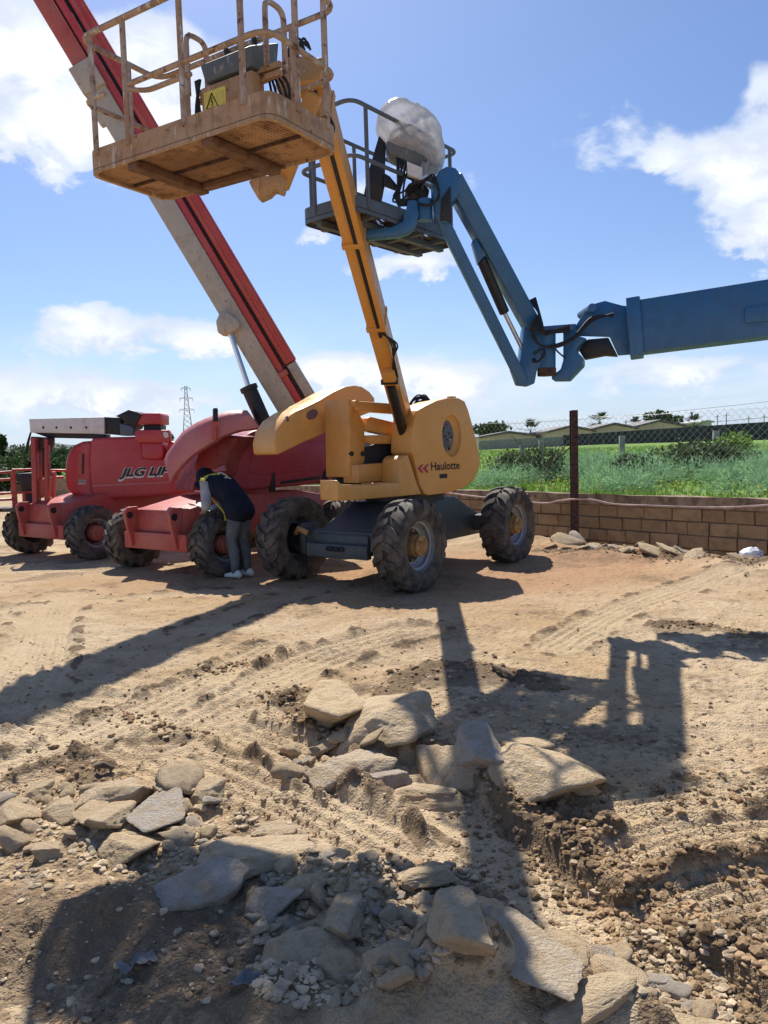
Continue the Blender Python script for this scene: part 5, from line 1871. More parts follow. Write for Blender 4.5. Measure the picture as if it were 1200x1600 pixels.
def build_red_stowed():
    root = empty('boom_lift', (-4.54, 13.47, 0.0), UA)
    tag(root, 'red boom lift with large rounded hood and boom folded level to the left', 'boom lift')
    red_chassis(root)
    Y = 12.65
    main_px = zpx([(262, 300), (285, 285), (420, 276), (620, 272), (690, 290), (700, 440), (860, 450), (900, 300), (1000, 330), (1085, 420), (1103, 520), (1098, 640), (1075, 715), (1000, 742), (700, 765), (400, 788), (300, 794), (268, 700), (255, 500)], 5.217, 90, 630)
    hood = depth_prism(main_px, Y, 1.0, 'engine_hood', M['red'], root, bevel=0.09, seg=4, yaw=0.0)
    end_px = zpx([(258, 305), (254, 500), (266, 700), (298, 790), (220, 782), (100, 745), (62, 720), (46, 600), (48, 480), (70, 400), (115, 340), (180, 312)], 5.217, 90, 630)
    endc = depth_prism(end_px, Y + 0.03, 0.75, 'hood_end', M['red'], root, bevel=0.09, seg=4, yaw=-0.42, ref=end_px[1])
    p0 = P(*end_px[1], Y + 0.03)
    n = Vector((math.sin(-0.42), -math.cos(-0.42), 0))

    def ep(q, off):
        a, b = zpx([q], 5.217, 90, 630)[0]
        return PL(a, b, p0 + n * off, n)
    MB().prism([ep(q, 0.004) for q in ((165, 408), (218, 405), (212, 580), (152, 582))], -n * 0.05).build('window_slot', M['red_dusty'], endc, world=True, bevel=0.008)
    MB().prism([ep(q, 0.008) for q in ((200, 412), (216, 410), (210, 575), (196, 577))], -n * 0.05).build('slot_shadow', M['black'], endc, world=True)
    ex = Vector((-n.y, n.x, 0))
    if ex.x < 0:
        ex = -ex
    t0 = ep((172, 655), 0.004)
    t1 = ep((228, 655), 0.004)
    text_obj('600', t0 - ex * 0.01 - Vector((0, 0, 0.008)), ex, (0, 0, 1), (t1 - t0).length + 0.02, M['letter_white'], endc, bold=0.06, lift=0.003)
    text_obj('600', t0, ex, (0, 0, 1), (t1 - t0).length, M['ink'], endc, bold=-0.01, lift=0.006)
    # lettering on the side
    def sp(q, off=0.0):
        a, b = zpx([q], 5.217, 90, 630)[0]
        return P(a, b, Y - off)
    l0, l1 = sp((500, 598)), sp((1000, 578))
    ux = (l1 - l0)
    text_obj('JLG LIFT', l0 - ux.normalized() * 0.018 - Vector((0, 0, 0.018)), ux, (0, 0, 1), ux.length + 0.024, M['letter_white'], hood, name='lettering_outline', shear=0.35, bold=0.085, lift=0.004, height=0.225)
    text_obj('JLG LIFT', l0, ux, (0, 0, 1), ux.length, M['ink'], hood, shear=0.35, bold=0.035, lift=0.008, height=0.185)
    MB().prism([P(a, b, Y - 0.006) for a, b in zpx([(300, 378), (680, 370), (680, 376), (300, 384)], 5.217, 90, 630)], (0, 0.02, 0)).build('moulding_line', M['red_dusty'], hood, world=True)
    MB().prism([P(a, b, Y - 0.012) for a, b in zpx([(290, 668), (1080, 632), (1080, 642), (290, 680)], 5.217, 90, 630)], (0, 0.03, 0)).build('moulding_line', M['red_faded'], hood, world=True)
    # upright and turret on top
    q = lambda L_, Yd, th, nm, mt, bv=0.012: depth_prism(zpx(L_, 5.217, 90, 630), Yd, th, nm, M[mt], root, bevel=bv)
    q([(640, 175), (690, 80), (825, 80), (842, 95), (842, 172), (690, 172)], 12.75, 0.5, 'boom_upright', 'red')
    q([(700, 176), (838, 176), (838, 222), (700, 222)], 12.85, 0.35, 'upright_gap', 'black')
    q([(628, 235), (650, 218), (900, 218), (915, 240), (918, 310), (905, 322), (660, 322), (630, 300)], 12.55, 0.12, 'pivot_plate', 'red')
    q([(860, 238), (880, 234), (900, 242), (902, 275), (880, 286), (864, 270)], 12.535, 0.02, 'decal', 'letter_white', 0.0)
    q([(680, 322), (855, 322), (858, 410), (845, 450), (800, 460), (700, 455), (684, 430)], 12.58, 0.4, 'pivot_drum', 'red', 0.05)
    q([(470, 105), (580, 52), (650, 72), (680, 90), (640, 170), (620, 210), (600, 205), (510, 120)], 12.72, 0.45, 'black_cover', 'black')
    q([(505, 165), (610, 190), (620, 262), (510, 265)], 12.68, 0.4, 'boom_knuckle', 'bluegrey')
    q([(378, 112), (515, 118), (510, 262), (382, 250)], 12.75, 0.36, 'boom_sleeve', 'black', 0.006)
    bw = depth_prism([(45, 654.5), (162, 651.5), (163, 678), (47, 676)], 12.7, 0.36, 'boom', M['white_boom'], root, bevel=0.01)
    for x in (68, 88.5, 111, 135):
        MB().cyl(P(x, 668, 12.695), P(x, 668, 12.72), 0.022, 8).build('bolt', M['black'], bw, world=True)
    depth_prism([(52, 676), (163, 678.5), (163, 686), (75, 684)], 12.78, 0.3, 'fly_boom', M['black'], root, bevel=0.008)
    # jib hanging at the left with the platform behind it
    for (xa, ya, xb, yb, wd, Yd, nm) in ((53.5, 684, 56.5, 797, 0.075, 12.55, 'jib_post'), (62, 684, 63, 778, 0.085, 12.75, 'jib_post'), (73.5, 686, 74.5, 792, 0.06, 12.65, 'jib_post'), (84, 737, 84, 795, 0.04, 13.1, 'jib_post')):
        MB().beam(P(xa, ya, Yd), P(xb, yb, Yd), wd, 0.12, (0, 1, 0)).build(nm, M['red_dusty'], root, world=True, bevel=0.008)
    depth_prism([(48, 682), (76, 684), (76, 694), (70, 705), (50, 703)], 12.62, 0.25, 'jib_head', M['rust'], root, bevel=0.01)
    depth_prism([(57, 748), (72, 748), (72, 775), (57, 777)], 12.6, 0.12, 'jib_box', M['red_dusty'], root, bevel=0.01)
    ch = Hoses()
    for k in range(3):
        ch.tube(smooth_path([P(48, 676, 12.6), P(45 - k, 690 + k, 12.55), P(43 - k, 702, 12.55), P(38, 712 + k, 12.6), P(41, 722, 12.65)], 4), 0.014, 6)
    ch.tube(smooth_path([P(68.5, 700, 12.6), P(68, 720, 12.6), P(68.5, 745, 12.6)], 3), 0.02, 6)
    ch.build('jib_hose', M['hose'], root)
    plat = empty('platform', (0, 0, 0), 0, root)
    depth_prism([(24, 740), (51, 738), (51, 768), (34, 769), (31, 756)], 12.9, 0.3, 'control_cover', M['black'], plat, bevel=0.03)
    depth_prism([(38, 770), (52, 770), (54, 796), (40, 797)], 12.9, 0.3, 'console_base', M['black'], plat, bevel=0.02)
    rl = M['red_dusty']
    for pts in ([(-60, 743, 12.3), (18, 737, 12.7), (19, 734.5, 12.7), (52, 733.5, 12.9)], [(-60, 754, 12.3), (20, 748.5, 12.7)], [(-60, 775, 12.3), (22, 770, 12.7), (52, 769, 12.9)], [(-60, 784, 12.3), (22, 780, 12.7)], [(80, 735, 13.2), (100, 735, 13.3), (112, 735, 13.35)], [(81, 746, 13.2), (100, 745.5, 13.3)], [(52, 733.5, 12.9), (80, 735, 13.2)], [(-60, 800, 12.4), (25, 797, 12.75), (56, 798, 12.7)]):
        MB().tube([P(*c) for c in pts], 0.022, 8).build('rail', rl, plat, world=True)
    for (xa, ya, xb, yb) in ((18.5, 736, 22, 796), (21.5, 736, 26, 796), (37, 770, 38, 797), (-20, 741, -18, 800)):
        MB().tube([P(xa, ya, 12.7), P(xb, yb, 12.75)], 0.025, 8).build('post', rl, plat, world=True)
    MB().hexa([P(-40, 801, 12.4), P(60, 799, 12.6), P(78, 796, 13.3), P(-20, 797, 13.2)] + [c + Vector((0, 0, 0.06)) for c in (P(-40, 801, 12.4), P(60, 799, 12.6), P(78, 796, 13.3), P(-20, 797, 13.2))]).build('floor', M['grating'], plat, world=True)
    return root


build_red_stowed()

# ------------------------------------------------------------------ blue lift
def build_blue():
    tip = P(985, 515, 7.8)
    far = P(1200, 485, 7.4)
    d = (far - tip).normalized()
    base = tip + d * 6.6
    root = empty('boom_lift', (base.x - 0.9, base.y + 0.25, 0.0), math.atan2(d.y, d.x))
    tag(root, 'blue boom lift reaching in from the right with a plastic wrapped console on its basket', 'boom lift')
    bl, bg_ = M['blue'], M['bluegrey']
    yaw = math.atan2(-d.x, d.y) + math.pi / 2 if False else 0.0
    # machine at the boom foot, beyond the right edge
    MB().prism([(-1.5, -0.5, 0.4), (-1.5, -0.5, 0.75), (-0.7, -0.5, 1.0), (0.7, -0.5, 1.0), (1.5, -0.5, 0.75), (1.5, -0.5, 0.4)], (0, 1.0, 0)).build('chassis', bg_, root, bevel=0.02)
    for x in (-1.25, 1.25):
        MB().box(x - 0.1, x + 0.1, -0.75, 0.75, 0.36, 0.56).build('axle', M['black'], root, bevel=0.02)
        for sy in (-1, 1):
            place_wheel(WH_Y, root, x, sy * 0.95, 0.52, sy, 0.3 + x)
    MB().cyl((0, 0, 0.98), (0, 0, 1.1), 0.5, 28).build('turntable_ring', M['black'], root)
    for sy in (-1, 1):
        MB().box(-1.1, 1.3, sy * 0.62 - 0.36, sy * 0.62 + 0.36, 1.1, 2.1).build('engine_hood', bl, root, bevel=0.14, seg=4)
    MB().prism([(-0.2, -0.22, 1.1), (0.9, -0.22, 1.1), (1.25, -0.22, base.z + 0.2), (0.7, -0.22, base.z + 0.25)], (0, 0.44, 0)).build('boom_tower', bl, root, bevel=0.02)
    # main boom
    MB().beam(tip + d * 0.02, base, 0.40, 0.50, (0, 0, 1), 0.46, 0.58).build('boom', bl, root, world=True, bevel=0.015)
    MB().beam(tip - d * 0.02, tip + d * 0.11, 0.45, 0.56, (0, 0, 1)).build('boom_collar', bl, root, world=True, bevel=0.012)
    pc = P(1185, 490, 7.2)
    yw = math.atan2(d.y, d.x)
    fr = Frame(tip.x, tip.y, yw)
    side_prism(fr, [(1164, 480), (1215, 473), (1215, 500), (1164, 505)], -0.235, 0.05, 'cover_plate', bl, root, bevel=0.008)
    # boom end bracket and hook
    z5 = lambda L_: zpx(L_, 5.217, 780, 440)
    br = z5([(610, 378), (690, 255), (735, 190), (860, 155), (1000, 193), (1090, 205), (1092, 590), (968, 600), (898, 447), (640, 440)])
    b1 = depth_prism(br, 7.80, 0.06, 'boom_end_bracket', bl, root, bevel=0.008, yaw=yw, ref=br[5])
    depth_prism(br, 8.12, 0.06, 'boom_end_bracket', bl, root, bevel=0.008, yaw=yw, ref=br[5])
    c = P(*z5([(752, 216)])[0], 7.83)
    MB().cyl(c + Vector((0, -0.03, 0)), c + Vector((0, 0.4, 0)), 0.042, 16).build('bracket_pin', bl, root, world=True)
    hk = z5([(520, 382), (560, 350), (625, 340), (640, 440), (712, 462), (650, 520), (625, 560), (682, 618), (682, 672), (562, 798), (428, 800), (426, 768), (500, 712), (520, 640)])
    depth_prism(hk, 7.84, 0.30, 'rotator_hook', bl, root, bevel=0.012, yaw=yw, ref=hk[2])
    depth_prism(z5([(650, 560), (720, 470), (890, 455), (965, 602), (860, 595), (690, 628)]), 7.96, 0.18, 'slave_cylinder', M['black'], root, bevel=0.01, yaw=yw)
    # rotator and jib foot
    rt0, rt1 = P(*z5([(388, 425)])[0], 7.85), P(*z5([(388, 760)])[0], 7.85)
    MB().cyl(rt0, rt1, 0.088, 24).build('rotator', bl, root, world=True)
    MB().cyl(rt1 + Vector((0, 0, 0.065)), rt1 - Vector((0, 0, 0.01)), 0.094, 24).build('rotator_ring', M['rust'], root, world=True)
    MB().beam(P(*z5([(330, 395)])[0], 7.85), P(*z5([(600, 375)])[0], 7.85), 0.12, 0.06).build('rotator_cap', bl, root, world=True, bevel=0.01)
    ft = z5([(200, 400), (235, 250), (300, 300), (345, 370), (345, 690), (310, 720), (290, 830), (250, 845), (160, 835), (110, 700), (165, 690), (185, 560)])
    depth_prism(ft, 7.80, 0.22, 'jib_foot', bl, root, bevel=0.012)
    # jib arms
    ja, jb = P(831, 510, 7.9), P(703, 276, 7.1)
    MB().beam(ja, jb, 0.15, 0.225, (0, 1, 0), 0.15, 0.255).build('jib', bl, root, world=True, bevel=0.012)
    ka, kb = P(816, 596, 7.86), P(688, 338, 7.05)
    MB().beam(ka, kb, 0.10, 0.115, (0, 1, 0)).build('jib_link', bl, root, world=True, bevel=0.012)
    MB().cyl(P(752, 405, 7.42), P(788, 488, 7.66), 0.05, 16).build('jib_cylinder', M['black'], root, world=True)
    MB().cyl(P(787, 486, 7.66), P(816, 545, 7.85), 0.022, 12).build('cylinder_rod', M['chrome'], root, world=True)
    depth_prism([(738, 375), (746, 372), (756, 400), (748, 410)], 7.3, 0.14, 'cylinder_lug', bl, root, bevel=0.008)
    hd = [(676, 300), (679, 278), (687, 265), (698, 259), (712, 261), (722, 275), (720, 300), (703, 318), (706, 345), (694, 348), (680, 338)]
    depth_prism(hd, 6.97, 0.24, 'jib_head', bl, root, bevel=0.02, seg=3)
    depth_prism([(690, 310), (704, 290), (706, 345), (688, 343)], 6.95, 0.1, 'head_recess', M['black'], root, bevel=0.005)
    # support arm under the platform
    depth_prism([(637, 312), (652, 312), (655, 335), (650, 352), (640, 362), (622, 368), (560, 374), (545, 372), (545, 360), (612, 354), (630, 345), (634, 330)], 7.0, 0.12, 'platform_support', bl, root, bevel=0.015)
    MB().cyl(P(664, 312, 7.05), P(664, 345, 7.05), 0.065, 18).build('platform_rotator', bl, root, world=True)
    # platform
    B = Frame(0.087, 7.40, math.atan2(0.78, 0.625))
    L, W, z0 = 1.61, 0.63, 3.584
    plat = empty('platform', (0, 0, 0), 0, root)
    q8 = [(-L / 2, -W / 2), (L / 2, -W / 2), (L / 2, W / 2), (-L / 2, W / 2)]
    rect = fillet([B.w(a, b, z0) for a, b in q8], 0.12, 4, True)
    MB().prism([c + Vector((0, 0, 0.03)) for c in rect], (0, 0, 0.012)).build('floor_grating', M['grating'], plat, world=True, smooth=False)
    n = len(rect)
    vs = []
    for c in rect:
        inn = (Vector((B.o.x, B.o.y, c.z)) - c).normalized() * 0.012
        vs += [c, c + Vector((0, 0, 0.13)), c + inn + Vector((0, 0, 0.13)), c + inn]
    fs = [(4 * i + k, 4 * i + (k + 1) % 4, 4 * ((i + 1) % n) + (k + 1) % 4, 4 * ((i + 1) % n) + k) for i in range(n) for k in range(4)]
    MB().add(vs, fs).build('toe_board', bg_, plat, world=True)
    for x in (-0.54, -0.18, 0.18, 0.54):
        MB().beam(B.w(x, -W / 2 + 0.02, z0 + 0.005), B.w(x, W / 2 - 0.02, z0 + 0.005), 0.05, 0.04).build('floor_beam', bg_, plat, world=True)
    for y in (-0.12, 0.14):
        MB().beam(B.w(-L / 2 + 0.05, y, z0 - 0.015), B.w(L / 2 - 0.05, y, z0 - 0.015), 0.06, 0.05).build('floor_beam', bg_, plat, world=True)
    rails(plat, B, L, W, z0, (0.89, 0.45), 0.018, bg_, 0.12)
    for (x, y) in ((-0.62, -W / 2), (-L / 2, 0.13), (0.04, -W / 2), (0.65, -W / 2), (0.65, W / 2), (-0.04, W / 2), (-0.65, W / 2), (L / 2, 0.0)):
        MB().tube([B.w(x, y, z0 + 0.05), B.w(x, y, z0 + 0.89)], 0.018, 8).build('post', bg_, plat, world=True)
    cb = P(636, 246, 8.3)
    con = depth_prism([(602, 226), (612, 200), (640, 190), (678, 212), (684, 244), (662, 263), (640, 255), (608, 240)], 7.13, 0.26, 'control_console', M['grey_box'], plat, bevel=0.03)
    MB().prism([P(*c, 7.02) for c in ((636, 252), (660, 262), (660, 282), (637, 272))], (0, 0.05, 0)).build('manual_box', M['letter_white'], plat, world=True)
    depth_prism([(592, 212), (603, 222), (601, 290), (596, 316), (568, 306), (575, 270)], 7.2, 0.03, 'kick_plate', M['black'], plat, bevel=0.004)
    depth_prism([(600, 270), (609, 275), (623, 292), (618, 297), (600, 290)], 7.16, 0.03, 'side_flap', M['black'], plat, bevel=0.004)
    depth_prism([(632, 296), (640, 284), (662, 286), (672, 296), (666, 310), (640, 314)], 7.1, 0.22, 'valve_block', M['black'], root, bevel=0.02)
    hz = Hoses()
    rnd = random.Random(8)
    for k in range(11):
        a = P(620 + 3 * k, 246 + 1.2 * k, 7.134)
        m1 = P(618 + 4 * k * rnd.random() + 4, 280 + 10 * rnd.random(), 7.091)
        m2 = P(614 + 5 * k * rnd.random(), 306 + 12 * rnd.random(), 7.047)
        e = P(634 + 2 * k, 312 + 4 * (k % 3), 7.064)
        hz.tube(smooth_path([a, m1, m2, e], 6), 0.009, 6)
    for k in range(4):
        hz.tube(smooth_path([P(640 + 6 * k, 290, 7.047), P(668 + 3 * k, 282 - 3 * k, 6.960), P(686, 296 + 4 * k, 6.917), P(676 - 2 * k, 320, 6.917), P(655, 318 + k, 6.960)], 6), 0.009, 6)
    for k in range(6):
        hz.tube(smooth_path([P(826 + 2 * k, 470 - k, 7.8), P(842 + k, 490 + 3 * k, 7.72), P(830 + 4 * k, 512 + 2 * k, 7.7), P(862, 516 + 2 * (k % 3), 7.75), P(890, 508 + 2 * k, 7.78)], 6), 0.011, 6)
    for k in range(3):
        hz.tube(smooth_path([P(828 + k, 512, 7.72), P(838 + 3 * k, 535 + 2 * k, 7.7), P(866, 543 - 2 * k, 7.7), P(896, 530 - 2 * k, 7.72), P(925, 502 - 3 * k, 7.74), P(958, 490 + 2 * k, 7.76)], 6), 0.011, 6)
    for k in range(2):
        hz.tube(smooth_path([P(832 + 3 * k, 560, 7.7), P(836 + 4 * k, 566, 7.68), P(850, 556 - 4 * k, 7.68), P(848, 545, 7.7), P(834, 552 + 2 * k, 7.7)], 6), 0.010, 6)
    hz.tube(smooth_path([P(864, 540, 7.75), P(872, 550, 7.75), P(884, 560, 7.78)], 5), 0.009, 6)
    hz.build('hydraulic_hose', M['hose'], root)
    return root


build_blue()

# plastic sheet wrapped over the blue console
def build_plastic():
    c = P(641, 212, 7.25)
    me_v, me_f = [], []
    nu, nv = 96, 56
    out = [(590, 206), (594, 184), (606, 168), (620, 162), (634, 163), (646, 169), (660, 175), (676, 186), (686, 202), (690, 224), (694, 244), (690, 264), (676, 272), (662, 254), (648, 246), (632, 240), (616, 236), (604, 228), (596, 218)]
    ang = [math.atan2(-(b - 214), a - 642) for a, b in out]
    rad = [math.hypot(a - 642, b - 214) for a, b in out]
    order = sorted(range(len(out)), key=lambda i: ang[i])
    A_ = np.array([ang[i] for i in order])
    R_ = np.array([rad[i] for i in order])
    A_ = np.concatenate([A_ - 2 * math.pi, A_, A_ + 2 * math.pi])
    R_ = np.concatenate([R_, R_, R_])
    k = 7.25 / 1200
    for j in range(nv + 1):
        q = 2 * j / nv                              # 0 front centre .. 1 outline .. 2 back centre
        tt = q if q <= 1 else 2 - q
        for i in range(nu):
            th = 2 * math.pi * i / nu - math.pi
            r = float(np.interp(th, A_, R_)) * k * (0.02 + 0.98 * tt ** 0.8)
            x, z = math.cos(th) * r, math.sin(th) * r
            y = 0.25 * max(0.0, 1 - tt ** 4) ** 0.5 * (-1 if q <= 1 else 1)
            w1 = mnoise.noise(Vector((x * 3.0 + z * 2.0, y * 2, z * 2.5 - x))) * 0.060
            w2 = abs(mnoise.noise(Vector((x * 11 + z * 3 + 7, y * 3, z * 2.6 - x * 2)))) * -0.060
            w3 = abs(mnoise.noise(Vector((x * 5 - z * 9 + 2, y * 3, z * 5)))) * -0.035
            dy = (w1 + w2 + w3) * (-1 if q > 1 else 1)
            f = 1 + 0.35 * (w1 + w2)
            me_v.append((c.x + x * f, c.y + y - dy * (1 - 0.5 * tt), c.z + z * f))
    for j in range(nv):
        for i in range(nu):
            i2 = (i + 1) % nu
            me_f.append((j * nu + i, j * nu + i2, (j + 1) * nu + i2, (j + 1) * nu + i))
    o = np_obj('plastic_sheet', np.array(me_v), np.array(me_f), M['plastic'])
    tag(o, 'clear plastic sheet wrapped over the console of the blue basket', 'plastic sheet')
    # ragged hanging corner
    a = P(676, 262, 7.1)
    vs, fs = [], []
    for j in range(9):
        for i in range(7):
            t, s = j / 8, i / 6 - 0.5
            vs.append(a + Vector((s * (0.20 - 0.10 * t) - 0.06 * t, 0.05 * math.sin(s * 9 + 3 * t), 0.06 - 0.24 * t + 0.03 * math.cos(s * 12))))
    for j in range(8):
        for i in range(6):
            fs.append((j * 7 + i, j * 7 + i + 1, j * 7 + 8 + i, j * 7 + 7 + i))
    MB().add(vs, fs).build('loose_corner', M['plastic'], o)


build_plastic()

# ------------------------------------------------------------------ person
def remeshed(mb, name, mat, parent, vox=0.012, smooth=6, inv=None):
    me = mb.mesh(name + '_src', inv)
    o = bpy.data.objects.new(name, me)
    COL.objects.link(o)
    md = o.modifiers.new('r', 'REMESH')
    md.mode = 'VOXEL'
    md.voxel_size = vox
    sm = o.modifiers.new('s', 'SMOOTH')
    sm.iterations = smooth
    sm.factor = 0.5
    bpy.context.view_layer.update()
    m2 = bpy.data.meshes.new_from_object(o.evaluated_get(bpy.context.evaluated_depsgraph_get()))
    o.modifiers.clear()
    o.data = m2
    bpy.data.meshes.remove(me)
    m2.name = name
    m2.materials.clear()
    m2.materials.append(mat)
    m2.polygons.foreach_set('use_smooth', [True] * len(m2.polygons))
    o.parent = parent
    return o


def limb(mb, pts, rs, flat=1.0, n=14):
    path = smooth_path(pts, 5)
    rr = []
    for i in range(len(pts) - 1):
        for k in range(5):
            t = k / 5
            rr.append(rs[i] * (1 - t) + rs[i + 1] * t)
    rr.append(rs[-1])
    mb.tube(path, rr, n, flat=flat)
    mb.ball(pts[0], rs[0] * 0.98, 12, 8)
    mb.ball(pts[-1], rs[-1] * 0.98, 12, 8)
    return mb


def cloth(name, col, var=0.25, scale=9):
    m, t, b = new_mat(name)
    co = t.new('ShaderNodeTexCoord').outputs['Object']
    n = t.noise(t.scale(co, (1, 1, 0.6)), scale, 5, 0.6, 0.8)
    t.link(t.mix(t.mapr(n, 0.3, 0.7), tuple(q * (1 - var) for q in col), tuple(q * (1 + var) for q in col)), b.inputs['Base Color'])
    b.inputs['Roughness'].default_value = 0.9
    b.inputs['Specular IOR Level'].default_value = 0.2
    t.link(t.bump(n, 0.6, 0.03), b.inputs['Normal'])
    return m


def build_person():
    O = G(374, 902)
    O.z = gz(O.x, O.y)
    M['skin'] = plain('skin', (0.42, 0.24, 0.16), 0.55, 0, 0.08, 20, 0.05)
    M['vest'] = cloth('navy_vest', (0.014, 0.018, 0.032))
    M['hiviz'] = cloth('yellow_trim', (0.62, 0.58, 0.08), 0.12)
    M['sleeve'] = cloth('grey_sleeve', (0.33, 0.34, 0.37))
    M['trouser'] = cloth('grey_trousers', (0.13, 0.145, 0.15), 0.25, 7)
    M['shoe'] = cloth('white_shoe', (0.72, 0.71, 0.69), 0.06)
    M['hair'] = cloth('black_hair', (0.012, 0.011, 0.011), 0.3, 40)
    f = Vector((-0.87, 0.49, 0))
    l = Vector((-0.49, -0.87, 0))                  # person's left, nearer the camera
    up = Vector((0, 0, 1))

    def q(fw, lf, z):
        return O + f * fw + l * lf + up * z
    hip = q(-0.06, 0, 0.88)
    waist = q(0.03, 0, 1.00)
    chest = q(0.22, 0, 1.17)
    neck = q(0.385, 0, 1.26)
    head = q(0.485, 0, 1.275)
    hl, hr = q(-0.06, 0.085, 0.86), q(-0.06, -0.085, 0.86)
    kl, kr = q(0.02, 0.095, 0.47), q(-0.02, -0.08, 0.47)
    al, ar = q(-0.02, 0.095, 0.09), q(-0.07, -0.085, 0.09)
    sl, sr = q(0.33, 0.175, 1.21), q(0.33, -0.175, 1.21)
    el, er = q(0.29, 0.235, 0.94), q(0.32, -0.21, 0.95)
    wl, wr = q(0.42, 0.12, 0.86), q(0.46, -0.10, 0.87)

    def body(grow=0.0, parts=('legs', 'torso', 'arms', 'head')):
        mb = MB()
        if 'legs' in parts:
            for h_, k_, a_ in ((hl, kl, al), (hr, kr, ar)):
                limb(mb, [h_, h_.lerp(k_, 0.5), k_, k_.lerp(a_, 0.4) - f * 0.015, a_], [0.088 + grow, 0.076 + grow, 0.056 + grow, 0.054 + grow, 0.036 + grow])
            mb.ball(hip + f * 0.02, 0.122 + grow, 14, 10, (1.0, 1.05, 0.9))
        if 'torso' in parts:
            for s_ in (-0.07, 0, 0.07):
                limb(mb, [hip + l * s_ * 0.8, waist + l * s_ * 0.75, chest + l * s_ * 1.1, neck.lerp(chest, 0.35) + l * s_ * 1.3], [0.105 + grow, 0.095 + grow, 0.112 + grow, 0.078 + grow])
            limb(mb, [sl, sr], [0.062 + grow, 0.062 + grow])
        if 'arms' in parts:
            for s_, e_, w_ in ((sl, el, wl), (sr, er, wr)):
                limb(mb, [s_, s_.lerp(e_, 0.5), e_, e_.lerp(w_, 0.45), w_], [0.056 + grow, 0.047 + grow, 0.040 + grow, 0.037 + grow, 0.027 + grow])
        return mb

    mb = body()
    limb(mb, [neck - f * 0.05, neck, head - f * 0.03], [0.058, 0.054, 0.055])
    down = (f * 0.75 - up * 0.66).normalized()       # where the face points
    crown = (f * 0.66 + up * 0.75).normalized()
    mb.ball(head, 0.098, 16, 12, (1.0, 0.86, 1.05))
    mb.ball(head - crown * 0.055 + down * 0.03, 0.066, 12, 9)
    limb(mb, [head + down * 0.085, head + down * 0.112 - crown * 0.02], [0.012, 0.016])            # nose
    limb(mb, [head + down * 0.085 - crown * 0.055 + l * 0.02, head + down * 0.085 - crown * 0.055 - l * 0.02], [0.010, 0.010])
    for s_ in (-1, 1):
        mb.ball(head + l * 0.092 * s_ - crown * 0.01, 0.026, 8, 6, (0.7, 0.7, 1.2))
    for w_, e_, sg in ((wl, el, 1), (wr, er, -1)):
        d = (w_ - e_).normalized()
        sd = d.cross(up).normalized()
        limb(mb, [w_, w_ + d * 0.045, w_ + d * 0.085], [0.026, 0.036, 0.034], 0.62)
        for k, (off, ln) in enumerate(((-0.028, 0.062), (-0.010, 0.074), (0.010, 0.070), (0.027, 0.054))):
            b0 = w_ + d * 0.085 + sd * off
            limb(mb, [b0, b0 + d * ln * 0.5 - up * 0.006, b0 + d * ln * 0.8 - up * 0.03], [0.0095, 0.009, 0.0075], 1.0, 8)
        t0 = w_ + d * 0.03 + sd * (-0.03 * sg)
        limb(mb, [t0, t0 + d * 0.035 - sd * 0.025 * sg - up * 0.012, t0 + d * 0.07 - sd * 0.015 * sg - up * 0.02], [0.013, 0.0105, 0.009], 1.0, 8)
    person = remeshed(mb, 'person', M['skin'], None, 0.0075, 4)
    tag(person, 'person in dark vest with yellow collar bending over papers beside the red lift wheel', 'person')
    remeshed(body(0.016, ('legs',)), 'trousers', M['trouser'], person, 0.011, 5)
    slv = MB()
    for s_, e_, w_ in ((sl, el, wl), (sr, er, wr)):
        limb(slv, [s_, s_.lerp(e_, 0.5), e_, e_.lerp(w_, 0.45), e_.lerp(w_, 0.92)], [0.080, 0.070, 0.062, 0.056, 0.046])
    limb(slv, [sl, sr], [0.07, 0.07])
    remeshed(slv, 'shirt', M['sleeve'], person, 0.011, 4)
    v = MB()
    for s_ in (-0.075, 0, 0.075):
        limb(v, [hip + l * s_ * 1.0 - up * 0.03 + f * 0.0, waist + l * s_ * 0.95, chest + l * s_ * 1.15, neck.lerp(chest, 0.4) + l * s_ * 1.3], [0.152, 0.130, 0.136, 0.098])
    limb(v, [sl + up * 0.005, sr + up * 0.005], [0.078, 0.078])
    limb(v, [hip - f * 0.10 - up * 0.02 + l * 0.08, hip - f * 0.13 - up * 0.06 - l * 0.02], [0.07, 0.05])
    vest = remeshed(v, 'vest', M['vest'], person, 0.011, 4)
    nrm = (up * 0.75 - f * 0.66).normalized()         # out of the back
    # yellow yoke over the shoulders and trim down the front edge
    MB().tube(smooth_path([sl + l * 0.07 + up * 0.045 - f * 0.01, sl + up * 0.075 + f * 0.005, sl.lerp(neck, 0.55) + up * 0.07 - f * 0.02, neck + up * 0.055 - f * 0.045, sr.lerp(neck, 0.55) + up * 0.07 - f * 0.02, sr + up * 0.07], 6), 0.034, 8, flat=0.6).build('collar_trim', M['hiviz'], vest)
    MB().tube(smooth_path([chest + l * 0.16 + f * 0.09 - up * 0.10, waist + l * 0.15 + f * 0.12 - up * 0.08, hip + l * 0.14 + f * 0.14 - up * 0.04, hip + l * 0.14 + f * 0.12 - up * 0.14], 6), 0.016, 8, flat=0.6).build('front_trim', M['hiviz'], vest)
    bk = chest.lerp(neck, 0.25) + nrm * 0.138
    bu = (chest - waist).normalized()
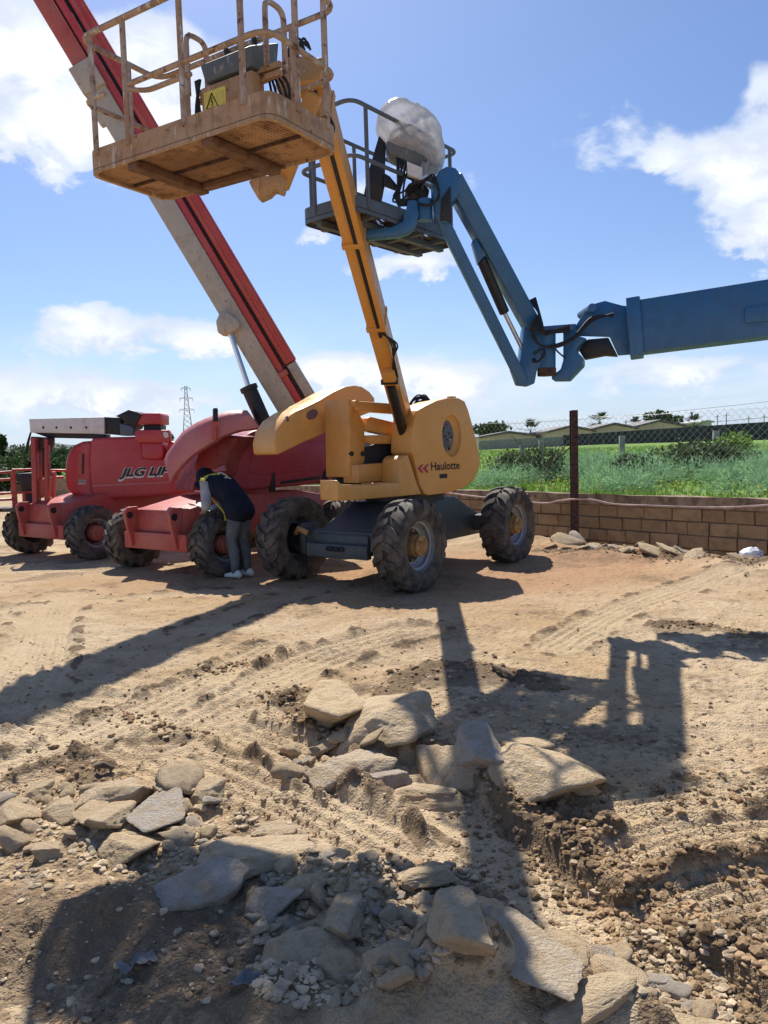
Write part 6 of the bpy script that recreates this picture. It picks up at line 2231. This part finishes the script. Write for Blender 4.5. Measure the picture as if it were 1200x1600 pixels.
    for (a0, b0, a1, b1, mt) in ((0.06, 0.07, 0.05, -0.02, 'letter_white'), (0.04, 0.0, 0.0, -0.04, 'letter_white'), (0.0, -0.01, -0.045, -0.05, 'hiviz'), (-0.03, 0.03, -0.06, -0.075, 'letter_white')):
        MB().tube([bk + bu * a0 + l * b0, bk + bu * (a0 + a1) / 2 + l * (b0 + b1) / 2 + nrm * 0.012, bk + bu * a1 + l * b1], 0.009, 6).build('back_emblem', M[mt], vest)
    for k_, a_ in ((kl, al), (kr, ar)):
        sh = MB()
        base = Vector((a_.x, a_.y, O.z))
        limb(sh, [base - f * 0.055 + up * 0.045, base + f * 0.05 + up * 0.042, base + f * 0.15 + up * 0.03], [0.043, 0.042, 0.030], 0.9)
        limb(sh, [base - f * 0.03 + up * 0.05, base - f * 0.02 + up * 0.085], [0.044, 0.042])
        remeshed(sh, 'shoe', M['shoe'], person, 0.008, 3)
    hr_ = MB()
    hr_.ball(head + crown * 0.022 - down * 0.020, 0.108, 16, 12, (1.0, 0.90, 1.0))
    hr_.ball(head - down * 0.06 - crown * 0.03, 0.085, 12, 9)
    hair = remeshed(hr_, 'hair', M['hair'], person, 0.009, 3)
    cp = MB()
    cp.ball(head + crown * 0.042 - down * 0.005, 0.110, 16, 12, (1.0, 0.92, 0.95))
    limb(cp, [head + crown * 0.05 + down * 0.07, head + crown * 0.035 + down * 0.165], [0.07, 0.05], 0.22)
    remeshed(cp, 'cap', M['vest'], person, 0.009, 3)
    for s_ in (-1, 1):
        MB().ball(head + down * 0.088 + l * 0.033 * s_ + crown * 0.004, 0.012, 8, 6).build('eye', M['letter_white'], person)
    # papers held in both hands
    pc = (wl + wr) / 2 + f * 0.14 + up * 0.03
    ux, uy = l, (f * 0.9 + up * 0.32).normalized()
    sheet = MB()
    vs, fs = [], []
    for j in range(7):
        for i in range(6):
            a, b = i / 5 - 0.5, j / 6 - 0.5
            vs.append(pc + ux * a * 0.21 + uy * b * 0.30 + up * (0.035 * a * a * 4 - 0.03 * max(0, b) ** 2 * 4))
    for j in range(6):
        for i in range(5):
            fs.append((j * 6 + i, j * 6 + i + 1, j * 6 + 7 + i, j * 6 + 6 + i))
    nv = len(vs)
    vs2 = vs + [p_ - up * 0.004 for p_ in vs]
    fs2 = fs + [tuple(i + nv for i in reversed(f_)) for f_ in fs]
    o = sheet.add(vs2, fs2).build('paper_sheets', plain('paper', (0.80, 0.81, 0.84), 0.7, 0, 0.04, 10, 0))
    tag(o, 'white sheets of paper held by the bending person', 'paper')


build_person()

# ------------------------------------------------------------------ stones, gravel, clods
def stone_mat():
    m, t, b = new_mat('pale_limestone')
    oi = t.new('ShaderNodeObjectInfo').outputs['Random']
    co = t.vmath('ADD', t.new('ShaderNodeTexCoord').outputs['Object'], t.comb(t.math('MULTIPLY', oi, 43.0), t.math('MULTIPLY', oi, 19.0), oi))
    n1 = t.noise(co, 2.2, 4, 0.62)
    n2 = t.noise(co, 11, 5, 0.68)
    base = t.mix(oi, (0.67, 0.51, 0.315), (0.60, 0.475, 0.32))
    base = t.mix(t.mapr(oi, 0.72, 0.78), base, (0.52, 0.455, 0.375))
    c = t.mix(t.math('MULTIPLY', t.mapr(n1, 0.42, 0.66), 0.6), base, (0.47, 0.325, 0.18))
    c = t.mix(t.math('MULTIPLY', t.mapr(n2, 0.55, 0.75), 0.55), c, (0.74, 0.63, 0.47))
    c = t.mix(t.math('MULTIPLY', t.mapr(n2, 0.30, 0.45, 1.0, 0.0), 0.5), c, (0.24, 0.165, 0.095))
    t.link(c, b.inputs['Base Color'])
    b.inputs['Roughness'].default_value = 0.92
    b.inputs['Specular IOR Level'].default_value = 0.15
    t.link(t.bump(t.math('ADD', n2, t.math('MULTIPLY', n1, 0.5)), 0.65, 0.07), b.inputs['Normal'])
    return m


M['stone'] = stone_mat()


def stone_mesh(seed, sub=4, planes=11, sharp=30):
    rnd = np.random.default_rng(seed)
    bm = bmesh.new()
    bmesh.ops.create_icosphere(bm, subdivisions=sub, radius=1.0)
    d = np.array([v.co[:] for v in bm.verts])
    d /= np.linalg.norm(d, axis=1)[:, None]
    n = rnd.normal(size=(planes, 3))
    n /= np.linalg.norm(n, axis=1)[:, None]
    n = np.concatenate([n, [[0, 0, 1], [0, 0, -1]]])
    dist = np.concatenate([rnd.uniform(0.62, 1.0, planes), [0.75, 0.7]])
    k = np.clip(d @ n.T / dist, 0, None)
    r = (k ** sharp).sum(1) ** (-1 / sharp)
    off = Vector((seed * 3.7, 1.3, 0))
    for v, q, rr in zip(bm.verts, d, r):
        p_ = Vector(q)
        nz = mnoise.noise(p_ * 1.8 + off) * 0.09 + mnoise.noise(p_ * 5 + off) * 0.045 + mnoise.noise(p_ * 11 + off) * 0.022 + mnoise.noise(p_ * 23 + off) * 0.010
        v.co = p_ * (rr * (1 + nz))
    me = bpy.data.meshes.new('stone')
    bm.to_mesh(me)
    bm.free()
    me.polygons.foreach_set('use_smooth', [True] * len(me.polygons))
    me.materials.append(M['stone'])
    return me


BIG = [stone_mesh(40 + i, 5) for i in range(9)]
SMALL = [stone_mesh(80 + i, 3, 9, 34) for i in range(12)]
srnd = random.Random(12)
PLACED = []


def stone(px, py, wpx, hpx, label, group=None, tilt=(0, 0), flat=None, sink=0.34, big=True, yaw=None, name='stone', var=None):
    g = G(px, py + hpx * 0.22)
    D = math.hypot(g.y, EYE)
    w = wpx * g.y / 1200 * (D / g.y) ** 0.3
    hgt = hpx * g.y / 1200
    sx = w * 0.56
    sz = flat * w if flat else max(0.20 * w, min(0.36 * w, hgt * 0.55))
    sy = max(0.34 * w, min(0.6 * w, hgt * 1.0))
    bank = BIG if big else SMALL
    me = bank[srnd.randrange(len(bank)) if var is None else var]
    o = bpy.data.objects.new(name, me)
    COL.objects.link(o)
    z = gz(g.x, g.y)
    o.scale = (sx, sy, sz)
    o.rotation_euler = (tilt[0] + srnd.uniform(-0.15, 0.15), tilt[1] + srnd.uniform(-0.15, 0.15), srnd.uniform(-0.35, 0.35) if yaw is None else yaw)
    o.location = (g.x, g.y, z + sz * (1 - 2 * sink) * 0.85)
    tag(o, label, 'stone', group)
    PLACED.append((g.x, g.y, sx * 0.8))
    return o


stone(518, 1112, 100, 62, 'pale flat topped boulder, the highest of the three central rocks', var=0)
stone(612, 1136, 135, 78, 'brown stained boulder with grey chips on top beside the pale central rock', var=1)
stone(560, 1186, 118, 62, 'smooth pale slab in front of the central rocks, left of the upright flake', var=2)
stone(690, 1190, 92, 70, 'brown stone flake standing tilted up among the central rocks', tilt=(0.2, -0.75), var=3, sink=0.15, flat=0.22)
stone(672, 1222, 110, 36, 'flat dark slab lying at the foot of the tilted flake', var=4, flat=0.16)
stone(752, 1200, 75, 60, 'rounded tan stone just right of the tilted flake', var=5)
stone(792, 1170, 85, 48, 'low pointed pale rock at the edge of the basket shadow', var=6)
stone(832, 1218, 118, 92, 'largest rounded boulder at the upper end of the dirt bank', var=7, sink=0.38)
stone(908, 1238, 50, 24, 'short pale stone right of the largest rounded boulder', var=8)
stone(612, 1195, 60, 50, 'grey block wedged between the pale slab and the tilted flake', var=8)
stone(190, 1256, 85, 52, 'wide pale slab at the back of the left stone row', var=2)
stone(262, 1252, 48, 34, 'small rounded pale stone at the back of the left stone row', var=5)
stone(322, 1253, 54, 46, 'upright pale stone at the right of the back row on the left', var=1)
stone(250, 1287, 92, 42, 'long pale stone in the middle of the left stone row', var=0)
stone(420, 1300, 118, 40, 'long flat pale slab at the right end of the left stone row', var=4, flat=0.17)
stone(376, 1346, 132, 82, 'biggest pale flat boulder of the left stone row', var=6, flat=0.22)
stone(330, 1396, 112, 78, 'pale block half in the basket shadow at the front of the left row', var=2, sink=0.25, flat=0.26)
stone(192, 1332, 64, 50, 'brownish angular stone at the lower front of the left row', var=7)
stone(166, 1306, 74, 32, 'flat oval pale stone left of the brownish angular one', var=5)
stone(146, 1291, 56, 30, 'thin pale stone slab behind the flat oval one', var=0)
stone(84, 1334, 42, 32, 'small white stone at the lower left of the left row', var=8)
stone(60, 1242, 40, 30, 'squarish pale stone near the left edge', var=1)
stone(16, 1282, 48, 34, 'grey tan stone cut off by the left edge', var=7)
stone(28, 1262, 50, 26, 'low flat stone just above the one cut by the left edge', var=4)
stone(92, 1275, 46, 36, 'tall tan stone among the left row, near the left edge', var=3)
stone(486, 1336, 64, 58, 'pale round boulder at the upper edge of the rubble heap', var=7)
stone(535, 1466, 70, 70, 'large yellowish stone catching light in the middle of the rubble heap', var=5, sink=0.25)
stone(466, 1512, 108, 66, 'large grey triangular slab at the left of the rubble heap', var=6, flat=0.22, tilt=(0.25, 0.1))
stone(520, 1522, 58, 46, 'grey broken block right beside the triangular slab', var=3)
stone(642, 1382, 54, 52, 'pointed grey stone at the top of the rubble heap', var=8, sink=0.2)
stone(424, 1422, 62, 52, 'round grey boulder at the upper left of the rubble heap', var=7)
stone(548, 1376, 66, 40, 'dark grey angular rock near the top of the rubble heap', var=1)
stone(668, 1398, 78, 30, 'long dark slab at the upper right of the rubble heap', var=4, flat=0.16)
stone(615, 1548, 62, 46, 'pale angular block near the bottom of the rubble heap', var=2)
stone(724, 1548, 96, 118, 'big dark smooth boulder at the lower right of the rubble heap', var=5, sink=0.4)
stone(738, 1462, 58, 62, 'brown boulder above the big dark smooth one', var=7)
stone(672, 1502, 44, 52, 'grey slab leaning at the right of the rubble heap', var=3, tilt=(0.3, 0.2))
stone(930, 1502, 62, 36, 'smooth oval stone at the top of the lower right pile', var=5)
stone(958, 1542, 58, 50, 'round tan stone in the middle of the lower right pile', var=7)
stone(904, 1540, 50, 38, 'tan stone left of the round one in the lower right pile', var=1)
stone(874, 1546, 34, 46, 'narrow pale stone at the left of the lower right pile', var=3, tilt=(0.0, -0.6))
stone(1026, 1512, 54, 28, 'flat pale stone at the right of the lower right pile', var=4)
stone(1070, 1588, 130, 44, 'broad pale slab cut off by the bottom edge, right of the round stone', var=6, flat=0.14)
stone(930, 1592, 140, 46, 'broad pinkish tan slab at the bottom edge under the lower right pile', var=2, flat=0.14)
stone(820, 1532, 120, 80, 'wide sunken slab left of the lower right pile', var=0, flat=0.14, sink=0.42)
stone(880, 1478, 95, 46, 'sunken pale slab above the lower right pile', var=4, flat=0.13, sink=0.42)


ORD = ['first', 'second', 'third', 'fourth', 'fifth', 'sixth', 'seventh', 'eighth', 'ninth', 'tenth', 'eleventh', 'twelfth', 'thirteenth', 'fourteenth', 'fifteenth', 'sixteenth', 'seventeenth', 'eighteenth', 'nineteenth', 'twentieth']
ORD += ['twenty-' + q_ for q_ in ORD[:9]] + ['thirtieth'] + ['thirty-' + q_ for q_ in ORD[:9]] + ['fortieth'] + ['forty-' + q_ for q_ in ORD[:9]]


def scatter(n, poly, wr, label, group, big=False, gap=0.75, tries=4000, name='stone', marks=None, sink=0.28, flat=None):
    xs = [p_[0] for p_ in poly]
    ys = [p_[1] for p_ in poly]

    def inside(x, y):
        c = False
        for (x0, y0), (x1, y1) in zip(poly, poly[1:] + poly[:1]):
            if (y0 > y) != (y1 > y) and x < (x1 - x0) * (y - y0) / (y1 - y0) + x0:
                c = not c
        return c
    k = 0
    made = []
    for _ in range(tries):
        if k >= n:
            break
        x, y = srnd.uniform(min(xs), max(xs)), srnd.uniform(min(ys), max(ys))
        if not inside(x, y):
            continue
        w = wr[0] + (wr[1] - wr[0]) * srnd.random() ** 2
        g = G(x, y)
        r = w * g.y / 1200 * 0.5
        if any((g.x - a) ** 2 + (g.y - b) ** 2 < ((r + c) * gap) ** 2 for a, b, c in PLACED):
            continue
        made.append((x, y, w, o_ := stone(x, y, w, w * srnd.uniform(0.55, 0.95), label, group, tilt=(srnd.uniform(-0.5, 0.5), srnd.uniform(-0.5, 0.5)) if sink < 0.4 else (0, 0), sink=sink, flat=flat, big=big, yaw=srnd.uniform(-3, 3), name=name)))
        k += 1
    # single each one out by the landmark stone next to it and its order from there
    if marks is None:
        for i, (x, y, w, o_) in enumerate(sorted(made, key=lambda q_: q_[0])):
            o_['label'] = f'{ORD[i]} flat sandy stone from the left on the bank before the block wall'
        return
    cells = {}
    for x, y, w, o_ in made:
        mx, my, nm = min(marks, key=lambda q_: (q_[0] - x) ** 2 + 2.2 * (q_[1] - y) ** 2)
        dx, dy = x - mx, (y - my) * 1.5
        sd = ('left of' if dx < 0 else 'right of') if abs(dx) > abs(dy) else ('behind' if dy < 0 else 'in front of')
        cells.setdefault((nm, sd), []).append((dx * dx + dy * dy, o_))
    for (nm, sd), lst in cells.items():
        lst.sort(key=lambda q_: q_[0])
        for i, (_, o_) in enumerate(lst):
            o_['label'] = (f'{ORD[i]} closest small {label} {sd} {nm}' if len(lst) > 1 else f'only small {label} {sd} {nm}')


scatter(135, [(400, 1345), (520, 1335), (640, 1340), (720, 1380), (765, 1480), (765, 1600), (520, 1600), (440, 1560), (395, 1440)], (16, 44), 'rubble stone', 'loose rubble stones',
        marks=[(486, 1336, 'the pale round boulder topping the rubble'), (535, 1466, 'the large yellowish rubble stone'), (466, 1512, 'the grey triangular slab'), (642, 1382, 'the pointed grey stone'), (424, 1422, 'the round grey boulder'), (548, 1376, 'the dark angular rock'), (615, 1548, 'the pale angular block'), (724, 1548, 'the big dark smooth boulder'), (738, 1462, 'the brown boulder'), (672, 1502, 'the leaning grey slab')])
scatter(46, [(-20, 1240), (120, 1225), (340, 1230), (470, 1290), (480, 1330), (300, 1345), (60, 1345), (-20, 1310)], (14, 40), 'pale stone', 'small stones of the left row',
        marks=[(190, 1256, 'the wide pale back slab'), (322, 1253, 'the upright pale stone'), (376, 1346, 'the biggest left boulder'), (192, 1332, 'the brownish angular stone'), (60, 1242, 'the squarish pale stone'), (84, 1334, 'the small white stone'), (420, 1300, 'the long flat pale slab')])
scatter(40, [(850, 1490), (940, 1460), (1050, 1490), (1120, 1560), (1120, 1600), (840, 1600)], (12, 36), 'tan stone', 'small stones of the lower right pile',
        marks=[(930, 1502, 'the smooth oval stone'), (958, 1542, 'the round tan stone'), (874, 1546, 'the narrow pale stone'), (1026, 1512, 'the flat pale stone'), (1070, 1588, 'the broad pale bottom slab')])
scatter(26, [(420, 1150), (520, 1150), (640, 1165), (640, 1215), (470, 1220), (420, 1200)], (12, 30), 'pale stone', 'small stones by the central rocks',
        marks=[(518, 1112, 'the pale flat topped boulder'), (560, 1186, 'the smooth pale central slab'), (612, 1136, 'the brown stained boulder')])
scatter(48, [(845, 848), (930, 840), (1010, 848), (1100, 858), (1190, 866), (1200, 880), (1060, 880), (900, 868), (850, 864)], (12, 36), 'flat sandy stone', 'stones on the bank by the wall', gap=0.55, sink=0.36, flat=0.20)


def pebbles(name, n, sampler, size, mat, label, cat, seed, squash=0.7, power=3, sub=1):
    r = np.random.default_rng(seed)
    bm = bmesh.new()
    bmesh.ops.create_icosphere(bm, subdivisions=sub, radius=1.0)
    bv = np.array([v.co[:] for v in bm.verts])
    bf = np.array([[v.index for v in f.verts] for f in bm.faces])
    bm.free()
    x, y = sampler(r, n)
    n = len(x)
    s = size[0] + (size[1] - size[0]) * r.random(n) ** power
    z = ground_z(x, y)
    jit = r.uniform(0.65, 1.25, (n, len(bv), 1)) if sub == 1 else 1 + 0.45 * np.stack([perlin(bv[:, 0] * 1.7 + 5.3 * i, bv[:, 1] * 1.7 + bv[:, 2] * 1.3, 3) for i in range(n)])[..., None] + r.uniform(-0.12, 0.12, (n, len(bv), 1))
    sc = np.stack([r.uniform(0.8, 1.3, n), r.uniform(0.7, 1.1, n), r.uniform(0.5, 0.9, n) * squash], -1) * s[:, None]
    a = r.uniform(0, 6.28, n)
    v = bv[None] * jit * sc[:, None, :]
    vx = v[..., 0] * np.cos(a)[:, None] - v[..., 1] * np.sin(a)[:, None]
    vy = v[..., 0] * np.sin(a)[:, None] + v[..., 1] * np.cos(a)[:, None]
    v = np.stack([vx + x[:, None], vy + y[:, None], v[..., 2] + (z + s * squash * 0.25)[:, None]], -1)
    f = bf[None] + (np.arange(n) * len(bv))[:, None, None]
    o = np_obj(name, v.reshape(-1, 3), f.reshape(-1, 3), mat, smooth=False)
    tag(o, label, cat, kind='stuff')


def samp_px(boxes):
    def fn(r, n):
        X, Y = [], []
        for (x0, x1, y0, y1, frac) in boxes:
            m = int(n * frac)
            px = r.uniform(x0, x1, m)
            py = r.uniform(y0, y1, m)
            for a, b in zip(px, py):
                g = G(a, b)
                X.append(g.x)
                Y.append(g.y)
        return np.array(X), np.array(Y)
    return fn


def samp_ridges(r, n):
    X, Y = [], []
    wts = np.array([len(p_) * w * h for p_, w, h in RIDGES])
    wts = wts / wts.sum()
    for (path, w, h), k in zip(RIDGES, wts):
        for _ in range(int(n * k)):
            i = r.integers(0, len(path) - 1)
            t = r.random()
            X.append(path[i][0] * (1 - t) + path[i + 1][0] * t + r.normal() * w * 0.75)
            Y.append(path[i][1] * (1 - t) + path[i + 1][1] * t + r.normal() * w * 0.75)
    return np.array(X), np.array(Y)


M['gravel'] = plain('limestone_chips', (0.47, 0.365, 0.24), 0.92, 0, 0.45, 9, 0.2, 0.15)
M['clod'] = plain('dry_clods', (0.31, 0.21, 0.118), 0.95, 0, 0.5, 5, 0.4, 0.1)
pebbles('gravel', 7500, samp_px([(400, 770, 1330, 1600, 0.36), (0, 480, 1230, 1380, 0.16), (820, 1150, 1450, 1600, 0.16), (420, 900, 1080, 1260, 0.12), (-100, 1300, 900, 1600, 0.20)]), (0.005, 0.022), M['gravel'], 'loose limestone chips scattered over the sandy ground', 'gravel', 5)
pebbles('dirt_clods', 6500, samp_ridges, (0.003, 0.022), M['clod'], 'brown crumbly dirt clods along the banks and ruts', 'dirt clods', 6, 0.8, 4.0, 2)
pebbles('dirt_crumbs', 3800, samp_px([(-100, 1300, 880, 1600, 0.5), (0, 600, 1000, 1300, 0.25), (700, 1200, 1150, 1550, 0.25)]), (0.004, 0.016), M['clod'], 'small brown dirt crumbs strewn over the yard', 'dirt crumbs', 9, 0.8)

# ------------------------------------------------------------------ litter
def build_litter():
    g = G(1174, 868, 0.06)
    vs, fs = [], []
    nu, nv = 26, 14
    for j in range(nv + 1):
        for i in range(nu):
            ph, th = math.pi * j / nv, 2 * math.pi * i / nu
            d = Vector((math.sin(ph) * math.cos(th), math.sin(ph) * math.sin(th), math.cos(ph)))
            r = 1 + 0.22 * mnoise.noise(d * 2.2) + 0.12 * mnoise.noise(d * 6)
            vs.append(Vector((g.x, g.y, max(gz(g.x, g.y), 0.0) + 0.07)) + Vector((d.x * 0.15, d.y * 0.12, d.z * 0.095)) * r)
    for j in range(nv):
        for i in range(nu):
            fs.append((j * nu + i, j * nu + (i + 1) % nu, (j + 1) * nu + (i + 1) % nu, (j + 1) * nu + i))
    m, t, b = new_mat('printed_white_plastic')
    co = t.new('ShaderNodeTexCoord').outputs['Object']
    n = t.noise(co, 9, 3, 0.5, 1.5)
    t.link(t.mix(t.mapr(n, 0.58, 0.64), (0.78, 0.79, 0.82), (0.30, 0.36, 0.52)), b.inputs['Base Color'])
    b.inputs['Roughness'].default_value = 0.4
    o = np_obj('plastic_bag', np.array([q_[:] for q_ in vs]), np.array(fs), m)
    tag(o, 'crumpled white plastic bag lying by the wall at the right edge', 'plastic bag')
    # scraps
    for (px, py, w, lb, mt) in ((215, 1518, 0.055, 'crumpled grey plastic scrap in the shadow at the lower left', 'scrap'), (385, 1568, 0.045, 'small torn grey scrap near the bottom edge by the rubble', 'scrap')):
        if mt not in M:
            M[mt] = plain('grey_scrap', (0.16, 0.155, 0.145), 0.6, 0, 0.35, 30, 0.3)
        g = G(px, py)
        vs, fs = [], []
        for j in range(9):
            for i in range(6):
                a, b_ = (j / 8 - 0.5) * w * 2.2, (i / 5 - 0.5) * w
                vs.append((g.x + a * 0.75 - b_ * 0.6, g.y + a * 0.6 + b_ * 0.75, gz(g.x, g.y) + 0.02 + 0.03 * mnoise.noise(Vector((a * 30, b_ * 30, px)))))
        for j in range(8):
            for i in range(5):
                fs.append((j * 6 + i, j * 6 + i + 1, j * 6 + 7 + i, j * 6 + 6 + i))
        o = np_obj('plastic_scrap', np.array(vs), np.array(fs), M[mt])
        tag(o, lb, 'litter')
    for (a, b_, lb) in (((770, 1052), (802, 1066), 'short dark stick lying in the basket shadow'), ((150, 1215), (178, 1217), 'thin dark twig lying on the wheel track at the left')):
        p0, p1 = G(*a), G(*b_)
        p0.z = gz(p0.x, p0.y) + 0.03
        p1.z = gz(p1.x, p1.y) + 0.02
        o = MB().tube([p0, p0.lerp(p1, 0.5) + Vector((0, 0.01, 0.012)), p1], [0.014, 0.017, 0.010], 7).build('stick', M['bark'])
        tag(o, lb, 'stick')


build_litter()
